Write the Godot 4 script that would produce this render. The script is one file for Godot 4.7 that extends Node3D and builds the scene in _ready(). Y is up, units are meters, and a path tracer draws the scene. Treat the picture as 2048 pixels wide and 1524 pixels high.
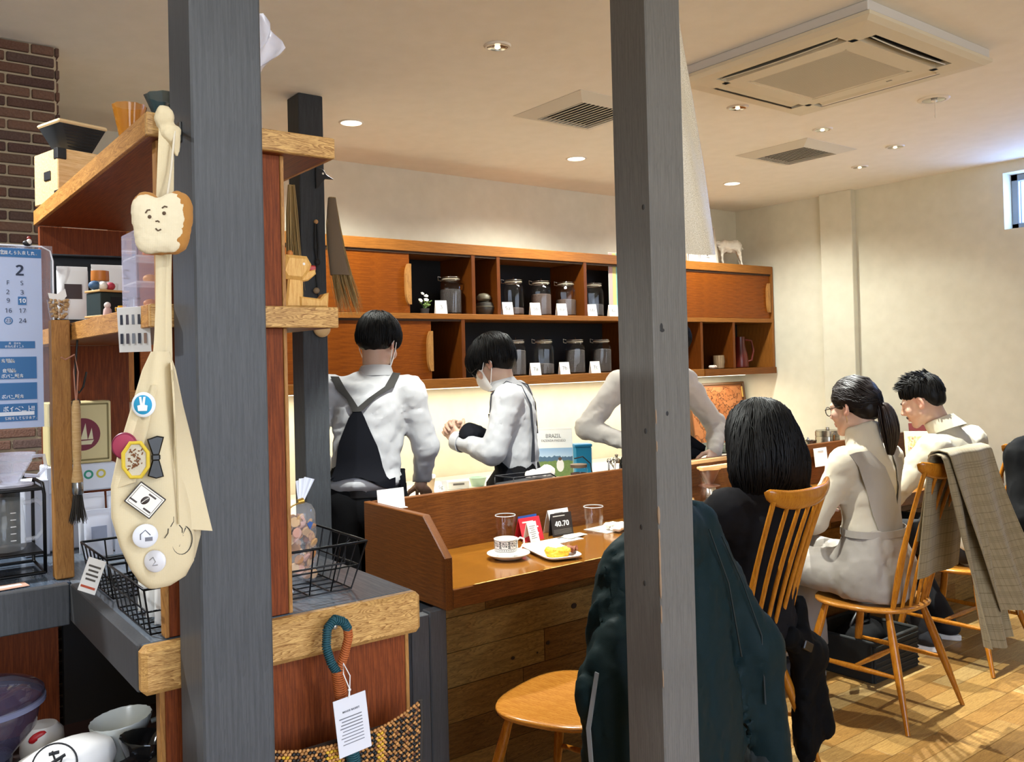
extends Node3D

# ---------------------------------------------------------------- the scene
const CEIL := 2.54
const BACK := -4.25
const RIGHT := 5.39
const WARM := Color(0.985, 1.0, 0.97)
const COOL := Color(0.96, 0.98, 1.0)

func _ready() -> void:
	var cam := Camera3D.new()
	cam.name = "camera"
	add_child(cam)
	cam.near = 0.05; cam.far = 60.0
	cam.projection = Camera3D.PROJECTION_FRUSTUM
	cam.size = 2.0 * 762.0 / 1755.6 * cam.near
	cam.frustum_offset = Vector2(0, -62.74 / 1755.6 * cam.near)
	cam.transform = Transform3D(Basis(Vector3.UP, -0.6498) * Basis(Vector3.RIGHT, 0.0133) * Basis(Vector3.BACK, -0.0248), v3(0, 1.45, 0))
	cam.current = true

	var env := Environment.new()
	env.background_mode = Environment.BG_SKY
	var sky := Sky.new()
	var sm := ProceduralSkyMaterial.new()
	sm.sky_top_color = Color(0.42, 0.60, 0.92); sm.sky_horizon_color = Color(0.72, 0.82, 0.95)
	sm.ground_bottom_color = Color(0.30, 0.30, 0.30); sm.ground_horizon_color = Color(0.55, 0.58, 0.60)
	sm.sky_energy_multiplier = 1.6; sm.ground_energy_multiplier = 0.8
	sm.sun_angle_max = 0.0
	sky.sky_material = sm
	env.sky = sky
	env.tonemap_mode = Environment.TONE_MAPPER_LINEAR
	env.tonemap_exposure = EXPOSURE
	env.sdfgi_enabled = true; env.ssao_enabled = true; env.ssil_enabled = true
	var we := WorldEnvironment.new()
	we.name = "world"
	we.environment = env
	add_child(we)
	make_lights()
	make_materials()
	make_room()
	make_ceiling_things()
	make_cabinet()
	make_counter()
	make_island()
	make_left_corner()
	make_chairs()
	make_people()
	make_kitchen()
	make_shelf_things()
	make_counter_things()
	make_island_things()
	make_hangings()
	make_cloths()

const EXPOSURE := 1.75

func spot(called: String, at: Vector3, to: Vector3, energy: float, angle: float, color: Color, size := 0.03, blend := 0.5) -> void:
	var l := SpotLight3D.new()
	l.name = called
	l.light_color = color; l.light_energy = energy; l.spot_range = 9.0; l.spot_attenuation = 2.0
	l.spot_angle = angle; l.spot_angle_attenuation = blend
	l.light_size = size; l.shadow_enabled = true
	add_child(l, true)
	l.look_at_from_position(at, to, Vector3.RIGHT)

func area(called: String, at: Vector3, to: Vector3, size: Vector2, energy: float, color: Color, up := Vector3.UP) -> void:
	var l := AreaLight3D.new()
	l.name = called
	l.light_color = color; l.light_energy = energy; l.area_range = 12.0; l.area_attenuation = 2.0
	l.area_size = size; l.area_normalize_energy = true; l.shadow_enabled = true
	add_child(l, true)
	l.look_at_from_position(at, to, up)

func make_lights() -> void:
	# the daylight that comes through the shop front behind the camera
	area("shopfront_light", v3(0.6, 1.5, 2.30), v3(0.6, 1.45, 0.0), Vector2(3.4, 1.9), 5.2, COOL)
	# the strip under the wall cabinet
	area("cabinet_strip_light", v3(3.3, 1.295, -4.05), v3(3.3, 0.0, -4.1), Vector2(0.03, 3.8), 1.1, Color(1.0, 0.95, 0.84), Vector3.RIGHT)

# ---------------------------------------------------------------- scene helpers
var taken := {}
var mats := {}
var texs := {}

func v3(x: float, y: float, z: float) -> Vector3: return Vector3(x, y, z)

func numbered(called: String) -> String:
	if not taken.has(called):
		taken[called] = 0
		return called
	taken[called] += 1
	return "%s_%03d" % [called, taken[called]]

func tag(o: Node, label: String, category: String, group := "") -> Node:
	o.set_meta("label", label); o.set_meta("category", category)
	if group: o.set_meta("group", group)
	return o

# a thing with parts: a node at its base
func thing(called: String, label: String, category: String, at := Vector3.ZERO, turn := 0.0, group := "") -> Node3D:
	var o := Node3D.new()
	o.name = numbered(called)
	add_child(o, true)
	o.position = at; o.rotation.y = turn
	tag(o, label, category, group)
	return o

# a mesh as a part of a thing (or of a part)
func part(called: String, s, m: Material, parent: Node, at := Vector3.ZERO, basis := Basis.IDENTITY) -> MeshInstance3D:
	var o := MeshInstance3D.new()
	o.name = called
	o.mesh = s.mesh() if s is Shape else s
	o.material_override = m
	o.transform = Transform3D(basis, at)
	parent.add_child(o, true)
	return o

# a thing that is one mesh
func single(called: String, s, m: Material, label: String, category: String, at := Vector3.ZERO, turn := 0.0, group := "") -> MeshInstance3D:
	var o := part(numbered(called), s, m, self, at, Basis(Vector3.UP, turn))
	tag(o, label, category, group)
	return o

func struct(called: String, s, m: Material, at := Vector3.ZERO) -> MeshInstance3D:
	var o := part(called, s, m, self, at)
	o.set_meta("kind", "structure")
	return o

func copy_of(o: Node3D, at: Vector3, turn: float, label: String) -> Node3D:
	var base := String(o.name)
	var r := o.duplicate() as Node3D
	r.name = numbered(base)
	add_child(r, true)
	r.position = at; r.rotation.y = turn
	r.set_meta("label", label)
	return r

# ---------------------------------------------------------------- materials
func mat(color: String, rough := 0.6, metal := 0.0) -> StandardMaterial3D:
	var key := "%s/%s/%s" % [color, rough, metal]
	if mats.has(key): return mats[key]
	var m := StandardMaterial3D.new()
	m.albedo_color = Color(color); m.roughness = rough; m.metallic = metal
	mats[key] = m
	return m

func tinted(rough := 0.6, sub := 0.0) -> StandardMaterial3D:
	var key := "vc%s/%s" % [rough, sub]
	if mats.has(key): return mats[key]
	var m := StandardMaterial3D.new()
	m.vertex_color_use_as_albedo = true; m.roughness = rough
	if sub > 0.0:
		m.subsurf_scatter_enabled = true; m.subsurf_scatter_strength = sub
	mats[key] = m
	return m

func cloth(color: String, rough := 0.9, sheen := 0.3) -> StandardMaterial3D:
	var key := "cl%s" % color
	if mats.has(key): return mats[key]
	var m := StandardMaterial3D.new()
	m.albedo_color = Color(color); m.roughness = rough
	if sheen > 0.2:
		m.rim_enabled = true; m.rim = sheen; m.rim_tint = 0.6
	else:
		m.metallic_specular = 0.25
	m.normal_enabled = true; m.normal_texture = weave_tex(); m.normal_scale = 0.35
	m.uv1_triplanar = true; m.uv1_scale = Vector3.ONE * 14.0
	mats[key] = m
	return m

func weave_tex() -> Texture2D:
	if texs.has("weave"): return texs.weave
	var im := Image.create(128, 128, false, Image.FORMAT_RGB8)
	for y in 128:
		for x in 128:
			var over := (x / 4 + y / 4) % 2 == 0
			var h := sin((x % 4 + 0.5) / 4.0 * PI) if over else sin((y % 4 + 0.5) / 4.0 * PI)
			im.set_pixel(x, y, Color(h, h, h))
	im.bump_map_to_normal_map(1.2)
	texs.weave = ImageTexture.create_from_image(im)
	return texs.weave

func glass(tint := "1c1e1e", alpha := 0.02) -> StandardMaterial3D:
	var key := "gl%s%s" % [tint, alpha]
	if mats.has(key): return mats[key]
	var m := StandardMaterial3D.new()
	m.albedo_color = Color(Color(tint), alpha)
	m.transparency = BaseMaterial3D.TRANSPARENCY_ALPHA
	m.roughness = 0.03
	m.metallic_specular = 0.36
	mats[key] = m
	return m

func lamp(color: String, energy: float) -> StandardMaterial3D:
	var m := StandardMaterial3D.new()
	m.albedo_color = Color(color); m.roughness = 0.5
	m.emission_enabled = true; m.emission = Color(color); m.emission_energy_multiplier = energy
	return m

func seam_noise(seed_: int, freq: float, octaves: int, w := 512, warp := 0.0) -> PackedByteArray:
	var f := FastNoiseLite.new()
	f.seed = seed_; f.frequency = freq; f.fractal_octaves = octaves
	f.noise_type = FastNoiseLite.TYPE_SIMPLEX_SMOOTH
	if warp > 0.0:
		f.domain_warp_enabled = true; f.domain_warp_amplitude = warp; f.domain_warp_frequency = freq * 0.7
	var im := f.get_seamless_image(w, w)
	im.convert(Image.FORMAT_L8)
	return im.get_data()

# wood: rings where a slow noise is cut into bands, pores from a fast one; the uv scale stretches both along the grain
func wood(key: String, dark: String, light: String, along: Vector3, rough := 0.45, bands := 5.0, ring := 0.5, seed_ := 1, world := false, coat := 0.0) -> StandardMaterial3D:
	if mats.has("w" + key): return mats["w" + key]
	var W := 512
	var a := seam_noise(seed_, 0.006, 2, W, 20.0)
	var b := seam_noise(seed_ + 7, 0.09, 3, W)
	var e := seam_noise(seed_ + 13, 0.012, 2, W)
	var data := PackedByteArray()
	data.resize(W * W * 3)
	var cd := Color(dark)
	var cl := Color(light)
	var r0 := cd.r * 255.0
	var g0 := cd.g * 255.0
	var b0 := cd.b * 255.0
	var r1 := cl.r * 255.0 - r0
	var g1 := cl.g * 255.0 - g0
	var b1 := cl.b * 255.0 - b0
	for q in W * W:
		var t := a[q] / 255.0 * bands
		t = t - floorf(t)
		t = 1.0 - t * t * (0.7 + 0.3 * t)
		var x := ring * t + (1.0 - ring) * e[q] / 255.0 + (b[q] / 255.0 - 0.5) * 0.55
		x = clampf(x, 0.0, 1.0)
		data[q * 3] = int(r0 + r1 * x); data[q * 3 + 1] = int(g0 + g1 * x); data[q * 3 + 2] = int(b0 + b1 * x)
	var im := Image.create_from_data(W, W, false, Image.FORMAT_RGB8, data)
	var m := StandardMaterial3D.new()
	m.albedo_texture = ImageTexture.create_from_image(im)
	m.uv1_triplanar = true
	m.uv1_world_triplanar = world
	m.uv1_scale = along
	m.uv1_triplanar_sharpness = 8.0
	m.metallic_specular = 0.32
	m.roughness = rough
	if coat > 0.0:
		m.clearcoat_enabled = true; m.clearcoat = coat; m.clearcoat_roughness = 0.15
	mats["w" + key] = m
	return m

func variant(m: StandardMaterial3D, tint: String, offset := Vector3.ZERO, rough := -1.0) -> StandardMaterial3D:
	var r := m.duplicate() as StandardMaterial3D
	r.albedo_color = Color(tint)
	r.uv1_offset = offset
	if rough >= 0.0: r.roughness = rough
	return r

func speckle(key: String, c0: String, c1: String, freq: float, scale: float, rough := 0.8, bump := 0.0) -> StandardMaterial3D:
	if mats.has("s" + key): return mats["s" + key]
	var t := NoiseTexture2D.new()
	t.width = 256; t.height = 256; t.seamless = true
	var f := FastNoiseLite.new()
	f.frequency = freq; f.fractal_octaves = 3; f.seed = hash(key) % 1000
	t.noise = f
	var g := Gradient.new()
	g.set_color(0, Color(c0)); g.set_color(1, Color(c1))
	t.color_ramp = g
	var m := StandardMaterial3D.new()
	m.albedo_texture = t
	m.uv1_triplanar = true; m.uv1_scale = Vector3.ONE * scale
	m.roughness = rough
	if bump > 0.0:
		var t2 := NoiseTexture2D.new()
		t2.width = 256; t2.height = 256; t2.seamless = true; t2.noise = f; t2.as_normal_map = true; t2.bump_strength = 8.0
		m.normal_enabled = true; m.normal_texture = t2; m.normal_scale = bump
	mats["s" + key] = m
	return m

func picture(im: Image, rough := 0.6) -> StandardMaterial3D:
	var m := StandardMaterial3D.new()
	m.albedo_texture = ImageTexture.create_from_image(im)
	m.roughness = rough
	return m

# raised or printed lettering, standing in the xy plane and facing +z
func words(text: String, height: float, m: Material, parent: Node, at: Vector3, basis := Basis.IDENTITY, bold := false, called := "lettering", centre := true) -> MeshInstance3D:
	var t := TextMesh.new()
	var f := SystemFont.new()
	f.font_names = PackedStringArray(["Droid Sans"])
	f.font_weight = 700 if bold else 400
	t.font = f
	t.text = text
	t.font_size = 32
	t.pixel_size = height / 23.0
	t.depth = 0.0006
	t.curve_step = 2.0
	t.horizontal_alignment = HORIZONTAL_ALIGNMENT_CENTER if centre else HORIZONTAL_ALIGNMENT_LEFT
	return part(called, t, m, parent, at, basis)

# small characters as strokes on a 0-9 grid (pairs of digits), as thin bars in the xy plane
const GLYPH := {
	"を": "1272 4025 2559 6328 3949 4959 8949 3479", "え": "3141 2353 5317 4869 6989 8889", "ら": "4152 3336 3664 6475 7568 6849", "れ": "2029 1343 4317 4352 5257 5788", "ま": "1272 1575 4047 4729 2926 4678",
	"し": "3037 3759 5978", "た": "1262 3119 4474 4757 5788", "。": "2737 3739 3929 2927", "売": "4044 1272 2454 1636 1575 1517 7577 3618 5658 5878", "開": "0039 0030 3033 0033 5080 8089 5053 5383 2464 2767 3439 5459",
	"始": "2007 0343 3319 1449 5145 4575 6151 4685 4787 4789 8789 4749", "会": "4013 4083 2363 1575 4518 1878 6689", "ボ": "1272 4049 1518 6588 7081", "パ": "2218 5288 7172", "ン": "1133 1989", "販": "0040 0007 0740 0303 4047 5080 5059 5383 8359 5589", "イ": "6124 4449",
	"ベ": "0523 2388 6171 7181", "ト": "3039 3466", "月": "2070 2019 7079 2373 2676", "日": "2070 2029 7079 2575 2979", "デ": "1262 0585 4539 7181", "カ": "1373 7369 6958 3019", "ル": "2208 5058 5888", "イ2": "6124 4449", "で": "1171 7135 3539 3969 7576", "お": "1242 3039 3966 6688 2668 7182", "待": "2003 2305 1519 4181 6064 3484 4686 7079 4758",
	"ち": "1272 4025 2565 6568 6849", "て": "1171 7134 3437 3769", "す": "1282 5056 4556 5639", "り": "2026 6066 6639", "こ": "2272 3778", "の": "4229 2916 1624 2463 6376 7659", "迎": "1112 0414 1417 1708 0989 4131 3137 3756 5171 5158 7177 7768", "店": "4041 1181 1109 5055 5585 3669 3639 6069"
}

func strokes(text: String, h: float, s: Shape, at: Vector3, b: Basis, w := 0.09) -> float:
	var x := 0.0
	for ch in text:
		if GLYPH.has(ch):
			for st in (GLYPH[ch] as String).split(" "):
				var p := Vector2(int(st[0]), int(st[1])) / 9.0 * h
				var q := Vector2(int(st[2]), int(st[3])) / 9.0 * h
				var d := (q - p)
				if d.length() < 1e-6: continue
				var o := Vector2(-d.y, d.x).normalized() * h * w * 0.5
				var e := d.normalized() * h * w * 0.4
				s.quad(at + b * v3(x + p.x - e.x + o.x, -(p.y - e.y + o.y), 0), at + b * v3(x + q.x + e.x + o.x, -(q.y + e.y + o.y), 0), at + b * v3(x + q.x + e.x - o.x, -(q.y + e.y - o.y), 0), at + b * v3(x + p.x - e.x - o.x, -(p.y - e.y - o.y), 0), b.z)
		x += h * 1.1
	return x

func make_materials() -> void:
	mats.oak = wood("oak", "7c5026", "dcb06c", v3(2.2, 16.0, 16.0), 0.42, 7.0, 0.7, 3)
	mats.oakz = wood("oakz", "8a5826", "cd9650", v3(26.0, 26.0, 3.0) * 0.5, 0.42, 6.0, 0.55, 4)
	mats.oaky = wood("oaky", "8a5c30", "b98649", v3(26.0, 3.0, 26.0) * 0.5, 0.45, 6.0, 0.5, 5)
	mats.lauan = wood("lauan", "5a280f", "8c451c", v3(34.0, 1.6, 34.0), 0.6, 3.0, 0.2, 6)
	mats.lauanz = wood("lauanz", "5e2a10", "934a1e", v3(34.0, 34.0, 1.6), 0.45, 3.0, 0.2, 8)
	mats.cab = wood("cab", "652f05", "8c4809", v3(1.2, 20.0, 20.0), 0.4, 4.0, 0.25, 9)
	mats.cabframe = wood("cabframe", "7a4a1c", "a2662a", v3(1.2, 30.0, 30.0), 0.4, 3.0, 0.2, 10)
	mats.cabframey = wood("cabframey", "7a4a1c", "a2662a", v3(30.0, 1.2, 30.0), 0.4, 3.0, 0.2, 11)
	mats.walnut = wood("walnut", "4d2a10", "7d4a1e", v3(1.3, 24.0, 24.0), 0.38, 5.0, 0.3, 12)
	mats.walnutz = wood("walnutz", "4d2a10", "74441b", v3(24.0, 24.0, 1.3), 0.38, 5.0, 0.3, 13)
	mats.bartop = wood("bartop", "6e4416", "96601e", v3(1.0, 12.0, 16.0), 0.16, 5.0, 0.35, 14, false, 0.4)
	mats.floorwood = wood("floorwood", "80623a", "b99b64", v3(1.6, 20.0, 18.0), 0.38, 6.0, 0.45, 15, true, 0.15)
	mats.clad = wood("clad", "5a4220", "9c7b44", v3(1.1, 11.0, 11.0), 0.5, 7.0, 0.55, 16, true)
	mats.chair = wood("chair", "8a4d12", "b57620", v3(20.0, 2.5, 20.0), 0.25, 4.0, 0.3, 17, false, 0.4)
	mats.grey = wood("grey", "434446", "565758", v3(30.0, 1.1, 30.0), 0.42, 5.0, 0.35, 18)
	mats.darkgrey = wood("darkgrey", "2f3134", "44474a", v3(30.0, 1.1, 30.0), 0.5, 5.0, 0.3, 19)
	mats.greytop = wood("greytop", "5c646c", "747c84", v3(22.0, 22.0, 1.3), 0.2, 4.0, 0.2, 20)
	mats.paleply = wood("paleply", "c99a5e", "e6c490", v3(1.6, 26.0, 26.0), 0.5, 4.0, 0.3, 21)
	mats.plaster = speckle("plaster", "d9d4bf", "e2ddc9", 0.02, 1.5, 0.92, 0.05)
	mats.ceiling = speckle("ceilingpaint", "f0e9da", "f5eee0", 0.02, 1.5, 0.92, 0.04)
	mats.backing = mat("0d0c0c", 0.8)

func make_room() -> void:
	# floor: a base slab and planks that run with the counter
	var fl := struct("floor", Shape.new().span(v3(-2.2, -0.12, BACK - 0.2), v3(RIGHT + 0.15, -0.02, 2.6)), mat("4a3520", 0.8))
	var rng := RandomNumberGenerator.new()
	rng.seed = 11
	var kinds := []
	for t in ["ffffff", "efe2cf", "fff3dd", "d9c7ae", "e8d3b6"]:
		kinds.append(variant(mats.floorwood, t, v3(rng.randf() * 3.0, rng.randf() * 7.0, rng.randf() * 5.0)))
	var rest := Shape.new()
	var z := -2.80
	while z < 2.4:
		var x := -2.1 - rng.randf() * 0.9
		while x < RIGHT:
			var len_ := 0.9
			var a := maxf(x, -2.1)
			var b := minf(x + len_, RIGHT)
			if b - a > 0.05:
				var near := z < -0.35 and b > 1.5
				var s := Shape.new() if near else rest
				s.box(v3((a + b) * 0.5, -0.009, z + 0.045), v3(b - a - 0.0015, 0.018, 0.0885), 0.0012)
				if near: part("plank", s, kinds[rng.randi() % 5], fl)
			x += len_
		z += 0.09
	part("plank", rest, kinds[0], fl).set_meta("kind", "stuff")
	struct("ceiling", Shape.new().span(v3(-2.3, CEIL, BACK - 0.2), v3(RIGHT + 0.2, CEIL + 0.15, 2.6)), mats.ceiling)
	struct("wall_back", Shape.new().span(v3(-2.3, -0.1, BACK - 0.15), v3(RIGHT + 0.2, CEIL, BACK)), mats.plaster)
	# right wall with a high window
	var s := Shape.new()
	var wz0 := -2.32
	var wz1 := -1.05
	var wy0 := 2.147
	var wy1 := 2.475
	s.span(v3(RIGHT, -0.1, BACK), v3(RIGHT + 0.16, CEIL, wz0))
	s.span(v3(RIGHT, -0.1, wz1), v3(RIGHT + 0.16, CEIL, 2.6))
	s.span(v3(RIGHT, -0.1, wz0), v3(RIGHT + 0.16, wy0, wz1))
	s.span(v3(RIGHT, wy1, wz0), v3(RIGHT + 0.16, CEIL, wz1))
	struct("wall_right", s, mats.plaster)
	var win := struct("window_1", window_frame(wz0, wz1, wy0, wy1), mat("8e9298", 0.4, 0.5))
	part("pane", Shape.new().span(v3(RIGHT + 0.12, wy0 + 0.03, wz0 + 0.03), v3(RIGHT + 0.124, wy1 - 0.03, wz1 - 0.03)), glass(), win)
	part("mullion", Shape.new().span(v3(RIGHT + 0.11, wy0 + 0.02, -1.70), v3(RIGHT + 0.135, wy1 - 0.02, -1.66)), mat("8e9298", 0.4, 0.5), win)
	area("window_light", v3(RIGHT + 0.10, 2.31, -1.68), v3(0, 2.45, -1.9), Vector2(1.2, 0.28), 0.9, Color(0.55, 0.72, 1.0))
	struct("trim_1", Shape.new().span(v3(RIGHT - 0.005 - 0.045, 0, -3.50), v3(RIGHT + 0.02, CEIL, -3.262), 0.003), mats.plaster)
	# behind the camera: the shop front
	var f := Shape.new()
	f.span(v3(-2.3, -0.1, 2.45), v3(-1.2, CEIL, 2.6)).span(v3(2.4, -0.1, 2.45), v3(RIGHT + 0.2, CEIL, 2.6))
	f.span(v3(-1.2, -0.1, 2.45), v3(2.4, 0.45, 2.6)).span(v3(-1.2, 2.45, 2.45), v3(2.4, CEIL, 2.6))
	struct("wall_front", f, mats.plaster)
	var w2 := Shape.new()
	for x in [-1.17, 0.6, 2.37]: w2.span(v3(x - 0.03, 0.45, 2.47), v3(x + 0.03, 2.45, 2.53), 0.004)
	for y in [0.48, 2.42]: w2.span(v3(-1.2, y - 0.03, 2.47), v3(2.4, y + 0.03, 2.53), 0.004)
	var sf := struct("window_2", w2, mat("3b3d40", 0.4, 0.6))
	for x in [[-1.14, 0.57], [0.63, 2.34]]: part("pane", Shape.new().span(v3(x[0], 0.51, 2.498), v3(x[1], 2.39, 2.502)), glass(), sf)
	struct("wall_side", Shape.new().span(v3(-2.3, -0.1, BACK), v3(-2.15, CEIL, 2.6)), mats.plaster)
	make_brick_wall()
	# timber posts on a 910 module
	var posts := [
		[v3(0.398, 0, -1.372), v3(0.503, CEIL, -1.267), mats.grey, "grey painted timber post nearest on the left, with tote bag hanging at its side"],
		[v3(1.309, 0, -1.35), v3(1.414, CEIL, -1.245), wood("greymid", "5f5c57", "74706a", v3(30.0, 1.1, 30.0), 0.42, 5.0, 0.35, 22), "grey painted timber post in the middle, in front of green jacket, edge chipped"],
		[v3(1.444, 0, -3.372), v3(1.549, CEIL, -3.262), mats.darkgrey, "dark grey timber post behind the counter, with straw brooms hanging on it"]]
	for p in posts:
		var t := thing("timber_post", p[3], "post", v3((p[0].x + p[1].x) * 0.5, 0, (p[0].z + p[1].z) * 0.5))
		var h: Vector3 = (p[1] - p[0])
		part("shaft", Shape.new().box(v3(0, h.y * 0.5, 0), v3(h.x, h.y - 0.002, h.z), 0.003), p[2], t)
		if p[0].x > 1.2 and p[0].z > -2.0:
			# bare wood where the arris is chipped, and knots
			for k in [[1.13, 0.004, 0.02], [1.09, 0.003, 0.014], [1.045, 0.003, 0.05], [0.99, 0.0035, 0.03], [0.93, 0.0025, 0.02], [1.27, 0.002, 0.012], [1.33, 0.002, 0.016], [0.80, 0.002, 0.02]]:
				part("chipped_edge", Shape.new().ball(v3(-h.x * 0.5 + 0.0012, k[0], h.z * 0.5 - 0.0012), v3(k[1] * 0.8, k[2], k[1] * 0.8), 8), mat("947a60", 0.85), t)
			for k in [[0.023, 1.512, 0.0045, 0.009], [0.025, 1.506, 0.007, 0.004], [0.033, 1.335, 0.004, 0.005]]:
				part("knot", Shape.new().ball(v3(-h.x * 0.5 + k[0], k[1], h.z * 0.5), v3(k[2], k[3], 0.0012), 10), mat("2b2a2a", 0.8), t)
			for k in [[0.03, 1.30], [0.02, 1.76], [0.05, 1.10], [0.045, 0.985]]:
				part("knot", Shape.new().ball(v3(-h.x * 0.5, k[1], h.z * 0.5 - k[0]), v3(0.0012, 0.006, 0.004), 10), mat("3a3836", 0.8), t)

func window_frame(z0: float, z1: float, y0: float, y1: float) -> Shape:
	var s := Shape.new()
	for z in [z0 + 0.02, z1 - 0.02]: s.span(v3(RIGHT + 0.10, y0, z - 0.02), v3(RIGHT + 0.145, y1, z + 0.02), 0.004)
	for y in [y0 + 0.02, y1 - 0.02]: s.span(v3(RIGHT + 0.10, y - 0.02, z0), v3(RIGHT + 0.145, y + 0.02, z1), 0.004)
	return s

func make_brick_wall() -> void:
	var x1 := 0.583
	var zf := -3.24
	var wall := struct("wall_left", Shape.new().span(v3(-2.15, -0.1, -3.44), v3(x1 - 0.008, CEIL, zf - 0.009)), mat("c9b595", 0.95))
	var rng := RandomNumberGenerator.new()
	rng.seed = 5
	var cols := []
	for c in ["55382b", "62402f", "4c3128", "5d4334", "6b4a38", "523a30"]: cols.append(speckle("brick" + c, c, Color(c).lightened(0.12).to_html(false), 0.05, 9.0, 0.85, 0.5))
	var meshes := []
	for k in 3:
		meshes.append(Shape.new().box(Vector3.ZERO, v3(0.1385, 0.0285, 0.016), 0.0018 + 0.0005 * k).mesh())
	var half := Shape.new().box(Vector3.ZERO, v3(0.066, 0.0285, 0.016), 0.002).mesh()
	var end := Shape.new().box(Vector3.ZERO, v3(0.012, 0.0285, 0.10), 0.002).mesh()
	var pitch := 0.1455
	var row := 0.0372
	var rest := Shape.new()
	var n := int(CEIL / row)
	for r in n:
		var y := CEIL - 0.018 - r * row
		var x := x1 - 0.012
		var odd := r % 2 == 0
		var first := true
		while x > -2.1:
			var w := 0.0665 + 0.007 if odd and first else pitch
			var cx := x - w * 0.5
			var tilt := v3(cx, y + rng.randf_range(-0.0006, 0.0006), zf - 0.004 + rng.randf_range(-0.001, 0.001))
			if x > 0.12 and y > 0.75:
				part("brick", half if odd and first else meshes[rng.randi() % 3], cols[rng.randi() % 6], wall, tilt)
			else:
				rest.box(tilt, v3(w - 0.007, 0.0285, 0.016), 0.002)
			x -= w
			first = false
		# the brick that turns the corner
		if y > 0.75: part("brick", end, cols[rng.randi() % 6], wall, v3(x1 - 0.006, y, zf - 0.046 - (0.0 if odd else 0.02)))
	part("brick", rest, cols[1], wall).set_meta("kind", "stuff")

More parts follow.
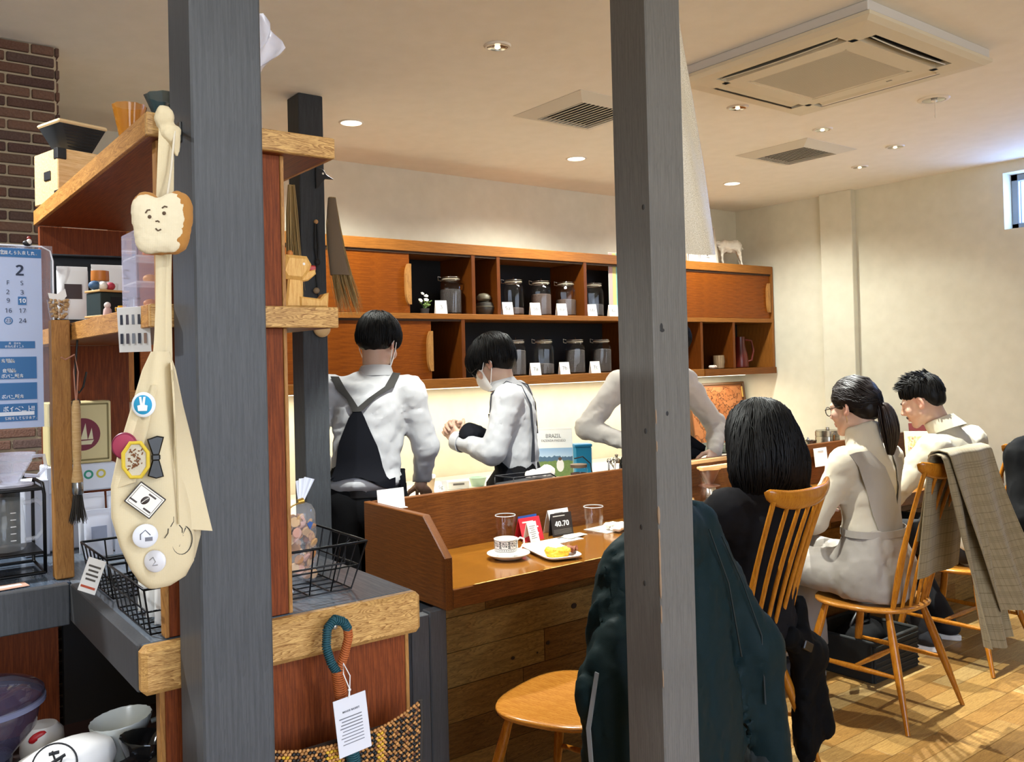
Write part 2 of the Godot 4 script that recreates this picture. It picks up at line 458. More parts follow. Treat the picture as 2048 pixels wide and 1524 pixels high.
func make_ceiling_things() -> void:
	var steel := mat("c9c4ba", 0.15, 1.0)
	var white := mat("e9e0d0", 0.5)
	# lit downlights over the back counter
	var names_ := ["lit round ceiling downlight, leftmost of the three glowing in a row", "lit round ceiling downlight just left of the middle post, middle of the glowing row", "lit round ceiling downlight to the right of the middle post, last of the glowing row"]
	for k in 3:
		var x: float = [1.823, 3.167, 4.478][k]
		var t := thing("downlight", names_[k], "light", v3(x, CEIL, -3.55), 0.0, "glowing downlights")
		part("trim_ring", Shape.new().lathe([Vector2(0.046, -0.0005), Vector2(0.047, -0.004), Vector2(0.054, -0.005), Vector2(0.058, -0.0005)], 32), white, t)
		part("diffuser", Shape.new().lathe([Vector2(0.0, -0.003), Vector2(0.046, -0.0025)], 32), lamp("fff4dc", 3.0), t)
		spot("downlight_beam", v3(x, CEIL - 0.02, -3.55), v3(x, 0, -3.55), 1.25, 76.0, WARM, 0.05, 0.6)
	# mirrored spot downlights, seen from the side
	var sp := [[v3(1.804, CEIL, -2.414), v3(2.05, 0.7, -2.5), "small mirrored ceiling spotlight near the top middle, alone left of the middle post"], [v3(3.127, CEIL, -2.438), v3(3.2, 0, -1.75), "small mirrored ceiling spotlight at the left end of the big air conditioner"],
		[v3(3.789, CEIL, -2.453), v3(3.9, 0, -1.7), "small mirrored ceiling spotlight just behind the air conditioner's far corner"], [v3(4.449, CEIL, -2.452), v3(4.3, 0, -1.85), "smallest mirrored ceiling spotlight farther right toward the window"], [v3(4.745, CEIL, -2.835), v3(4.75, 0.0, -2.7), "bright ceiling spotlight nearest the right wall pilaster"]]
	for k in sp.size():
		var t := thing("ceiling_spotlight", sp[k][2], "light", sp[k][0], 0.0, "mirrored spotlights")
		part("trim_ring", Shape.new().lathe([Vector2(0.036, -0.0005), Vector2(0.037, -0.006), Vector2(0.044, -0.007), Vector2(0.048, -0.0005)], 28), white, t)
		var dir: Vector3 = (sp[k][1] - sp[k][0]).normalized()
		part("reflector", Shape.new().lathe([Vector2(0.037, -0.006), Vector2(0.030, -0.0035), Vector2(0.018, -0.0015), Vector2(0.0, -0.001)], 28), steel, t)
		part("bulb", Shape.new().ball(v3(0, -0.006, 0), v3(0.011, 0.006, 0.011), 12), lamp("ffe9c4", 1.2), t)
		spot("spotlight_beam", sp[k][0] + v3(0, -0.022, 0), sp[k][1], [3.6, 4.5, 5.0, 4.2, 0.08][k], [40.0, 30.0, 31.0, 30.0, 55.0][k], WARM, 0.012, 0.25)
	# spots over the shelves and the entrance, out of the picture's frame
	var ex := [[v3(-0.75, CEIL, -1.15), v3(0.2, 1.2, -1.8), "white ceiling spotlight above the side counter, outside the picture's left edge", 0.55, 45.0], [v3(-0.35, CEIL, -2.45), v3(0.25, 1.0, -2.3), "white ceiling spotlight near the brick wall, outside the picture's left edge", 2.4, 50.0], [v3(0.9, CEIL, 0.9), v3(0.9, 0.0, -0.6), "ceiling spotlight in the entrance behind the camera", 0.9, 60.0]]
	for q in ex:
		var t := thing("ceiling_spotlight", q[2], "light", q[0], 0.0, "mirrored spotlights")
		part("trim_ring", Shape.new().lathe([Vector2(0.036, -0.0005), Vector2(0.037, -0.006), Vector2(0.044, -0.007), Vector2(0.048, -0.0005)], 28), white, t)
		part("bulb", Shape.new().ball(v3(0, -0.006, 0), v3(0.014, 0.006, 0.014), 12), lamp("f6f4ff", 1.2), t)
		spot("spotlight_beam", q[0] + v3(0, -0.022, 0), q[1], q[3], q[4], COOL, 0.03, 0.5)
	var em := thing("emergency_light", "round ceiling emergency light with a thin pull cord hanging down", "light", v3(3.764, CEIL, -1.894))
	part("trim_ring", Shape.new().lathe([Vector2(0.046, -0.0005), Vector2(0.047, -0.006), Vector2(0.062, -0.005), Vector2(0.066, -0.0005)], 32), white, em)
	part("reflector", Shape.new().lathe([Vector2(0.046, -0.005), Vector2(0.03, -0.002), Vector2(0.0, -0.001)], 28), steel, em)
	part("bulb", Shape.new().ball(v3(0.004, -0.007, 0), v3(0.014, 0.008, 0.014), 12), mat("f4eee0", 0.2), em)
	part("pull_cord", Shape.new().tube([v3(-0.01, -0.004, 0.01), v3(-0.011, -0.035, 0.011), v3(-0.010, -0.075, 0.01)], 0.0012, 5).ball(v3(-0.010, -0.08, 0.01), v3(0.003, 0.008, 0.003), 8), white, em)
	# cassette air conditioner
	var ac := thing("air_conditioner", "large square white cassette air conditioner with louvred middle grille on the ceiling", "air conditioner", v3(2.92, CEIL, -1.86))
	var pw := mat("ddd2b8", 0.45)
	var S := 0.80
	part("casing", Shape.new().box(v3(0, -0.018, 0), v3(S, 0.036, S), 0.004), mat("d8d3cc", 0.5), ac)
	var pan := Shape.new()
	var hs := S * 0.5 + 0.006
	# face panel with four outlet slots: built from strips round the slots
	var so := 0.335
	var si := 0.275
	var sl := 0.25
	var y0 := -0.062
	var y1 := -0.037
	pan.span(v3(-si, y0, -si), v3(si, y1, -0.21)).span(v3(-si, y0, 0.21), v3(si, y1, si)).span(v3(-si, y0, -0.21), v3(-0.21, y1, 0.21)).span(v3(0.21, y0, -0.21), v3(si, y1, 0.21))
	for sx in [-1, 1]:
		for sz in [-1, 1]: pan.span(v3(sx * sl, y0, sz * sl), v3(sx * so, y1, sz * so))
	for q in 4:
		var b := Basis(Vector3.UP, PI * 0.5 * q)
		# rim: flat part, then a bevel up to the casing
		pan.quad(b * v3(-so, y0, so), b * v3(so, y0, so), b * v3(hs - 0.02, y0 + 0.003, hs - 0.02), b * v3(-hs + 0.02, y0 + 0.003, hs - 0.02), Vector3.DOWN)
		pan.quad(b * v3(-hs + 0.02, y0 + 0.003, hs - 0.02), b * v3(hs - 0.02, y0 + 0.003, hs - 0.02), b * v3(hs, y0 + 0.014, hs), b * v3(-hs, y0 + 0.014, hs), b * v3(0, -0.6, 1))
		pan.quad(b * v3(-hs, y0 + 0.014, hs), b * v3(hs, y0 + 0.014, hs), b * v3(hs, y1, hs), b * v3(-hs, y1, hs), b * v3(0, 0, 1))
		# slot walls
		pan.span(b * v3(-sl, y1 - 0.002, si), b * v3(sl, y1, so))
	part("face_panel", pan, pw, ac)
	for q in 4:
		var b := Basis(Vector3.UP, PI * 0.5 * q)
		part("outlet_slot", Shape.new().box(b * v3(0, -0.0405, (si + so) * 0.5), (b * v3(sl * 2, 0.003, so - si)).abs()), mat("15120f", 0.8), ac)
		var lou := []
		var open := q in [0, 3]
		for k in 9:
			var x := lerpf(-sl + 0.012, sl - 0.012, k / 8.0)
			var sag := 0.006 * (1.0 - pow(absf(x / sl), 2.0)) if open else 0.0
			var a := 0.55 if open else 0.08
			lou.append([b * v3(x, -0.052 + 0.02 * sin(a) - sag, (si + so) * 0.5 - (0.015 if open else 0.024) * cos(a)), b * v3(x, -0.054 - 0.016 * sin(a) - sag, (si + so) * 0.5 + (0.015 if open else 0.024) * cos(a))])
		part("louver", Shape.new().sheet(lou, 0.004), pw, ac)
	var gr := Shape.new()
	gr.span(v3(-0.21, -0.0605, -0.21), v3(0.21, -0.058, -0.195)).span(v3(-0.21, -0.0605, 0.195), v3(0.21, -0.058, 0.21)).span(v3(-0.21, -0.0605, -0.2), v3(-0.195, -0.058, 0.2)).span(v3(0.195, -0.0605, -0.2), v3(0.21, -0.058, 0.2))
	var grille := part("intake_grille", gr, pw, ac)
	part("filter", Shape.new().span(v3(-0.2, -0.05, -0.2), v3(0.2, -0.046, 0.2)), mat("3f3a33", 0.9), ac)
	var slat := Shape.new().box(Vector3.ZERO, v3(0.0048, 0.005, 0.392), 0.0012, Basis(Vector3.BACK, 0.35)).mesh()
	for k in 42: part("slat", slat, pw, grille, v3(-0.19 + 0.38 * k / 41.0, -0.0585, 0))
	part("badge", Shape.new().box(v3(0.245, -0.0625, 0.10), v3(0.008, 0.001, 0.022)), mat("8a7f6d", 0.5), ac)
	# two extractor grilles
	var vents := [[v3(2.60, CEIL, -2.85), "square ceiling ventilation grille left of the middle post, partly hidden behind it"], [v3(4.10, CEIL, -2.82), "square ceiling ventilation grille behind the air conditioner, right of the middle post"]]
	for k in 2:
		var t := thing("ventilation_grille", vents[k][1], "vent", vents[k][0], 0.0, "ceiling ventilation grilles")
		var fr := Shape.new()
		for q in 4:
			var b := Basis(Vector3.UP, PI * 0.5 * q)
			fr.quad(b * v3(-0.15, -0.022, 0.15), b * v3(0.15, -0.022, 0.15), b * v3(0.225, -0.002, 0.225), b * v3(-0.225, -0.002, 0.225), b * v3(0, -1, 0.4))
			fr.quad(b * v3(-0.225, -0.002, 0.225), b * v3(0.225, -0.002, 0.225), b * v3(0.225, 0, 0.225), b * v3(-0.225, 0, 0.225), b * v3(0, 0, 1))
			fr.quad(b * v3(-0.15, -0.022, 0.15), b * v3(0.15, -0.022, 0.15), b * v3(0.15, -0.006, 0.15), b * v3(-0.15, -0.006, 0.15), b * v3(0, 0, -1))
		part("frame", fr, mat("d9d2c2", 0.5), t)
		part("duct", Shape.new().span(v3(-0.15, -0.004, -0.15), v3(0.15, -0.001, 0.15)), mat("1a1612", 0.9), t)
		var sv := Shape.new().box(Vector3.ZERO, v3(0.011, 0.003, 0.30), 0.001, Basis(Vector3.BACK, 0.25)).mesh()
		for j in 12: part("slat", sv, mat("d9d2c2", 0.5), t, v3(-0.137 + 0.274 * j / 11.0, -0.0195, 0))

func make_cabinet() -> void:
	var F := -3.92
	var x0 := 0.95
	var x1 := 5.375
	var t := thing("wall_cabinet", "long brown wooden wall cabinet with sliding doors and open compartments of coffee jars", "cabinet", v3(0, 0, 0))
	var fr: Material = mats.cabframe
	var fy: Material = mats.cabframey
	part("top_board", Shape.new().span(v3(x0, 2.033, BACK + 0.004), v3(x1, 2.09, F), 0.002), fr, t)
	part("middle_shelf", Shape.new().span(v3(x0, 1.683, BACK + 0.012), v3(x1, 1.712, F), 0.002), fr, t)
	part("bottom_board", Shape.new().span(v3(x0, 1.335, BACK + 0.004), v3(4.595, 1.365, F), 0.002), fr, t)
	part("bottom_rail", Shape.new().span(v3(x0, 1.318, F - 0.02), v3(4.595, 1.3665, F + 0.004), 0.002), fr, t)
	part("bottom_box", Shape.new().span(v3(4.597, 1.317, BACK + 0.004), v3(x1, 1.362, F + 0.012), 0.002), variant(mats.cabframe, "cfc0a8"), t)
	part("back_panel", Shape.new().span(v3(x0, 1.365, BACK + 0.003), v3(x1, 2.033, BACK + 0.011)), mats.backing, t)
	part("side_panel", Shape.new().span(v3(x1 - 0.022, 1.362, BACK + 0.012), v3(x1, 2.033, F - 0.001), 0.001), fy, t)
	part("side_panel", Shape.new().span(v3(x0, 1.365, BACK + 0.012), v3(x0 + 0.022, 2.033, F - 0.001), 0.001), fy, t)
	for x in [2.73, 2.90, 3.548, 4.10]: part("divider", Shape.new().span(v3(x - 0.0115, 1.712, BACK + 0.012), v3(x + 0.0115, 2.033, F - 0.003), 0.001), variant(mats.cabframey, "b59c80"), t)
	for x in [2.655, 3.98, 4.586, 4.923]: part("divider", Shape.new().span(v3(x - 0.0115, 1.3655, BACK + 0.012), v3(x + 0.0115, 1.683, F - 0.003), 0.001), variant(mats.cabframey, "b59c80"), t)
	# sliding doors with long lens-shaped pulls
	var doors := [[1.0, 2.334, 1.7135, 2.031, F - 0.018, 2.322], [1.0, 2.458, 1.367, 1.681, F - 0.018, 2.446], [4.112, 5.352, 1.7135, 2.031, F - 0.018, 5.325]]
	for q in doors:
		var d := part("sliding_door", Shape.new().span(v3(q[0], q[2], q[4] - 0.012), v3(q[1], q[3] - 0.004, q[4] + 0.004), 0.0015), mats.cab, t)
		var ym: float = (q[2] + q[3]) * 0.5 - 0.01
		var o := []
		for k in 17:
			var a := -1.0 + 2.0 * k / 16.0
			o.append(Vector2(-0.016 * (1.0 - a * a * a * a) - 0.004, a * 0.105))
		o.append(Vector2(0.012, 0.105)); o.append(Vector2(0.012, -0.105))
		part("handle", Shape.new().slab(o, 0.022, Transform3D(Basis.IDENTITY, v3(q[5], ym, q[4] + 0.012)), 0.003), mats.oaky, d)
	part("door_track", Shape.new().span(v3(x0, 2.022, F - 0.028), v3(x1, 2.033, F - 0.008)), mat("3a2412", 0.8), t)
	part("door_track", Shape.new().span(v3(x0, 1.672, F - 0.028), v3(2.65, 1.683, F - 0.008)), mat("3a2412", 0.8), t)
	var st := part("light_strip", Shape.new().span(v3(1.35, 1.312, -4.08), v3(5.2, 1.334, -4.03), 0.002), mat("d8d8d4", 0.4), t)
	part("diffuser", Shape.new().span(v3(1.37, 1.309, -4.073), v3(5.18, 1.3125, -4.037)), lamp("fff2da", 1.5), st)

func make_counter() -> void:
	var x0 := 1.486
	var x1 := 5.30
	var zf := -2.33
	var zb := -2.832
	var t := thing("bar_counter", "long brown wooden bar counter with raised back board and plank clad front", "counter", v3(0, 0, 0))
	part("countertop", Shape.new().span(v3(x0 + 0.026, 0.678, zb), v3(x1, 0.74, zf), 0.003), mats.bartop, t)
	part("front_apron", Shape.new().span(v3(x0 + 0.026, 0.676, zf - 0.018), v3(x1, 0.7375, zf + 0.0025), 0.003), mats.walnut, t)
	# worn bare edge along the front
	var w := Shape.new()
	var rng := RandomNumberGenerator.new()
	rng.seed = 3
	var x := 1.62
	while x < 2.9:
		var l := rng.randf_range(0.015, 0.05)
		w.ball(v3(x, 0.7388, zf + 0.0005), v3(l, 0.0016, rng.randf_range(0.002, 0.0045)), 8)
		x += l * rng.randf_range(0.9, 1.8)
	part("worn_edge", w, mat("d9a95c", 0.4), t)
	part("back_board", Shape.new().span(v3(x0 + 0.026, 0.62, zb - 0.026), v3(x1, 0.957, zb), 0.003), mats.walnut, t)
	var prof := [Vector2(-zf - 0.004, 0.675), Vector2(-zf - 0.004, 0.838), Vector2(-zf + 0.125, 0.957), Vector2(-zb + 0.03, 0.957), Vector2(-zb + 0.03, 0.675)]
	# outline drawn in (-z, y); the slab's own plane turned to stand across the counter
	part("end_panel", Shape.new().slab(prof, 0.028, Transform3D(Basis(Vector3.UP, PI * 0.5), v3(x0 + 0.013, 0, 0)), 0.003), mats.walnutz, t)
	# plank cladding under the top
	var zc := -2.50
	part("carcass", Shape.new().span(v3(1.535, 0.002, zb - 0.01), v3(x1, 0.675, zc - 0.016)), mat("3d2a18", 0.8), t)
	var kinds := []
	for c in ["ffffff", "e6d3ba", "fbe7c8", "cdb698", "bfa688"]: kinds.append(variant(mats.clad, c, v3(rng.randf() * 3, rng.randf() * 5, rng.randf() * 5)))
	var y := 0.002
	while y < 0.67:
		var px := 1.535 - rng.randf() * 0.5
		var hh := minf(0.118, 0.674 - y)
		while px < x1:
			var a := maxf(px, 1.535)
			var b := minf(px + 0.9 * rng.randf_range(0.5, 1.1), x1)
			if b - a > 0.03: part("plank", Shape.new().box(v3((a + b) * 0.5, y + hh * 0.5, zc - 0.008 + rng.randf_range(-0.001, 0.001)), v3(b - a - 0.0015, hh - 0.0015, 0.016), 0.0015), kinds[rng.randi() % 5], t)
			px = b if b > px + 0.01 else px + 0.3
		y += 0.118
	for k in [[1.87, 0.40, 0.010], [1.98, 0.395, 0.006], [2.03, 0.42, 0.012], [2.16, 0.53, 0.018], [1.80, 0.22, 0.008]]: part("knot", Shape.new().ball(v3(k[0], k[1], zc + 0.001), v3(k[2] * 0.8, k[2] * 0.6, 0.0015), 10), mat("2a190c", 0.8), t)
	# grey end boards under the raised end
	var g := thing("counter_end_cupboard", "low grey painted cupboard end below the raised end of the bar", "cupboard", v3(1.44, 0, -2.5))
	part("side_board", Shape.new().span(v3(-0.092, 0.002, -0.33), v3(-0.068, 0.672, 0.15), 0.002), mats.darkgrey, g)
	part("corner_post", Shape.new().span(v3(-0.067, 0.002, 0.115), v3(-0.005, 0.672, 0.152), 0.003), mats.grey, g)
	part("front_stile", Shape.new().span(v3(0.007, 0.002, 0.09), v3(0.070, 0.672, 0.135), 0.003), mats.grey, g)
	part("panel", Shape.new().span(v3(-0.067, 0.002, -0.33), v3(0.09, 0.66, 0.088)), mats.darkgrey, g)
	# work counter behind the back board, and the counter along the wall
	var k1 := thing("kitchen_worktop", "steel topped low work surface just behind the bar's back board", "worktop", v3(0, 0, 0))
	part("top", Shape.new().span(v3(2.15, 0.84, -3.06), v3(5.2, 0.875, -2.862), 0.003), mat("9a9a96", 0.3, 0.9), k1)
	part("body", Shape.new().span(v3(2.17, 0.0, -3.04), v3(5.2, 0.84, -2.87)), mat("6b5a46", 0.6), k1)
	var k2 := thing("wall_worktop", "pale worktop along the back wall beneath the wall cabinet", "worktop", v3(0, 0, 0))
	part("top", Shape.new().span(v3(1.0, 0.765, BACK + 0.002), v3(RIGHT - 0.05, 0.80, -3.62), 0.003), mat("d9d2c4", 0.4), k2)
	part("body", Shape.new().span(v3(1.0, 0.0, BACK + 0.002), v3(RIGHT - 0.05, 0.765, -3.66)), mat("8a7a64", 0.6), k2)

func make_island() -> void:
	var x0 := 0.344
	var x1 := 0.822
	var zf := -1.375
	var top := 1.037
	var t := thing("display_counter", "grey topped display counter with oak front edge and red brown panels, holding wire baskets", "counter", v3(0, 0, 0))
	part("countertop", Shape.new().span(v3(x0 + 0.006, 0.975, -3.235), v3(x1, top, zf - 0.028), 0.002), mats.greytop, t)
	part("front_lip", Shape.new().span(v3(x0, 0.965, zf - 0.028), v3(x1 + 0.003, top + 0.001, zf), 0.008), mats.oak, t)
	part("side_lip", Shape.new().span(v3(x0, 0.965, -1.897), v3(x0 + 0.022, top + 0.0006, zf - 0.029), 0.002), mats.grey, t)
	part("end_panel", Shape.new().span(v3(0.384, 0.002, zf - 0.05), v3(0.806, 0.966, zf - 0.030), 0.001), mats.lauan, t)
	part("edge_strip", Shape.new().span(v3(0.376, 0.002, zf - 0.051), v3(0.3838, 0.966, zf - 0.029), 0.001), mats.oaky, t)
	part("edge_strip", Shape.new().span(v3(0.8062, 0.002, zf - 0.051), v3(0.8135, 0.966, zf - 0.029), 0.001), mats.oaky, t)
	part("back_panel", Shape.new().span(v3(0.37, 0.002, -2.14), v3(0.77, 0.974, -2.12)), mat("0d0907", 0.8), t)
	part("inner_panel", Shape.new().span(v3(0.77, 0.002, -3.2), v3(0.79, 0.97, zf - 0.06)), mats.lauan, t)
	part("lower_shelf", Shape.new().span(v3(-0.25, 0.745, -1.89), v3(0.765, 0.77, zf - 0.055), 0.002), mat("2a150c", 0.6), t)
	# the shelf tower that stands on it
	var s := thing("shelf_tower", "open oak edged shelf tower on the display counter with red brown panels", "shelf", v3(0, 0, 0))
	for y in [1.805, 1.515]:
		var b := part("shelf_board", Shape.new().span(v3(0.372, y, -2.362), v3(0.667, y + 0.034, zf - 0.012), 0.001), mats.lauanz, s)
		part("front_edge", Shape.new().span(v3(0.365, y, zf - 0.012), v3(0.674, y + 0.035, zf), 0.0015), mats.oak, b)
		part("side_edge", Shape.new().span(v3(0.365, y, -2.37), v3(0.3725, y + 0.035, zf - 0.0125), 0.001), mats.oakz, b)
		part("side_edge", Shape.new().span(v3(0.6665, y, -2.37), v3(0.674, y + 0.035, zf - 0.0125), 0.001), mats.oakz, b)
	for r in [[top + 0.002, 1.515], [1.55, 1.805]]:
		part("end_panel", Shape.new().span(v3(0.392, r[0], zf - 0.047), v3(0.5845, r[1], zf - 0.027), 0.001), mats.lauan, s)
		part("edge_strip", Shape.new().span(v3(0.385, r[0], zf - 0.048), v3(0.3918, r[1], zf - 0.026), 0.001), mats.oaky, s)
		part("edge_strip", Shape.new().span(v3(0.585, r[0], zf - 0.048), v3(0.5915, r[1], zf - 0.026), 0.001), mats.oaky, s)
		part("far_panel", Shape.new().span(v3(0.377, r[0], -2.39), v3(0.575, r[1], -2.370), 0.001), mats.lauan, s)
	part("corner_post", Shape.new().span(v3(0.328, top + 0.001, -1.98), v3(0.362, 1.5555, -1.946), 0.002), mats.oaky, s)
	part("screw_eye", Shape.new().ball(v3(0.44, 1.512, -1.75), v3(0.005, 0.004, 0.005), 8), mat("b8a690", 0.4), s)

func make_left_corner() -> void:
	var top := 1.037
	var t := thing("side_counter", "grey edged side counter running left along the brick wall", "counter", v3(0, 0, 0))
	part("countertop", Shape.new().span(v3(-2.1, 0.975, -3.22), v3(0.3495, top, -1.92), 0.001), variant(mats.greytop, "c9d4e0"), t)
	part("front_lip", Shape.new().span(v3(-2.1, 0.958, -1.92), v3(0.3435, top + 0.0006, -1.897), 0.002), mats.grey, t)
	part("back_panel", Shape.new().span(v3(-2.1, 0.002, -2.14), v3(0.36, 0.974, -2.12)), mats.lauan, t)

# one spindle-back chair, at the floor under the middle of its seat, facing -z
func make_chair(label: String) -> Node3D:
	var t := thing("dining_chair", label, "chair", Vector3.ZERO, 0.0, "spindle back chairs at the bar")
	var w: Material = mats.chair
	# saddled seat: rings of a rounded outline
	var seat := Shape.new()
	var N := 40
	var rings := []
	var prof := [[0.0, 0.418], [0.70, 0.416], [0.93, 0.421], [0.985, 0.427], [1.0, 0.434], [0.985, 0.441], [0.92, 0.443], [0.75, 0.438], [0.45, 0.431], [0.0, 0.430]]
	for p in prof:
		var row := []
		for k in N + 1:
			var a := TAU * k / N
			var cx := cos(a)
			var sz := sin(a)
			var e := 2.0 / 2.7
			var x := signf(cx) * pow(absf(cx), e) * 0.215
			var z := signf(sz) * pow(absf(sz), e) * 0.205
			x *= 1.0 - 0.12 * (z / 0.205)
			row.append(v3(x * p[0], p[1] + (0.004 * (1.0 - p[0]) if p[1] > 0.43 else 0.0), z * p[0]))
		rings.append(row)
	part("seat", seat.sheet(rings).smooth(), wood("seatwood", "9a5a1c", "c88a3a", v3(20.0, 20.0, 2.0), 0.25, 5.0, 0.4, 21, false, 0.4), t)
	var leg := func(a: Vector3, b: Vector3) -> Shape:
		var pts := []
		var rad := []
		for k in 9:
			var u := k / 8.0
			pts.append(a.lerp(b, u))
			rad.append(lerpf(0.0125, 0.0165, smoothstep(0.0, 0.25, u)) - 0.0075 * smoothstep(0.45, 1.0, u))
		return Shape.new().tube(pts, rad, 12)
	var feet := [v3(-0.225, 0.001, 0.245), v3(0.225, 0.001, 0.245), v3(-0.225, 0.001, -0.225), v3(0.225, 0.001, -0.225)]
	var tops := [v3(-0.13, 0.425, 0.13), v3(0.13, 0.425, 0.13), v3(-0.14, 0.425, -0.13), v3(0.14, 0.425, -0.13)]
	for k in 4: part("leg", leg.call(tops[k], feet[k]), w, t)
	var mid := []
	for k in 2:
		var a: Vector3 = (tops[k] as Vector3).lerp(feet[k], 0.55)
		var b: Vector3 = (tops[k + 2] as Vector3).lerp(feet[k + 2], 0.55)
		part("stretcher", Shape.new().tube([a, a.lerp(b, 0.3), a.lerp(b, 0.5), a.lerp(b, 0.7), b], [0.007, 0.0105, 0.012, 0.0105, 0.007], 10), w, t)
		mid.append(a.lerp(b, 0.5))
	part("stretcher", Shape.new().tube([mid[0], (mid[0] as Vector3).lerp(mid[1], 0.5), mid[1]], [0.007, 0.012, 0.007], 10), w, t)
	# bowed crest rail with upswept ends
	var crest := func(u: float) -> Vector3:
		return v3(u * 0.205, 0.990 + 0.036 * pow(absf(u), 3.5), 0.345 - 0.045 * u * u)
	var rows := []
	for k in 25:
		var u := -1.0 + 2.0 * k / 24.0
		var c: Vector3 = crest.call(u)
		var fade := pow(1.0 - pow(absf(u), 8.0), 0.5)
		var hy := (0.034 - 0.010 * u * u) * maxf(fade, 0.0)
		var hz := 0.0175 * maxf(fade, 0.0)
		var row := []
		for j in 17:
			var a := TAU * j / 16.0
			row.append(c + v3(0, sin(a) * hy, cos(a) * hz - sin(a) * hy * 0.28 * -1.0))
		rows.append(row)
	part("crest_rail", Shape.new().sheet(rows).smooth(), w, t)
	for k in 7:
		var u := -0.86 + 1.72 * k / 6.0
		var outer := k == 0 or k == 6
		var b := v3(u * 0.158, 0.437, 0.178 - 0.035 * u * u)
		var c: Vector3 = crest.call(u * 0.97) + v3(0, -0.012, 0)
		var pts := []
		var rad := []
		for j in 9:
			var s := j / 8.0
			pts.append(b.lerp(c, s) + v3(0, 0, -0.012 * sin(PI * s)))
			var r := 0.0066
			if outer: r = 0.0085 + 0.0055 * exp(-pow((s - 0.28) / 0.22, 2.0))
			else: r += 0.0012 * sin(PI * s)
			rad.append(r)
		part("spindle", Shape.new().tube(pts, rad, 10), w, t)
	return t

func make_chairs() -> void:
	var c := make_chair("wooden spindle back chair left of the middle post, green jacket hung on it")
	copy_of(c, v3(2.42, 0, -2.02), 0.12, "wooden spindle back chair of the woman with loose black hair, black coat beside it")
	copy_of(c, v3(3.39, 0, -2.02), 0.03, "wooden spindle back chair of the woman in grey pinafore, checked shawl over its crest")
	copy_of(c, v3(4.24, 0, -2.08), 0.0, "wooden spindle back chair of the man in cream shirt, behind the checked shawl")
	c.position = v3(1.72, 0, -2.0)
	c.rotation.y = 0.3

const SKIN := Color(0.50, 0.315, 0.225)

# a head in its own frame: middle between the ears, y up, -z is where the face looks
func head_blob(b: Blob, T: Transform3D, jaw := 1.0) -> void:
	var B := T.basis
	b.ell(T * v3(0, 0.030, 0.014), v3(0.075, 0.085, 0.095), 0.02, 0, B)
	b.ell(T * v3(0, -0.035, -0.028), v3(0.060 * jaw, 0.072, 0.066), 0.03, 0, B)
	b.cap(T * v3(-0.048 * jaw, -0.055, -0.008), T * v3(-0.014, -0.098, -0.066), 0.018, 0.016, 0.02)
	b.cap(T * v3(0.048 * jaw, -0.055, -0.008), T * v3(0.014, -0.098, -0.066), 0.018, 0.016, 0.02)
	b.ell(T * v3(0, -0.100, -0.070), v3(0.018, 0.014, 0.014), 0.015, 0, B)
	for s in [-1.0, 1.0]:
		b.cap(T * v3(s * 0.016, 0.014, -0.083), T * v3(s * 0.048, 0.012, -0.068), 0.011, 0.010, 0.014)
		b.ell(T * v3(s * 0.043, -0.028, -0.062), v3(0.022, 0.020, 0.016), 0.02, 0, B)
		b.ell(T * v3(s * 0.031, -0.005, -0.096), v3(0.015, 0.010, 0.012), 0.008, 1, B)
		b.ell(T * v3(s * 0.031, -0.006, -0.076), v3(0.0135, 0.0105, 0.0115), 0.004, 0, B)
		# ear: a tilted leaf with a hollow
		var e := B * Basis(Vector3.UP, s * 0.45) * Basis(Vector3.RIGHT, -0.15)
		b.ell(T * v3(s * 0.077, -0.006, 0.012), v3(0.007, 0.031, 0.018), 0.006, 0, e)
		b.ell(T * v3(s * 0.084, -0.003, 0.008), v3(0.005, 0.018, 0.009), 0.004, 1, e)
		b.ell(T * v3(s * 0.075, -0.028, 0.004), v3(0.006, 0.009, 0.008), 0.006, 0, e)
		b.ell(T * v3(s * 0.012, -0.037, -0.096), v3(0.008, 0.007, 0.009), 0.006, 0, B)
	b.cap(T * v3(0, 0.006, -0.088), T * v3(0, -0.030, -0.108), 0.007, 0.0105, 0.012)
	b.ell(T * v3(0, -0.0625, -0.089), v3(0.022, 0.0055, 0.009), 0.006, 0, B)
	b.ell(T * v3(0, -0.073, -0.087), v3(0.019, 0.006, 0.009), 0.006, 0, B)
	b.ell(T * v3(0, -0.0676, -0.099), v3(0.021, 0.0016, 0.008), 0.003, 1, B)

func skin_tint(T: Transform3D, stubble := 0.0, skin := SKIN) -> Callable:
	var I := T.affine_inverse()
	return func(p: Vector3) -> Color:
		var q := I * p
		var c := skin
		if q.z < -0.05 and absf(q.x) < 0.025 and q.y < -0.056 and q.y > -0.080: c = c.lerp(Color(0.42, 0.16, 0.13), 0.65)
		var cheek := exp(-((absf(q.x) - 0.045) * (absf(q.x) - 0.045) + (q.y + 0.025) * (q.y + 0.025)) / 0.0006)
		if q.z < -0.02 and absf(q.x) < 0.09: c = c.lerp(Color(0.52, 0.24, 0.17), 0.35 * cheek)
		if absf(q.x) > 0.07 and absf(q.y) < 0.05 and absf(q.z) < 0.05: c = c.lerp(Color(0.55, 0.22, 0.16), 0.4)
		if stubble > 0.0 and q.z < -0.055 and q.y < -0.05 and q.y > -0.12:
			var must := exp(-pow((q.y + 0.052) / 0.006, 2.0)) * (1.0 if absf(q.x) < 0.03 else 0.0)
			var goat := exp(-(pow(q.x / 0.02, 2.0) + pow((q.y + 0.098) / 0.014, 2.0)))
			c = c.lerp(Color(0.03, 0.022, 0.02), stubble * clampf(must + goat, 0.0, 1.0))
		return c

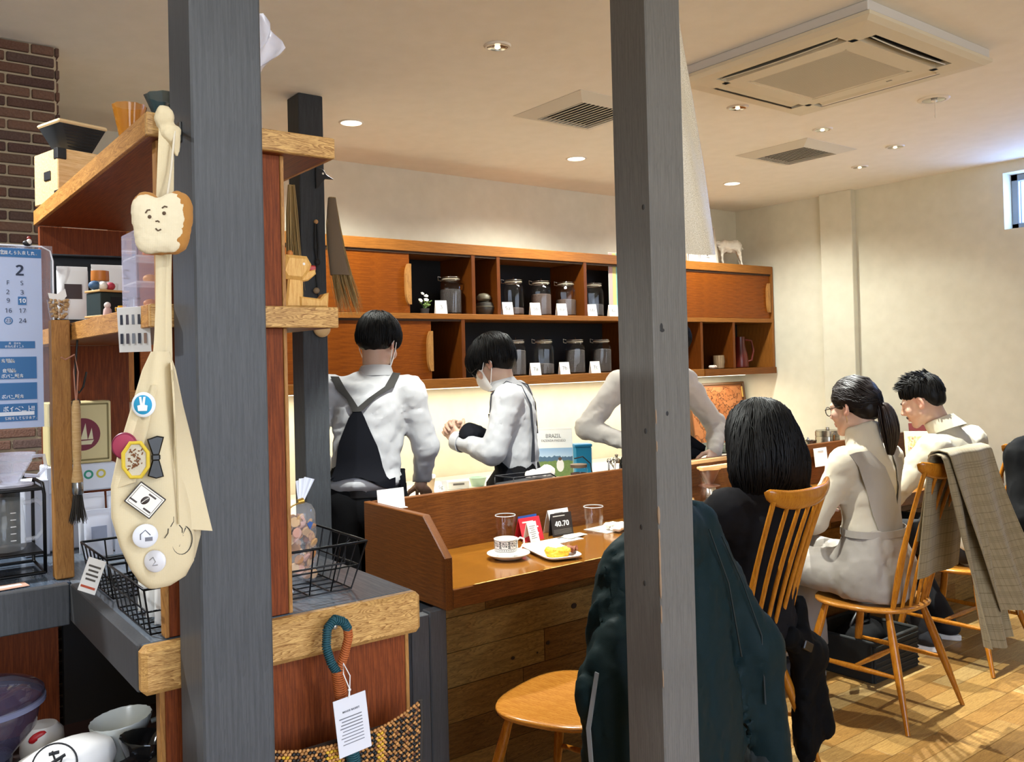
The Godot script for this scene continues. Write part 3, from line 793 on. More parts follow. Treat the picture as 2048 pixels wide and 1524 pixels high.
# a hand: wrist at the origin of T, fingers along +y, back of the hand towards +z, thumb at side * x
func hand_blob(b: Blob, T: Transform3D, side: float, curl: float, spread := 0.08) -> void:
	b.cap(T * v3(0, -0.03, 0), T * v3(0, 0.012, 0), 0.026, 0.024, 0.02)
	b.flat(T * v3(side * 0.010, 0.03, 0), T * v3(side * 0.012, 0.078, 0.001), 0.029, 0.026, T.basis.z, 0.48, 0.012)
	b.flat(T * v3(-side * 0.014, 0.03, 0), T * v3(-side * 0.018, 0.074, 0), 0.026, 0.023, T.basis.z, 0.50, 0.012)
	var lens := [0.070, 0.079, 0.073, 0.057]
	for k in 4:
		var x := side * (0.031 - 0.0205 * k)
		var p := v3(x, 0.083 - 0.004 * absf(k - 1.2), 0.0)
		var an := 0.0
		var out := side * spread * (1.5 - k) * 0.5
		for j in 3:
			an += curl * [0.75, 1.0, 0.7][j] * (1.0 + 0.12 * k)
			var l: float = lens[k] * [0.46, 0.30, 0.24][j]
			var q := p + v3(sin(out) * cos(an) * l, cos(an) * l, -sin(an) * l)
			b.cap(T * p, T * q, 0.0088 - 0.0006 * j, 0.0082 - 0.0007 * j, 0.0035 if j > 0 else 0.008)
			p = q
	var tp := v3(side * 0.028, 0.018, -0.006)
	var td := v3(side * 0.62, 0.70, -0.34).normalized()
	for j in 3:
		var l: float = [0.040, 0.032, 0.026][j]
		var q := tp + td * l
		b.cap(T * tp, T * q, [0.0135, 0.0105, 0.0095][j], [0.0108, 0.0097, 0.008][j], 0.008 if j == 0 else 0.004)
		tp = q
		td = (td + v3(-side * 0.35 * clampf(curl, 0, 1), 0.1, -0.35 * clampf(curl, 0.0, 1.0))).normalized()

func aim(at: Vector3, along: Vector3, back: Vector3) -> Transform3D:
	# y along the fingers, z out of the back of the hand
	var y := along.normalized()
	var z := (back - y * back.dot(y)).normalized()
	return Transform3D(Basis(y.cross(z), y, z), at)

func head_frame(at: Vector3, yaw := 0.0, pitch := 0.0, roll := 0.0) -> Transform3D:
	return Transform3D(Basis(Vector3.UP, yaw) * Basis(Vector3.RIGHT, pitch) * Basis(Vector3.BACK, roll), at)

# J: hip, chest, neck, H (head frame), sl sr el er wl wr, hl hr (hand frames), tl tr kl kr al ar
func body_mesh(J: Dictionary, head_cell := 0.005, hand_cell := 0.0034, curls := [0.5, 0.5], stubble := 0.0, jaw := 1.0) -> Shape:
	var s := Shape.new()
	var tint := skin_tint(J.H, stubble)
	var b := Blob.new()
	b.flat(J.hip, J.hip.lerp(J.chest, 0.5), 0.110, 0.105, Vector3.FORWARD, 0.68, 0.05)
	b.flat(J.hip.lerp(J.chest, 0.5), J.chest, 0.105, 0.13, Vector3.FORWARD, 0.66, 0.05)
	b.cap(J.sl, J.sr, 0.045, 0.045, 0.06)
	b.cap(J.chest, J.neck, 0.07, 0.05, 0.04)
	b.cap(J.neck, J.H * v3(0, -0.05, 0.02), 0.052, 0.050, 0.03)
	for q in [["sl", "el", "wl"], ["sr", "er", "wr"]]:
		b.cap(J[q[0]], J[q[1]], 0.044, 0.037, 0.03)
		b.cap(J[q[1]], J[q[2]], 0.037, 0.026, 0.015)
	for q in [["tl", "kl", "al"], ["tr", "kr", "ar"]]:
		b.cap(J[q[0]], J[q[1]], 0.075, 0.05, 0.03)
		b.cap(J[q[1]], J[q[2]], 0.05, 0.033, 0.02)
	b.net(s, 0.016, Vector3.INF, Vector3.INF, tint)
	var h := Blob.new()
	head_blob(h, J.H, jaw)
	h.cap(J.H * v3(0, -0.04, 0.025), J.neck, 0.052, 0.056, 0.025)
	h.net(s, head_cell, Vector3.INF, Vector3.INF, tint)
	for k in 2:
		var e := Blob.new()
		var T: Transform3D = J["hl"] if k == 0 else J["hr"]
		hand_blob(e, T, 1.0 if k == 0 else -1.0, curls[k])
		e.net(s, hand_cell, Vector3.INF, Vector3.INF, tint)
	return s

func shirt_blob(J: Dictionary, fat := 1.0, depth := 0.66) -> Blob:
	var b := Blob.new()
	b.flat(J.hip, J.hip.lerp(J.chest, 0.45), 0.148 * fat, 0.138 * fat, Vector3.FORWARD, depth, 0.04)
	b.flat(J.hip.lerp(J.chest, 0.45), J.chest, 0.138 * fat, 0.158 * fat, Vector3.FORWARD, depth, 0.04)
	b.cap(J.sl, J.chest.lerp(J.neck, 0.55), 0.058 * fat, 0.075 * fat, 0.05)
	b.cap(J.sr, J.chest.lerp(J.neck, 0.55), 0.058 * fat, 0.075 * fat, 0.05)
	return b

func sleeve(b: Blob, a: Vector3, e: Vector3, w: Vector3, r := [0.062, 0.053, 0.05, 0.036]) -> void:
	b.cap(a, e, r[0], r[1], 0.035)
	b.cap(e, w, r[2], r[3], 0.02)

func ring_band(T: Transform3D, r0: Vector2, r1: Vector2, h: float, tilt := 0.0, gap := 0.0, thick := 0.003, start := 0.0) -> Shape:
	# an upright band round the neck: oval r0 below, r1 above, open in front by gap
	var rows := []
	for j in 5:
		var u := j / 4.0
		var row := []
		for k in 33:
			var a := PI * 0.5 + start + (gap * 0.5 + (TAU - gap) * k / 32.0) + PI
			var r := r0.lerp(r1, u)
			row.append(T * v3(cos(a) * r.x, u * h + tilt * sin(a) * -1.0 * (1.0 - 0.4 * u), sin(a) * r.y))
		rows.append(row)
	return Shape.new().sheet(rows, thick)

# hair: a cap over the skull and locks that lie on it
func hair(J_H: Transform3D, cap_: Blob, parent: Node, m: Material, crown: Vector3, cut: Callable, count: int, lift: float, step: float, steps: int, width: float, seed_: int, cell := 0.006, pull := Vector3.ZERO, called := "hair") -> void:
	var s := Shape.new()
	cap_.net(s, cell)
	var rng := RandomNumberGenerator.new()
	rng.seed = seed_
	var I := J_H.affine_inverse()
	for k in count:
		var az := rng.randf() * TAU
		var down := sqrt(rng.randf()) * 1.5
		var p := J_H * (crown + v3(sin(az) * 0.06 * down, 0.03 - 0.02 * down, cos(az) * 0.06 * down))
		var dir := (J_H.basis * v3(sin(az), -0.25 - 0.35 * down, cos(az))).normalized()
		var pts := []
		var rad := []
		var n := steps
		for j in n:
			var e := 0.003
			var d0 := cap_.d(p)
			var g := v3(cap_.d(p + v3(e, 0, 0)) - d0, cap_.d(p + v3(0, e, 0)) - d0, cap_.d(p + v3(0, 0, e)) - d0).normalized()
			var off := lift * (0.4 + rng.randf() * 0.6)
			p -= g * (d0 - off)
			if not cut.call(I * p): break
			pts.append(p)
			rad.append(width * (0.55 + 0.45 * sin(PI * (j + 0.6) / n)))
			dir = (dir + Vector3.DOWN * 0.30 + pull + v3(rng.randf_range(-0.1, 0.1), 0, rng.randf_range(-0.1, 0.1)))
			dir = (dir - g * dir.dot(g)).normalized()
			p += dir * step
		if pts.size() > 2:
			rad[rad.size() - 1] = width * 0.12
			s.tube(pts, rad, 5, false, 0.5)
	part(called, s, m, parent)

func hair_mat() -> StandardMaterial3D:
	var m := mat("090706", 0.5)
	m.metallic_specular = 0.3
	return m

func short_hair_cap(T: Transform3D, low := -0.045, puff := 1.0) -> Blob:
	var b := Blob.new()
	var B := T.basis
	b.ell(T * v3(0, 0.040, 0.018), v3(0.085 * puff, 0.090 * puff, 0.104 * puff), 0.02, 0, B)
	b.ell(T * v3(0, -0.005, 0.055), v3(0.070, 0.070, 0.062), 0.025, 0, B)
	b.ell(T * v3(0, 0.045, -0.05), v3(0.066, 0.055, 0.055), 0.03, 0, B)
	# face and ears stay free
	b.ell(T * v3(0, -0.045, -0.085), v3(0.064, 0.082, 0.070), 0.012, 1, B)
	for s in [-1.0, 1.0]: b.ell(T * v3(s * 0.085, -0.03, -0.012), v3(0.022, 0.045, 0.034), 0.01, 1, B)
	b.half(T * v3(0, low, 0.05), B * v3(0, -1, -0.35), 1, 0.02)
	b.folds(0.004, 77, 26.0, v3(1, 0.25, 1), 2)
	return b

func mask(T: Transform3D, parent: Node) -> void:
	var rows := []
	for j in 9:
		var u := j / 8.0
		var y := lerpf(-0.012, -0.112, u)
		var row := []
		for k in 15:
			var a := -1.22 + 2.44 * k / 14.0
			var rx := lerpf(0.066, 0.058, u)
			var rz := 0.082 + 0.030 * sin(PI * clampf(u * 0.95 + 0.05, 0, 1)) * exp(-pow(a / 0.7, 2.0)) - 0.012 * u
			row.append(T * v3(sin(a) * rx * 1.08, y + 0.01 * absf(a) * (0.5 - u), -0.012 - cos(a) * rz))
		rows.append(row)
	var m := part("face_mask", Shape.new().sheet(rows, 0.0015), cloth("ecebea"), parent)
	for s in [-1.0, 1.0]:
		part("ear_loop", Shape.new().tube([T * v3(s * 0.066, -0.022, -0.042), T * v3(s * 0.082, 0.006, -0.008), T * v3(s * 0.086, 0.018, 0.016), T * v3(s * 0.083, -0.01, 0.030), T * v3(s * 0.080, -0.04, 0.012), T * v3(s * 0.062, -0.095, -0.034)], 0.0017, 6), mat("f2f2f0", 0.8), m)

func spectacles(T: Transform3D, parent: Node) -> void:
	var fr := Shape.new()
	for s in [-1.0, 1.0]:
		var ring := []
		for k in 20:
			var a := TAU * k / 20.0
			ring.append(T * v3(s * 0.034 + cos(a) * 0.025, -0.008 + sin(a) * 0.019, -0.104 + 0.008 * absf(s * 0.034 + cos(a) * 0.025) / 0.06))
		fr.tube(ring, 0.0019, 6, false, 1.0, true)
		fr.tube([T * v3(s * 0.059, 0.0, -0.098), T * v3(s * 0.072, 0.002, -0.06), T * v3(s * 0.080, 0.006, 0.0), T * v3(s * 0.082, -0.012, 0.03)], 0.0018, 6)
	fr.tube([T * v3(-0.009, -0.004, -0.104), T * v3(0, 0.0, -0.107), T * v3(0.009, -0.004, -0.104)], 0.0016, 6)
	part("glasses", fr, mat("1a1716", 0.25), parent)

func person(label: String, at: Vector3, turn: float) -> Node3D:
	return thing("person", label, "person", at, turn)

func legs_standing(J: Dictionary) -> void:
	var y: float = J.hip.y
	J.tl = v3(-0.09, y - 0.04, 0); J.tr = v3(0.09, y - 0.04, 0)
	J.kl = v3(-0.10, 0.48, -0.02); J.kr = v3(0.10, 0.48, -0.02)
	J.al = v3(-0.10, 0.10, 0.02); J.ar = v3(0.10, 0.10, 0.02)

func legs_seated(J: Dictionary, spread := 0.10, back := 0.0) -> void:
	J.tl = v3(-0.085, 0.535, 0.02); J.tr = v3(0.085, 0.535, 0.02)
	J.kl = v3(-spread, 0.545, -0.42); J.kr = v3(spread, 0.545, -0.42)
	J.al = v3(-spread, 0.11, -0.42 + back); J.ar = v3(spread, 0.11, -0.42 + back)

func trousers(J: Dictionary, seat := 0.0, r := [0.098, 0.07, 0.066, 0.055]) -> Blob:
	var b := Blob.new()
	b.flat(J.hip + v3(0, 0.03, 0), J.hip + v3(0, -0.05, 0), 0.150, 0.155, Vector3.FORWARD, 0.68, 0.03)
	for q in [["tl", "kl"], ["tr", "kr"]]: b.cap(J[q[0]], J[q[1]], r[0], r[1], 0.03)
	if seat > 0.0: b.half(v3(0, seat, 0), Vector3.DOWN, 1, 0.01)
	for q in [["kl", "al"], ["kr", "ar"]]: b.cap(J[q[0]], J[q[1]], r[2], r[3], 0.02)
	return b

func shoes(J: Dictionary, parent: Node, upper: String, sole: String) -> void:
	for k in ["al", "ar"]:
		var a: Vector3 = J[k]
		var f := v3(a.x, 0, a.z)
		var sh := Blob.new()
		sh.flat(f + v3(0, 0.055, 0.035), f + v3(0, 0.045, -0.13), 0.045, 0.042, Vector3.UP, 0.7, 0.03)
		sh.cap(f + v3(0, 0.06, 0.02), f + v3(0, 0.10, 0.015), 0.045, 0.042, 0.03)
		sh.half(f + v3(0, 0.024, 0), Vector3.DOWN, 1, 0.004)
		sh.half(f + v3(0, 0.105, 0), Vector3.UP, 1, 0.004)
		var o := part("shoe", sh.net(Shape.new(), 0.010), mat(upper, 0.7), parent)
		var out := []
		for j in 24:
			var t := TAU * j / 24.0
			out.append(Vector2(cos(t) * 0.044 * (1.0 - 0.12 * sin(t)), sin(t) * 0.132))
		part("sole", Shape.new().slab(out, 0.027, Transform3D(Basis(Vector3.RIGHT, PI * 0.5), f + v3(0, 0.0145, -0.045)), 0.004), mat(sole, 0.6), o)

func collar(J: Dictionary, parent: Node, m: Material, lean := 0.0, h := 0.042, r := 0.066) -> void:
	var up: Vector3 = (J.H.origin - J.neck).normalized()
	var x := Vector3.RIGHT
	var T := Transform3D(Basis(x, up, x.cross(up)), J.neck - up * 0.015)
	var s := ring_band(T, Vector2(r + 0.004, r + 0.002), Vector2(r - 0.004, r - 0.006), h, 0.018, 0.25)
	s.add(ring_band(T, Vector2(r + 0.016, r + 0.012), Vector2(r - 0.002, r - 0.003), h + 0.003, 0.020, 0.5))
	part("collar", s, m, parent)

# a strap or panel laid on a garment: a strip of points pressed onto its surface
func laid(b: Blob, line: Array, width: Array, lift := 0.004, thick := 0.003, side := Vector3.RIGHT, cols := 5) -> Shape:
	var rows := []
	for k in line.size():
		var row := []
		for j in cols:
			var p: Vector3 = line[k] + side * (width[k] * ((j / (cols - 1.0)) - 0.5))
			for it in 3:
				var d0 := b.d(p)
				var e := 0.004
				var g := v3(b.d(p + v3(e, 0, 0)) - d0, b.d(p + v3(0, e, 0)) - d0, b.d(p + v3(0, 0, e)) - d0)
				if g.length() < 1e-7: break
				p -= g.normalized() * (d0 - lift)
			row.append(p)
		rows.append(row)
	return Shape.new().sheet(rows, thick)

func press(b: Blob, p: Vector3, lift: float) -> Vector3:
	for it in 3:
		var d0 := b.d(p)
		var e := 0.004
		var g := v3(b.d(p + v3(e, 0, 0)) - d0, b.d(p + v3(0, e, 0)) - d0, b.d(p + v3(0, 0, e)) - d0)
		if g.length() < 1e-7: break
		p -= g.normalized() * (d0 - lift)
	return p

func make_people() -> void:
	var shirt := cloth("a9a9ab", 0.85)
	var navy := cloth("0e0f15", 0.85, 0.1)
	var black := cloth("121214", 0.9, 0.15)
	person_left(shirt, navy, black)
	person_side(shirt, navy, black)
	person_behind(cloth("b4aea6", 0.85), navy, black)
	woman_black()
	woman_grey()
	man_cream()

func person_left(shirt: Material, navy: Material, black: Material) -> void:
	var t := person("standing café worker seen from behind, white shirt, dark apron crossed at the back, black hair", v3(1.77, 0, -3.40), -0.52)
	var J := {}
	J.hip = v3(0, 0.92, 0.0); J.chest = v3(0.03, 1.25, -0.02); J.neck = v3(0.055, 1.415, -0.055)
	J.H = head_frame(v3(0.072, 1.545, -0.095), -0.45, -0.38, -0.06)
	J.sl = v3(-0.150, 1.345, -0.04); J.sr = v3(0.205, 1.335, -0.03)
	J.el = v3(-0.235, 1.09, -0.10); J.er = v3(0.268, 1.085, -0.06)
	J.wl = v3(-0.16, 0.96, -0.28); J.wr = v3(0.245, 0.895, -0.17)
	J.hl = aim(J.wl, v3(0.3, -0.5, -0.7), v3(0, 0.6, -0.4)); J.hr = aim(J.wr, v3(0.15, -0.35, -0.9), v3(0.2, 0.9, -0.3))
	legs_standing(J)
	part("body", body_mesh(J, 0.0045, 0.0036, [0.5, 0.25]), tinted(0.5, 0.15), t)
	var b := shirt_blob(J, 1.0, 0.68)
	sleeve(b, J.sl, J.el, J.wl, [0.066, 0.06, 0.058, 0.04])
	sleeve(b, J.sr, J.er, J.wr, [0.066, 0.060, 0.058, 0.042])
	b.ell(J.hip + v3(0, 0.03, 0.01), v3(0.17, 0.05, 0.125), 0.04)
	b.half(v3(0, 0.915, 0), v3(0, -1, 0), 1)
	b.folds(0.009, 21, 5.5, v3(0.8, 1.5, 0.8), 3)
	part("shirt", b.net(Shape.new(), 0.0105), shirt, t)
	collar(J, t, shirt)
	b.amp = 0.0
	# the apron: crossed straps, back panel, waist
	var ap := Shape.new()
	var cross := v3(-0.03, 1.255, 0.14)
	ap.add(laid(b, [v3(-0.115, 1.41, 0.02), v3(-0.10, 1.37, 0.12), v3(-0.065, 1.315, 0.15), cross], [0.034, 0.034, 0.034, 0.04], 0.010))
	ap.add(laid(b, [v3(0.145, 1.40, 0.0), v3(0.125, 1.37, 0.11), v3(0.05, 1.32, 0.15), cross], [0.038, 0.038, 0.038, 0.045], 0.012))
	var apron := part("apron", ap, cloth("2a2826"), t)
	var rows := []
	for j in 13:
		var u := j / 12.0
		var y := lerpf(1.262, 0.90, u)
		var row := []
		var l := lerpf(-0.045, -0.24, pow(u, 0.75)) if u < 0.72 else -0.24
		var r := lerpf(-0.012, 0.175, pow(u, 0.95)) if u < 0.8 else 0.175
		# the open lower edge at the back: shirt shows below the arch
		for k in 9:
			var x := lerpf(l, r, k / 8.0)
			var arch := 1.02 - 0.65 * pow(x + 0.04, 2.0) * 2.0 - 0.11 * clampf((x + 0.02) / 0.18, 0.0, 1.0)
			row.append(press(b, v3(x, maxf(y, arch), 0.16 - 0.4 * x * x), 0.010))
		rows.append(row)
	part("back_panel", Shape.new().sheet(rows, 0.003), navy, apron)
	var wrap := []
	for j in 9:
		var u := j / 8.0
		var row := []
		for k in 8:
			var a := lerpf(0.15, -2.2, k / 7.0)
			row.append(press(b, v3(cos(a) * 0.19, lerpf(1.0, 0.915, u) + 0.02 * sin(a), sin(a) * -0.0 + 0.13 * sin(-a + PI * 0.5) * 0.0 + 0.13 * sin(a + 0.9)), 0.012))
		wrap.append(row)
	part("side_panel", Shape.new().sheet(wrap, 0.004), navy, apron)
	var skirt := Shape.new()
	var sk := []
	for j in 8:
		var u := j / 7.0
		var row := []
		for k in 13:
			var a := lerpf(0.55, 0.55 - PI - 1.1, k / 12.0)
			var r := 0.175 + 0.02 * u + 0.006 * sin(a * 7.0 + u)
			row.append(v3(cos(a) * r, lerpf(0.94, 0.42, u), sin(a) * r * 0.8))
		sk.append(row)
	part("skirt", skirt.sheet(sk, 0.004), navy, apron)
	var tr := trousers(J)
	tr.folds(0.006, 5, 8.0, v3(1, 0.7, 1))
	part("trousers", tr.net(Shape.new(), 0.013), black, t)
	part("belt", ring_band(Transform3D(Basis.IDENTITY, v3(0, 0.895, 0)), Vector2(0.152, 0.108), Vector2(0.150, 0.106), 0.032), mat("0c0c0d", 0.35), t)
	shoes(J, t, "17171a", "2a2a2a")
	var hc := short_hair_cap(J.H, -0.055, 1.06)
	var T: Transform3D = J.H
	hair(T, hc, t, hair_mat(), v3(0, 0.105, 0.05), func(q: Vector3) -> bool: return q.y > -0.062 + 0.5 * maxf(0.0, -q.z) and not (absf(q.x) > 0.06 and q.y < 0.0 and absf(q.z) < 0.03), 420, 0.004, 0.013, 12, 0.0034, 31)
	mask(T, t)

func person_side(shirt: Material, navy: Material, black: Material) -> void:
	var t := person("café worker turned left in profile, black bowl hair, white mask, hands at chest", v3(2.55, 0, -3.35), 0.78)
	var J := {}
	J.hip = v3(0, 0.87, 0.02); J.chest = v3(0, 1.19, 0.0); J.neck = v3(0, 1.335, -0.05)
	J.H = head_frame(v3(0.0, 1.445, -0.10), -0.25, -0.50, 0.0)
	J.sl = v3(-0.165, 1.285, 0.0); J.sr = v3(0.165, 1.285, 0.0)
	J.el = v3(-0.195, 1.035, -0.075); J.er = v3(0.195, 1.04, -0.09)
	J.wl = v3(-0.055, 1.075, -0.265); J.wr = v3(0.05, 1.10, -0.27)
	J.hl = aim(J.wl, v3(0.25, 0.55, -0.45), v3(-0.7, 0.2, -0.4)); J.hr = aim(J.wr, v3(-0.4, 0.35, -0.45), v3(0.6, 0.4, -0.3))
	legs_standing(J)
	part("body", body_mesh(J, 0.0045, 0.0032, [0.95, 0.8]), tinted(0.5, 0.15), t)
	var b := shirt_blob(J, 0.98, 0.70)
	sleeve(b, J.sl, J.el, J.wl, [0.068, 0.062, 0.06, 0.044])
	sleeve(b, J.sr, J.er, J.wr, [0.068, 0.062, 0.06, 0.044])
	b.folds(0.010, 33, 6.0, v3(1.2, 0.9, 1.2), 3)
	# sleeves end short of the wrists
	var cut := Blob.new()
	part("shirt", b.net(Shape.new(), 0.0105, b.lo, v3(b.hi.x, b.hi.y, b.hi.z)), shirt, t)
	collar(J, t, shirt)
	b.amp = 0.0
	for k in 2:
		var w: Vector3 = J.wl if k == 0 else J.wr
		var e: Vector3 = J.el if k == 0 else J.er
		var d := (w - e).normalized()
		var x := d.cross(Vector3.UP).normalized()
		part("cuff", ring_band(Transform3D(Basis(x, d, x.cross(d)), w - d * 0.03), Vector2(0.047, 0.047), Vector2(0.044, 0.044), 0.05, 0.0, 0.0, 0.005), shirt, t)
	var ap := Shape.new()
	ap.add(laid(b, [v3(-0.085, 1.20, -0.16), v3(-0.09, 1.30, -0.10), v3(-0.10, 1.36, -0.02), v3(-0.11, 1.34, 0.06), v3(-0.10, 1.25, 0.13), v3(-0.10, 1.10, 0.14), v3(-0.12, 0.98, 0.13)], [0.016, 0.016, 0.016, 0.016, 0.016, 0.02, 0.035], 0.009))
	ap.add(laid(b, [v3(0.085, 1.20, -0.16), v3(0.09, 1.30, -0.10), v3(0.10, 1.36, -0.02), v3(0.11, 1.34, 0.06), v3(0.10, 1.25, 0.13), v3(0.10, 1.10, 0.14)], [0.016, 0.016, 0.016, 0.016, 0.016, 0.02], 0.009))
	var apron := part("apron", ap, cloth("23252e"), t)
	var rows := []
	for j in 15:
		var u := j / 14.0
		var row := []
		var y := lerpf(1.20, 0.45, u)
		var wide := lerpf(0.75, 2.25, smoothstep(0.15, 0.5, u))
		for k in 15:
			var a := -PI * 0.5 + lerpf(-wide, wide, k / 14.0)
			var r := lerpf(0.15, 0.185, u) + 0.006 * sin(a * 6.0)
			var p := v3(cos(a) * r, y, sin(a) * r * 0.82 + 0.0)
			row.append(press(b, p, 0.012) if y > 0.90 and absf(a + PI * 0.5) < 0.9 else p)
		rows.append(row)
	part("bib", Shape.new().sheet(rows, 0.004), navy, apron)
	var bun := Blob.new()
	bun.ell(v3(-0.045, 1.10, -0.205), v3(0.085, 0.05, 0.06), 0.03).cap(v3(0.05, 1.09, -0.17), v3(-0.05, 1.11, -0.21), 0.04, 0.045, 0.03).folds(0.008, 9, 18.0)
	part("gathered_cloth", bun.net(Shape.new(), 0.008), navy, apron)
	var tr := trousers(J)
	part("trousers", tr.net(Shape.new(), 0.014), black, t)
	shoes(J, t, "17171a", "2a2a2a")
	var T: Transform3D = J.H
	var hc := short_hair_cap(T, -0.075, 1.10)
	hc.ell(T * v3(0, 0.03, -0.085), v3(0.062, 0.045, 0.028), 0.02, 0, T.basis)
	hair(T, hc, t, hair_mat(), v3(0, 0.11, 0.03), func(q: Vector3) -> bool: return q.y > (-0.085 if q.z > 0.0 else -0.02) and not (absf(q.x) > 0.07 and q.y < -0.03 and q.z < 0.02), 460, 0.005, 0.014, 13, 0.0036, 37)
	mask(T, t)
	spectacles(T, t)

func person_behind(shirt: Material, navy: Material, black: Material) -> void:
	var t := person("café worker half hidden behind the middle post, cream shirt, both elbows bent", v3(3.37, 0, -3.24), PI - 0.25)
	var J := {}
	J.hip = v3(0, 0.92, 0.0); J.chest = v3(0, 1.24, -0.02); J.neck = v3(0, 1.40, -0.06)
	J.H = head_frame(v3(-0.06, 1.525, -0.10), 0.1, -0.45, 0.0)
	J.sl = v3(-0.195, 1.325, -0.02); J.sr = v3(0.195, 1.325, -0.02)
	J.el = v3(-0.385, 1.075, -0.03); J.er = v3(0.375, 1.10, 0.02)
	J.wl = v3(-0.25, 0.955, -0.20); J.wr = v3(0.205, 1.02, -0.155)
	J.hl = aim(J.wl, v3(0.5, -0.4, -0.5), v3(-0.4, 0.6, -0.2)); J.hr = aim(J.wr, v3(-0.6, -0.5, -0.35), v3(0.3, 0.6, -0.7))
	legs_standing(J)
	part("body", body_mesh(J, 0.0055, 0.0032, [0.8, 0.85]), tinted(0.5, 0.15), t)
	var b := shirt_blob(J, 1.03, 0.68)
	sleeve(b, J.sl, J.el, J.wl, [0.068, 0.060, 0.058, 0.044])
	sleeve(b, J.sr, J.er, J.wr, [0.068, 0.060, 0.058, 0.044])
	b.folds(0.010, 41, 5.5, v3(1.0, 1.2, 1.0), 3)
	part("shirt", b.net(Shape.new(), 0.0105), shirt, t)
	collar(J, t, shirt)
	b.amp = 0.0
	var rows := []
	for j in 13:
		var u := j / 12.0
		var row := []
		for k in 11:
			var w := lerpf(0.10, 0.17, smoothstep(0.0, 0.4, u))
			row.append(press(b, v3(lerpf(-w, w, k / 10.0), lerpf(1.25, 0.55, u), -0.17), 0.010) if u < 0.5 else v3(lerpf(-w, w, k / 10.0), lerpf(1.25, 0.55, u), -0.125 + 0.8 * pow(lerpf(-w, w, k / 10.0), 2.0)))
		rows.append(row)
	part("apron", Shape.new().sheet(rows, 0.004), navy, t)
	part("trousers", trousers(J).net(Shape.new(), 0.015), black, t)
	shoes(J, t, "17171a", "2a2a2a")
	var T: Transform3D = J.H
	hair(T, short_hair_cap(T, -0.05, 1.06), t, hair_mat(), v3(0, 0.11, 0.03), func(q: Vector3) -> bool: return q.y > -0.055 + 0.6 * maxf(0.0, -q.z), 300, 0.004, 0.013, 11, 0.0036, 43)
	mask(T, t)

func woman_black() -> void:
	var t := person("seated woman seen from behind in charcoal top with loose shoulder length black hair", v3(2.47, 0, -1.98), -0.10)
	var J := {}
	J.hip = v3(0.01, 0.54, 0.05); J.chest = v3(0.04, 0.86, 0.10); J.neck = v3(0.055, 1.02, 0.085)
	J.H = head_frame(v3(0.06, 1.165, 0.05), -0.15, -0.12, 0.0)
	J.sl = v3(-0.135, 0.945, 0.09); J.sr = v3(0.215, 0.93, 0.08)
	J.el = v3(-0.235, 0.745, -0.10); J.er = v3(0.31, 0.72, -0.10)
	J.wl = v3(-0.10, 0.80, -0.33); J.wr = v3(0.18, 0.80, -0.34)
	J.hl = aim(J.wl, v3(0.3, 0, -0.9), v3(0, 1, 0)); J.hr = aim(J.wr, v3(-0.3, 0, -0.9), v3(0, 1, 0))
	legs_seated(J)
	part("body", body_mesh(J, 0.0055, 0.004, [0.4, 0.4]), tinted(0.5, 0.15), t)
	var b := shirt_blob(J, 1.0, 0.68)
	sleeve(b, J.sl, J.el, J.wl, [0.070, 0.062, 0.058, 0.040])
	sleeve(b, J.sr, J.er, J.wr, [0.070, 0.062, 0.058, 0.040])
	b.ell(J.hip, v3(0.17, 0.10, 0.13), 0.05)
	b.folds(0.010, 51, 6.0, v3(0.9, 1.4, 0.9), 3)
	part("jumper", b.net(Shape.new(), 0.011), cloth("141315", 0.9, 0.1), t)
	part("trousers", trousers(J, 0.447).folds(0.005, 3, 8.0).net(Shape.new(), 0.014), cloth("151517"), t)
	shoes(J, t, "121212", "1c1c1c")
	# loose hair that falls past the shoulders
	var T: Transform3D = J.H
	var h := Blob.new()
	h.ell(T * v3(0, 0.045, 0.018), v3(0.094, 0.088, 0.108), 0.02, 0, T.basis)
	h.ell(T * v3(0, -0.01, 0.030), v3(0.125, 0.100, 0.108), 0.05, 0)
	h.ell(T * v3(0.004, -0.090, 0.045), v3(0.156, 0.115, 0.098), 0.05, 0)
	h.flat(T * v3(-0.075, -0.14, 0.045), T * v3(-0.088, -0.215, 0.05), 0.064, 0.042, Vector3.FORWARD, 0.8, 0.04)
	h.flat(T * v3(0.075, -0.14, 0.045), T * v3(0.095, -0.205, 0.055), 0.066, 0.046, Vector3.FORWARD, 0.8, 0.04)
	h.ell(T * v3(0, -0.06, -0.10), v3(0.062, 0.11, 0.075), 0.02, 1, T.basis)
	h.folds(0.006, 61, 30.0, v3(1, 0.12, 1), 2)
	hair(T, h, t, hair_mat(), v3(0, 0.115, 0.02), func(q: Vector3) -> bool: return q.y > -0.255, 620, 0.004, 0.021, 20, 0.0038, 47, 0.0065)

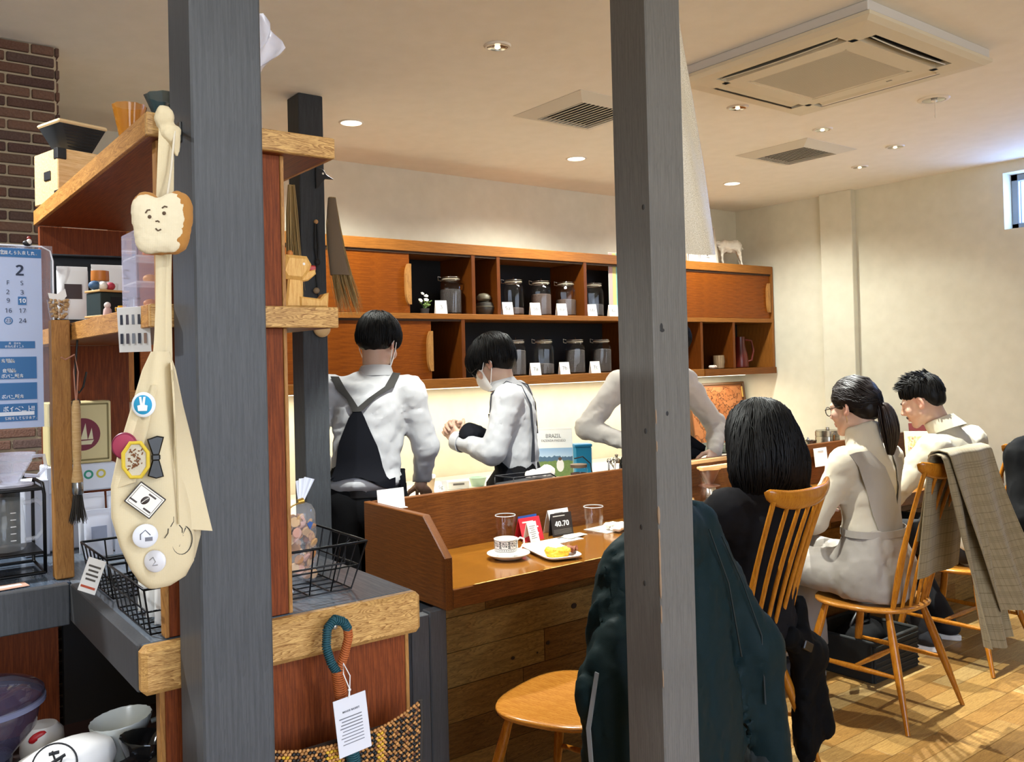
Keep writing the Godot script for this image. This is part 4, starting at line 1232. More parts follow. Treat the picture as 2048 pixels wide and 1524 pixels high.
func woman_grey() -> void:
	var t := person("seated woman in cream turtleneck and grey pinafore, low ponytail and dark glasses, seen from behind", v3(3.37, 0, -2.02), -0.02)
	var J := {}
	J.hip = v3(0, 0.53, 0.02); J.chest = v3(0.0, 0.885, 0.0); J.neck = v3(0.005, 1.065, -0.02)
	J.H = head_frame(v3(0.0, 1.225, -0.055), 0.02, -0.16, 0.0)
	J.sl = v3(-0.150, 1.010, -0.005); J.sr = v3(0.155, 1.000, 0.0)
	J.el = v3(-0.225, 0.765, -0.10); J.er = v3(0.235, 0.76, -0.10)
	J.wl = v3(-0.02, 0.775, -0.26); J.wr = v3(-0.085, 0.845, -0.165)
	J.hl = aim(J.wl, v3(0.8, 0.1, -0.4), v3(0, 0.5, -0.7)); J.hr = aim(J.wr, v3(-0.72, -0.12, 0.68), v3(-0.5, 0.3, -0.6))
	legs_seated(J, 0.11, 0.03)
	part("body", body_mesh(J, 0.0045, 0.0034, [0.5, 0.7]), tinted(0.5, 0.15), t)
	var b := shirt_blob(J, 0.95, 0.70)
	sleeve(b, J.sl, J.el, J.wl, [0.060, 0.050, 0.050, 0.036])
	sleeve(b, J.sr, J.er, J.wr, [0.060, 0.050, 0.050, 0.036])
	b.cap(J.neck + v3(0, -0.03, 0.008), J.neck + v3(0, 0.10, -0.006), 0.076, 0.070, 0.025)
	b.half(J.neck + v3(0, 0.098, 0.03), v3(0, 1, -0.35), 1, 0.006)
	b.folds(0.005, 71, 6.0, v3(0.8, 1.6, 0.8), 3)
	part("turtleneck", b.net(Shape.new(), 0.0100), cloth("b3a894", 0.9), t)
	b.amp = 0.0
	# pinafore: straps over the back, bodice from the waist down, wide trouser legs
	var grey := cloth("8d857b", 0.75, 0.4)
	var p := Blob.new()
	p.flat(J.hip + v3(0, 0.17, 0), J.hip + v3(0, 0.05, 0.0), 0.150, 0.165, Vector3.FORWARD, 0.72, 0.04)
	p.flat(J.hip + v3(0, 0.02, 0.0), J.hip + v3(0, -0.03, 0.01), 0.185, 0.18, Vector3.FORWARD, 0.80, 0.05)
	for q in [["tl", "kl", "al"], ["tr", "kr", "ar"]]:
		p.cap(J[q[0]], J[q[1]], 0.105, 0.085, 0.04)
	p.half(v3(0, 0.448, 0), Vector3.DOWN, 1, 0.012)
	for q in [["kl", "al"], ["kr", "ar"]]: p.cap(J[q[0]], J[q[1]], 0.085, 0.09, 0.03)
	p.half(v3(0, 0.735, 0), Vector3.UP, 1, 0.006)
	p.half(v3(0, 0.13, 0), Vector3.DOWN, 1, 0.006)
	p.folds(0.012, 81, 3.4, v3(1.2, 0.8, 1.2), 3)
	var pin := part("pinafore", p.net(Shape.new(), 0.0115), grey, t)
	p.amp = 0.0
	var cross := [v3(-0.115, 1.035, 0.03), v3(-0.10, 0.99, 0.11), v3(-0.075, 0.90, 0.13), v3(-0.035, 0.80, 0.13), v3(0.0, 0.725, 0.13)]
	part("strap", laid(b, cross, [0.13, 0.15, 0.165, 0.18, 0.19], 0.007, 0.003, Vector3.RIGHT, 7), grey, pin)
	var c2 := [v3(0.125, 1.03, 0.03), v3(0.120, 0.98, 0.10), v3(0.105, 0.90, 0.13), v3(0.08, 0.80, 0.13), v3(0.05, 0.725, 0.13)]
	part("strap", laid(b, c2, [0.05, 0.06, 0.075, 0.10, 0.13], 0.006, 0.003, Vector3.RIGHT, 7), grey, pin)
	part("waist_seam", ring_band(Transform3D(Basis.IDENTITY, J.hip + v3(0, 0.176, 0.0)), Vector2(0.156, 0.114), Vector2(0.155, 0.113), 0.028, 0.0, 0.0, 0.004), grey, pin)
	shoes(J, t, "2a2a2c", "8a8680")
	var T: Transform3D = J.H
	var hm := mat("100908", 0.46)
	hm.metallic_specular = 0.3
	var h := Blob.new()
	h.ell(T * v3(0, 0.036, 0.016), v3(0.083, 0.090, 0.102), 0.02, 0, T.basis)
	h.ell(T * v3(0, -0.012, 0.062), v3(0.066, 0.062, 0.055), 0.03, 0, T.basis)
	h.ell(T * v3(0, -0.05, -0.085), v3(0.066, 0.085, 0.072), 0.012, 1, T.basis)
	for s in [-1.0, 1.0]: h.ell(T * v3(s * 0.088, -0.032, -0.004), v3(0.022, 0.036, 0.030), 0.01, 1, T.basis)
	h.half(T * v3(0, -0.062, 0.06), T.basis * v3(0, -1, -0.45), 1, 0.02)
	h.folds(0.003, 91, 30.0, v3(1, 1, 0.2), 2)
	var tie := T * v3(0.008, -0.010, 0.118)
	# locks combed back to the tie
	var s := Shape.new()
	h.net(s, 0.0055)
	var rng := RandomNumberGenerator.new()
	rng.seed = 8
	for k in 260:
		var a := rng.randf_range(-1.75, 1.75)
		var q := T * v3(sin(a) * 0.09, 0.035 + 0.10 * cos(a), -0.075 + 0.05 * absf(a) * rng.randf())
		var pts := []
		var rad := []
		for j in 11:
			var u := j / 10.0
			var w := press(h, q.lerp(tie, u * 0.97), 0.0025)
			pts.append(w if u < 0.95 else tie)
			rad.append(0.0034 * (0.6 + 0.4 * sin(PI * u)))
		s.tube(pts, rad, 5, false, 0.5)
	part("hair", s, hm, t)
	var pony := Shape.new()
	for k in 150:
		var o := v3(rng.randf_range(-1, 1), rng.randf_range(-1, 1), rng.randf_range(-1, 1)).limit_length(1.0)
		var pts := []
		var rad := []
		for j in 9:
			var u := j / 8.0
			var c := tie + v3(0.02 * u + 0.03 * u * u, 0.012 * sin(PI * minf(u * 2.2, 1.0)) - 0.205 * pow(u, 1.35), 0.030 * sin(PI * u * 0.8) - 0.012 * u)
			var spread := 0.010 + 0.030 * sin(PI * clampf(u * 0.9 + 0.05, 0, 1))
			pts.append(c + o * spread * v3(1, 0.45, 0.9))
			rad.append(0.0042 * (1.0 - 0.75 * u * u))
		pony.tube(pts, rad, 5, false, 0.6)
	var pt := part("ponytail", pony, mat("1e100c", 0.4), t)
	part("hair_tie", Shape.new().tube([tie + v3(-0.001, 0.002, -0.006), tie + v3(0.001, -0.002, 0.006)], 0.014, 12), mat("0e0c0c", 0.6), pt)
	spectacles(T, t)
	part("earring", Shape.new().tube([T * v3(-0.081, -0.036, 0.008), T * v3(-0.083, -0.05, 0.012), T * v3(-0.081, -0.065, 0.008)], 0.0012, 5), mat("caa04a", 0.25, 1.0), t)

func man_cream() -> void:
	var t := person("seated man in profile in cream shirt, spiky black hair and moustache, smiling down", v3(4.30, 0, -2.08), 0.10)
	var J := {}
	J.hip = v3(0, 0.545, 0.06); J.chest = v3(0.0, 0.87, -0.03); J.neck = v3(-0.03, 1.045, -0.07)
	J.H = head_frame(v3(-0.075, 1.205, -0.15), 0.12, -0.34, 0.06)
	J.sl = v3(-0.195, 0.985, -0.06); J.sr = v3(0.185, 0.995, -0.02)
	J.el = v3(-0.255, 0.755, -0.24); J.er = v3(0.27, 0.745, -0.20)
	J.wl = v3(-0.10, 0.80, -0.40); J.wr = v3(0.12, 0.80, -0.42)
	J.hl = aim(J.wl, v3(0.2, 0.25, -0.9), v3(-0.5, 0.6, 0)); J.hr = aim(J.wr, v3(-0.3, 0.2, -0.9), v3(0.4, 0.8, 0))
	legs_seated(J, 0.12, 0.26)
	var turn := skin_tint(J.H, 0.8)
	part("body", body_mesh(J, 0.0032, 0.0036, [0.5, 0.5], 0.85, 1.06), tinted(0.48, 0.15), t)
	var b := shirt_blob(J, 1.08, 0.74)
	sleeve(b, J.sl, J.el, J.wl, [0.075, 0.066, 0.064, 0.044])
	sleeve(b, J.sr, J.er, J.wr, [0.075, 0.066, 0.064, 0.044])
	b.ell(J.hip + v3(0, 0.02, 0), v3(0.18, 0.08, 0.14), 0.05)
	b.cap(J.chest, J.neck + v3(0, 0.012, 0.008), 0.09, 0.074, 0.05)
	b.folds(0.010, 101, 5.5, v3(1.0, 1.2, 1.0), 3)
	var sm := cloth("bfb7a2", 0.88)
	part("shirt", b.net(Shape.new(), 0.0105), sm, t)
	J.neck += v3(0, 0.03, 0.012)
	collar(J, t, sm, 0.0, 0.062, 0.074)
	b.amp = 0.0
	part("yoke_seam", laid(b, [v3(-0.17, 0.97, 0.10), v3(-0.08, 0.975, 0.13), v3(0.0, 0.975, 0.14), v3(0.08, 0.975, 0.13), v3(0.17, 0.97, 0.10)], [0.004, 0.004, 0.004, 0.004, 0.004], 0.010, 0.002, Vector3.UP, 3), sm, t)
	part("trousers", trousers(J, 0.447).folds(0.005, 6, 8.0).net(Shape.new(), 0.014), cloth("141416"), t)
	shoes(J, t, "15151a", "e8e6e0")
	var T: Transform3D = J.H
	# brows, lashes of lowered eyes, moustache
	var br := Shape.new()
	var la := Shape.new()
	for s in [-1.0, 1.0]:
		br.tube([T * v3(s * 0.014, 0.013, -0.0945), T * v3(s * 0.030, 0.019, -0.090), T * v3(s * 0.050, 0.013, -0.076)], [0.0022, 0.0030, 0.0012], 6)
		la.tube([T * v3(s * 0.018, -0.010, -0.0875), T * v3(s * 0.031, -0.0135, -0.0880), T * v3(s * 0.044, -0.009, -0.0805)], [0.0008, 0.0013, 0.0008], 5)
	part("eyebrows", br, mat("120e0c", 0.7), t)
	part("eyelashes", la, mat("120e0c", 0.7), t)
	var mu := Shape.new()
	var rng := RandomNumberGenerator.new()
	rng.seed = 4
	for k in 90:
		var u := rng.randf_range(-1, 1)
		var q := T * v3(u * 0.026, -0.0525 - 0.006 * absf(u) + rng.randf_range(-0.003, 0.003), -0.0985 + 0.018 * u * u)
		mu.tube([q, q + T.basis * v3(u * 0.003, -0.004, -0.0015)], [0.0007, 0.0003], 4, false)
	for k in 70:
		var o := Vector2(rng.randf_range(-1, 1), rng.randf_range(-1, 1)).limit_length(1.0)
		var q := T * v3(o.x * 0.016, -0.103 + o.y * 0.011, -0.0825 + 0.006 * absf(o.x) - 0.004 * o.y)
		mu.tube([q, q + T.basis * v3(0, -0.004, -0.003)], [0.0007, 0.0003], 4, false)
	part("moustache", mu, mat("120e0c", 0.7), t)
	var hc := Blob.new()
	hc.ell(T * v3(0, 0.050, 0.014), v3(0.080, 0.082, 0.100), 0.02, 0, T.basis)
	hc.ell(T * v3(0, 0.0, 0.060), v3(0.066, 0.060, 0.050), 0.025, 0, T.basis)
	hc.ell(T * v3(0, -0.045, -0.085), v3(0.070, 0.090, 0.078), 0.012, 1, T.basis)
	for s in [-1.0, 1.0]: hc.ell(T * v3(s * 0.090, -0.03, -0.010), v3(0.026, 0.056, 0.046), 0.012, 1, T.basis)
	hc.half(T * v3(0, -0.045, 0.05), T.basis * v3(0, -1, -0.25), 1, 0.02)
	hc.folds(0.004, 111, 26.0, v3(1, 0.5, 1), 2)
	hair(T, hc, t, hair_mat(), v3(0, 0.11, 0.03), func(q: Vector3) -> bool: return q.y > -0.045 + 0.9 * maxf(0.0, -q.z) and not (absf(q.x) > 0.06 and q.y < 0.02 and q.z < 0.03), 260, 0.004, 0.012, 9, 0.0034, 53, 0.005)
	# spikes combed up and forward
	var sp := Shape.new()
	for k in 240:
		var a := rng.randf_range(-1.2, 1.2)
		var z := rng.randf_range(-0.085, 0.085)
		var q := press(hc, T * v3(sin(a) * 0.075, 0.05 + 0.08 * cos(a), z), 0.0)
		var front := smoothstep(0.0, -0.08, z)
		var d := (T.basis * v3(sin(a) * 0.55 + rng.randf_range(-0.3, 0.3), 0.75 - 0.35 * front, -0.55 - 0.5 * front + 0.6 * smoothstep(0.02, 0.09, z))).normalized()
		var l := rng.randf_range(0.024, 0.040)
		sp.tube([q - d * 0.006, q + d * l * 0.5, q + d * l + T.basis * v3(0, -0.005, -0.004)], [0.0048, 0.0036, 0.0006], 5, false, 0.6)
	part("hair_spikes", sp, hair_mat(), t)

# a card folded into a tent, standing at the origin and facing +z
func tent_card(w: float, h: float, d: float) -> Shape:
	var s := Shape.new()
	s.sheet([[v3(-w / 2, 0, d / 2), v3(w / 2, 0, d / 2)], [v3(-w / 2, h, 0), v3(w / 2, h, 0)]], 0.0012)
	s.sheet([[v3(-w / 2, h, 0), v3(w / 2, h, 0)], [v3(-w / 2, 0, -d / 2), v3(w / 2, 0, -d / 2)]], 0.0012)
	return s

func lean_of(h: float, d: float) -> Basis:
	return Basis(Vector3.RIGHT, -atan2(d / 2, h))

func paper_cup(label: String, at: Vector3, body: String, h := 0.095, r := 0.04, lid := true) -> Node3D:
	var t := thing("paper_cup", label, "cup", at, 0.0)
	part("body", Shape.new().lathe([Vector2(0, 0.004), Vector2(r * 0.72, 0.004), Vector2(r * 0.73, 0), Vector2(r * 0.99, h - 0.006), Vector2(r * 1.03, h - 0.004), Vector2(r * 1.03, h), Vector2(r * 0.97, h), Vector2(r * 0.72, 0.008), Vector2(0, 0.008)], 28), mat(body, 0.7), t)
	if lid: part("lid", Shape.new().lathe([Vector2(r * 1.05, h - 0.006), Vector2(r * 1.07, h + 0.004), Vector2(r * 0.98, h + 0.010), Vector2(r * 0.94, h + 0.006), Vector2(0, h + 0.005)], 28), mat("efeae0", 0.4), t)
	return t

func make_kitchen() -> void:
	var Y := 0.80
	paper_cup("tan paper cup with white lid on the wall worktop, by the standing worker's hand", v3(2.30, Y, -3.75), "c9a982", 0.086)
	paper_cup("pale green small paper tub on the wall worktop, left of the worker in profile", v3(2.64, Y, -3.80), "b9d3bd", 0.046, 0.046, false)
	var c1 := thing("number_card", "small white folded card on the wall worktop, just right of the tan cup", "card", v3(2.375, Y, -3.75), -0.3)
	part("card", tent_card(0.07, 0.057, 0.03), mat("f2f0ea", 0.7), c1)
	words("5g", 0.016, mat("55524e", 0.8), c1, v3(0, 0.027, 0.0095), lean_of(0.057, 0.03))
	var c2 := thing("white_box", "low white carton with grey label on the wall worktop, beside the green tub", "box", v3(2.51, Y, -3.80), -0.3)
	part("carton", Shape.new().box(v3(0, 0.021, 0), v3(0.115, 0.042, 0.06), 0.003), mat("efece4", 0.6), c2)
	part("label_print", Shape.new().box(v3(0.0, 0.026, 0.0303), v3(0.06, 0.010, 0.0006)), mat("77736c", 0.7), c2)
	# brochure stand
	var br := thing("brochure", "upright BRAZIL coffee brochure with a mountain landscape photo on the wall worktop", "brochure", v3(3.15, Y, -3.78), -0.62)
	var im := Image.create(128, 160, false, Image.FORMAT_RGB8)
	var f := FastNoiseLite.new()
	f.seed = 2; f.frequency = 0.05
	for y in 160:
		for x in 128:
			var c := Color("eef0ee")
			if y > 62:
				var u := (y - 62) / 98.0
				c = Color("8fb3d8").lerp(Color("d5e4ee"), u * 2.0)
				if u > 0.30 + 0.06 * f.get_noise_1d(x * 1.2): c = Color("4d6c86")
				if u > 0.45 + 0.05 * f.get_noise_1d(x + 90): c = Color("5f7d46").lerp(Color("7f9350"), f.get_noise_2d(x * 2, y * 2) * 0.5 + 0.5)
				if Vector2(x - 84, (y - 122) * 0.6).length() < 13 and y > 100: c = Color("e6e6e2")
				if Vector2(x - 84, y - 100).length() < 6: c = Color("5b4233")
			im.set_pixel(x, y, c)
	var L := Basis(Vector3.RIGHT, -0.16)
	part("board", Shape.new().box(L * v3(0, 0.135, 0), v3(0.215, 0.27, 0.004), 0.001, L), mat("eceae4", 0.6), br)
	var ps := Shape.new()
	ps.quad(L * v3(-0.105, 0.0, 0.0026), L * v3(0.105, 0.0, 0.0026), L * v3(0.105, 0.262, 0.0026), L * v3(-0.105, 0.262, 0.0026), L.z)
	part("print", ps, picture(im), br)
	words("BRAZIL", 0.020, mat("4a4a4c", 0.7), br, L * v3(0, 0.226, 0.003), L)
	words("FAZENDA PASSEIO", 0.012, mat("4a4a4c", 0.7), br, L * v3(0, 0.200, 0.003), L)
	part("prop", Shape.new().box(v3(0, 0.06, -0.055), v3(0.06, 0.12, 0.003), 0, Basis(Vector3.RIGHT, 0.35)), mat("d8d5ce", 0.7), br)
	# blue tin and grinder
	var tin := thing("storage_tin", "turquoise blue square tin on the wall worktop behind the green grinder", "tin", v3(3.30, Y, -3.72), -0.4)
	part("body", Shape.new().box(v3(0, 0.08, 0), v3(0.10, 0.16, 0.08), 0.006), mat("2589b4", 0.4), tin)
	part("lid", Shape.new().box(v3(0, 0.168, 0), v3(0.104, 0.018, 0.084), 0.004), mat("1c7ba6", 0.35), tin)
	var g := thing("coffee_grinder", "dark green coffee grinder with steel hopper beside the half hidden worker", "coffee grinder", v3(3.10, 0.875, -2.99), 0.2)
	var green := mat("3d4a35", 0.35)
	part("body", Shape.new().lathe([Vector2(0, 0), Vector2(0.06, 0), Vector2(0.062, 0.008), Vector2(0.045, 0.02), Vector2(0.036, 0.07), Vector2(0.04, 0.10)], 24), green, g)
	part("motor", Shape.new().tube([v3(-0.085, 0.105, 0.02), v3(-0.08, 0.105, 0.02), v3(0.05, 0.105, -0.01), v3(0.06, 0.105, -0.012)], [0.028, 0.036, 0.036, 0.030], 24), green, g)
	part("motor_cap", Shape.new().tube([v3(-0.0865, 0.105, 0.02), v3(-0.091, 0.105, 0.021)], [0.018, 0.014], 20), mat("23291f", 0.4), g)
	part("hopper", Shape.new().lathe([Vector2(0.014, 0.135), Vector2(0.018, 0.15), Vector2(0.036, 0.18), Vector2(0.040, 0.20), Vector2(0.034, 0.215), Vector2(0.012, 0.222), Vector2(0, 0.223)], 24, Transform3D(Basis.IDENTITY, v3(-0.045, 0, 0.01))), mat("b8b4aa", 0.2, 1.0), g)
	# on the low worktop behind the back board
	var T := 0.875
	var tr := thing("tray", "black wire edged tray standing just behind the bar's back board", "tray", v3(2.33, T, -2.99), 0.15)
	part("base", Shape.new().box(v3(0, 0.03, 0), v3(0.27, 0.06, 0.12), 0.004), mat("1d1d1f", 0.5), tr)
	part("rail", Shape.new().tube([v3(-0.133, 0.06, 0.055), v3(-0.133, 0.09, 0.055), v3(0.10, 0.083, 0.055), v3(0.133, 0.066, 0.055)], 0.003, 6).tube([v3(-0.133, 0.06, -0.055), v3(-0.133, 0.09, -0.055), v3(0.10, 0.083, -0.055), v3(0.133, 0.066, -0.055)], 0.003, 6).tube([v3(-0.133, 0.09, 0.055), v3(-0.133, 0.09, -0.055)], 0.003, 6), mat("1a1a1c", 0.4), tr)
	var bl := Blob.new()
	bl.cap(v3(-0.07, 0.018, 0), v3(0.05, 0.02, 0.01), 0.018, 0.028, 0.02).cap(v3(0.05, 0.02, 0.01), v3(0.075, 0.012, -0.02), 0.022, 0.012, 0.02).folds(0.007, 5, 30.0)
	single("towel", bl.net(Shape.new(), 0.005), cloth("e2d9cc"), "crumpled pale towel lying on the black tray behind the bar", "towel", v3(2.40, T + 0.066, -2.985), 0.2)
	var jr := thing("glass_jar", "squat glass jar of dark ground coffee beside the crumpled towel", "jar", v3(2.66, T, -3.02))
	part("body", Shape.new().lathe([Vector2(0, 0.002), Vector2(0.036, 0.002), Vector2(0.04, 0.01), Vector2(0.04, 0.075), Vector2(0.035, 0.085)], 24), glass(), jr)
	part("coffee", Shape.new().lathe([Vector2(0, 0.004), Vector2(0.035, 0.004), Vector2(0.037, 0.012), Vector2(0.037, 0.058), Vector2(0, 0.062)], 24), mat("3a1c12", 0.8), jr)
	part("lid", Shape.new().lathe([Vector2(0.038, 0.084), Vector2(0.039, 0.098), Vector2(0, 0.10)], 24), mat("5d4a3a", 0.4), jr)
	part("cable", Shape.new().tube([v3(-0.05, 0.13, 0.03), v3(0.0, 0.135, 0.03), v3(0.045, 0.10, 0.03), v3(0.056, 0.05, 0.03), v3(0.05, 0.01, 0.03)], 0.003, 6), mat("161616", 0.5), jr)
	# chrome syphon bits
	var chrome := mat("d3cfc6", 0.12, 1.0)
	var sy := thing("coffee_syphon", "glass and chrome coffee syphon set behind the back board, left of the green grinder", "coffee maker", v3(2.88, T, -3.0))
	part("globe", Shape.new().lathe([Vector2(0, 0.004), Vector2(0.02, 0.008), Vector2(0.034, 0.03), Vector2(0.032, 0.048), Vector2(0.016, 0.066), Vector2(0.012, 0.085), Vector2(0.013, 0.10)], 24), glass("f2f6f4", 0.12), sy)
	part("stem", Shape.new().tube([v3(-0.05, 0, 0.0), v3(-0.05, 0.10, 0.0), v3(-0.02, 0.105, 0)], 0.005, 8), chrome, sy)
	part("clamp", Shape.new().lathe([Vector2(0.014, 0.085), Vector2(0.018, 0.087), Vector2(0.018, 0.104), Vector2(0.014, 0.106)], 20), chrome, sy)
	part("knob", Shape.new().lathe([Vector2(0.0, 0.106), Vector2(0.007, 0.107), Vector2(0.006, 0.118), Vector2(0.009, 0.124), Vector2(0, 0.128)], 16), chrome, sy)
	for k in 4:
		var b := Basis(Vector3.UP, 0.6 + k * 1.3) * Basis(Vector3.BACK, -0.5 - 0.15 * k)
		single("measuring_spoon", Shape.new().tube([b * v3(0, 0, 0), b * v3(0, 0.06, 0), b * v3(0, 0.10, 0)], [0.004, 0.0035, 0.005], 8).ball(b * v3(0, 0.112, 0), v3(0.014, 0.012, 0.014), 12), chrome, ["steel spoon leaning leftmost by the syphon", "steel spoon leaning behind the syphon globe", "steel spoon leaning between the syphon and the grinder", "steel spoon leaning rightmost by the grinder foot"][k], "spoon", v3([2.80, 2.86, 2.95, 3.02][k], T + 0.01, -2.94))
	# right of the middle post: covered display with a coffee dripper inside
	var sc := thing("glass_showcase", "glass showcase with a pale wooden top rail on the bar behind the dark haired woman", "showcase", v3(3.34, 0.742, -2.715))
	part("top_rail", Shape.new().box(v3(0, 0.207, 0.095), v3(0.62, 0.018, 0.02), 0.002), mats.paleply, sc)
	part("top_rail", Shape.new().box(v3(0, 0.207, -0.095), v3(0.62, 0.018, 0.02), 0.002), mats.paleply, sc)
	part("front_pane", Shape.new().box(v3(0, 0.105, 0.095), v3(0.60, 0.19, 0.003)), glass(), sc)
	part("side_pane", Shape.new().box(v3(-0.30, 0.095, 0.0), v3(0.003, 0.19, 0.18)), glass(), sc)
	part("side_pane", Shape.new().box(v3(0.30, 0.095, 0.0), v3(0.003, 0.19, 0.18)), glass(), sc)
	part("base", Shape.new().box(v3(0, 0.008, 0), v3(0.62, 0.014, 0.20), 0.002), mat("3a2a1c", 0.4), sc)
	var dc := thing("coffee_dripper", "brown cone dripper with pale rim inside the glass showcase", "dripper", v3(3.215, 0.81, -2.73))
	part("cone", Shape.new().lathe([Vector2(0.014, 0.045), Vector2(0.05, 0.115), Vector2(0.052, 0.115), Vector2(0.017, 0.043)], 24), mat("6a4632", 0.3), dc)
	part("rim", Shape.new().lathe([Vector2(0.047, 0.113), Vector2(0.056, 0.114), Vector2(0.056, 0.121), Vector2(0.047, 0.12)], 24), mat("e0b872", 0.3), dc)
	part("saucer", Shape.new().lathe([Vector2(0, 0.03), Vector2(0.05, 0.034), Vector2(0.05, 0.038), Vector2(0.018, 0.044)], 24), mat("5a3a2a", 0.3), dc)
	part("server", Shape.new().lathe([Vector2(0, -0.052), Vector2(0.04, -0.052), Vector2(0.044, -0.04), Vector2(0.038, 0.0), Vector2(0.028, 0.03)], 24), chrome, dc)
	var pl := thing("small_plate", "small white plate with a folded paper inside the showcase, left end", "plate", v3(3.12, 0.758, -2.68))
	part("dish", Shape.new().lathe([Vector2(0, 0.003), Vector2(0.035, 0.003), Vector2(0.055, 0.010), Vector2(0.055, 0.012), Vector2(0.034, 0.006), Vector2(0, 0.006)], 24), mat("eeeae2", 0.2), pl)
	part("paper", Shape.new().box(v3(0.0, 0.012, 0.0), v3(0.05, 0.008, 0.04), 0.002, Basis(Vector3.UP, 0.4)), mat("f3efe6", 0.8), pl)
	# framed copper map leaning on the wall
	var mp := thing("framed_map", "framed copper coloured relief map leaning on the back wall beneath the wall cabinet", "picture", v3(5.02, Y, -4.13), 0.0)
	var tilt := Basis(Vector3.RIGHT, -0.12)
	var mi := Image.create(256, 192, false, Image.FORMAT_RGB8)
	var cn := FastNoiseLite.new()
	cn.noise_type = FastNoiseLite.TYPE_CELLULAR; cn.frequency = 0.055; cn.seed = 12
	cn.cellular_return_type = FastNoiseLite.RETURN_DISTANCE2_SUB
	cn.domain_warp_enabled = true; cn.domain_warp_amplitude = 14.0; cn.domain_warp_frequency = 0.05
	var land := FastNoiseLite.new()
	land.seed = 9; land.frequency = 0.011
	for y in 192:
		for x in 256:
			var inl := land.get_noise_2d(x, y) > -0.12
			var e := cn.get_noise_2d(x, y)
			var c := Color("b9774a").lerp(Color("c9895a"), land.get_noise_2d(x * 4, y * 4) * 0.5 + 0.5)
			if inl: c = Color("a9643a").lerp(Color("c58452"), land.get_noise_2d(x * 3 + 50, y * 3) * 0.5 + 0.5)
			if inl and e < -0.86: c = Color("4d2a18")
			if absf(land.get_noise_2d(x, y) + 0.12) < 0.018: c = Color("4d2a18")
			if x < 5 or y < 5 or x > 250 or y > 186: c = Color("8a5532")
			mi.set_pixel(x, y, c)
	var mm := picture(mi, 0.35)
	mm.metallic = 0.35
	var q := Shape.new()
	q.quad(tilt * v3(-0.29, 0.02, 0.003), tilt * v3(0.29, 0.02, 0.003), tilt * v3(0.29, 0.44, 0.003), tilt * v3(-0.29, 0.44, 0.003), tilt.z)
	part("map_sheet", q, mm, mp)
	part("backing", Shape.new().box(tilt * v3(0, 0.23, -0.006), v3(0.60, 0.45, 0.012), 0, tilt), mat("3b2415", 0.6), mp)
	for e in [[v3(0, 0.452, 0), v3(0.63, 0.018, 0.024)], [v3(0, 0.009, 0), v3(0.63, 0.018, 0.024)], [v3(-0.306, 0.23, 0), v3(0.018, 0.44, 0.024)], [v3(0.306, 0.23, 0), v3(0.018, 0.44, 0.024)]]:
		part("frame", Shape.new().box(tilt * (e[0] as Vector3), e[1], 0.003, tilt), mat("5a3a1c", 0.4), mp)
	part("gilt_slip", Shape.new().box(tilt * v3(0.288, 0.385, 0.006), v3(0.014, 0.08, 0.008), 0.002, tilt), mat("d8ae58", 0.3, 0.6), mp)
	var pan := thing("steel_basin", "shallow grey metal basin in front of the framed map", "basin", v3(4.67, Y, -3.90))
	part("bowl", Shape.new().lathe([Vector2(0, 0.004), Vector2(0.07, 0.004), Vector2(0.082, 0.012), Vector2(0.10, 0.055), Vector2(0.106, 0.056), Vector2(0.106, 0.060), Vector2(0.097, 0.058), Vector2(0.078, 0.014), Vector2(0, 0.008)], 32), mat("77807e", 0.35, 0.6), pan)
	# kettle, filter papers and boxes behind the woman in grey, on the bar's back ledge
	var ke := thing("steel_kettle", "brushed steel coffee pot with gooseneck spout on the bar, left of woman in grey", "kettle", v3(4.50, 0.875, -2.94), 0.9)
	var st := mat("a9a49a", 0.25, 1.0)
	part("body", Shape.new().lathe([Vector2(0, 0.0), Vector2(0.072, 0.0), Vector2(0.076, 0.006), Vector2(0.070, 0.06), Vector2(0.066, 0.10), Vector2(0.068, 0.102), Vector2(0.068, 0.128), Vector2(0.062, 0.130)], 32), st, ke)
	part("lid", Shape.new().lathe([Vector2(0.064, 0.129), Vector2(0.064, 0.134), Vector2(0.012, 0.139), Vector2(0.011, 0.150), Vector2(0, 0.151)], 32), st, ke)
	part("spout", Shape.new().tube([v3(-0.066, 0.03, 0.0), v3(-0.09, 0.045, 0), v3(-0.095, 0.085, 0), v3(-0.105, 0.118, 0), v3(-0.118, 0.124, 0)], [0.012, 0.010, 0.008, 0.007, 0.0075], 12), st, ke)
	part("handle", Shape.new().tube([v3(0.06, 0.115, 0), v3(0.11, 0.118, 0), v3(0.115, 0.06, 0), v3(0.10, 0.02, 0)], [0.006, 0.008, 0.008, 0.006], 10), mat("1b1a19", 0.4), ke)
	var k2 := thing("milk_jug", "narrow steel jug with curved handle between the dark haired woman and the kettle", "jug", v3(4.32, 0.875, -2.93), 0.9)
	part("body", Shape.new().lathe([Vector2(0, 0), Vector2(0.034, 0), Vector2(0.038, 0.02), Vector2(0.03, 0.07), Vector2(0.033, 0.09)], 24), st, k2)
	part("handle", Shape.new().tube([v3(0.03, 0.085, 0), v3(0.05, 0.098, 0), v3(0.058, 0.09, 0), v3(0.054, 0.03, 0), v3(0.034, 0.015, 0)], 0.005, 8), mat("8b9098", 0.3, 0.8), k2)
	var qc := thing("table_card", "white card holder on the bar's back board, right of the dark haired woman", "card", v3(4.24, 0.855, -2.815), 0.0)
	part("card", Shape.new().box(v3(0, 0.03, 0), v3(0.12, 0.10, 0.002), 0, Basis(Vector3.RIGHT, -0.1)), mat("f2efe8", 0.6), qc)
	part("printed_line", Shape.new().box(v3(0.0, 0.062, 0.0), v3(0.05, 0.004, 0.0006), 0, Basis(Vector3.RIGHT, -0.1)), mat("8a857c", 0.8), qc)
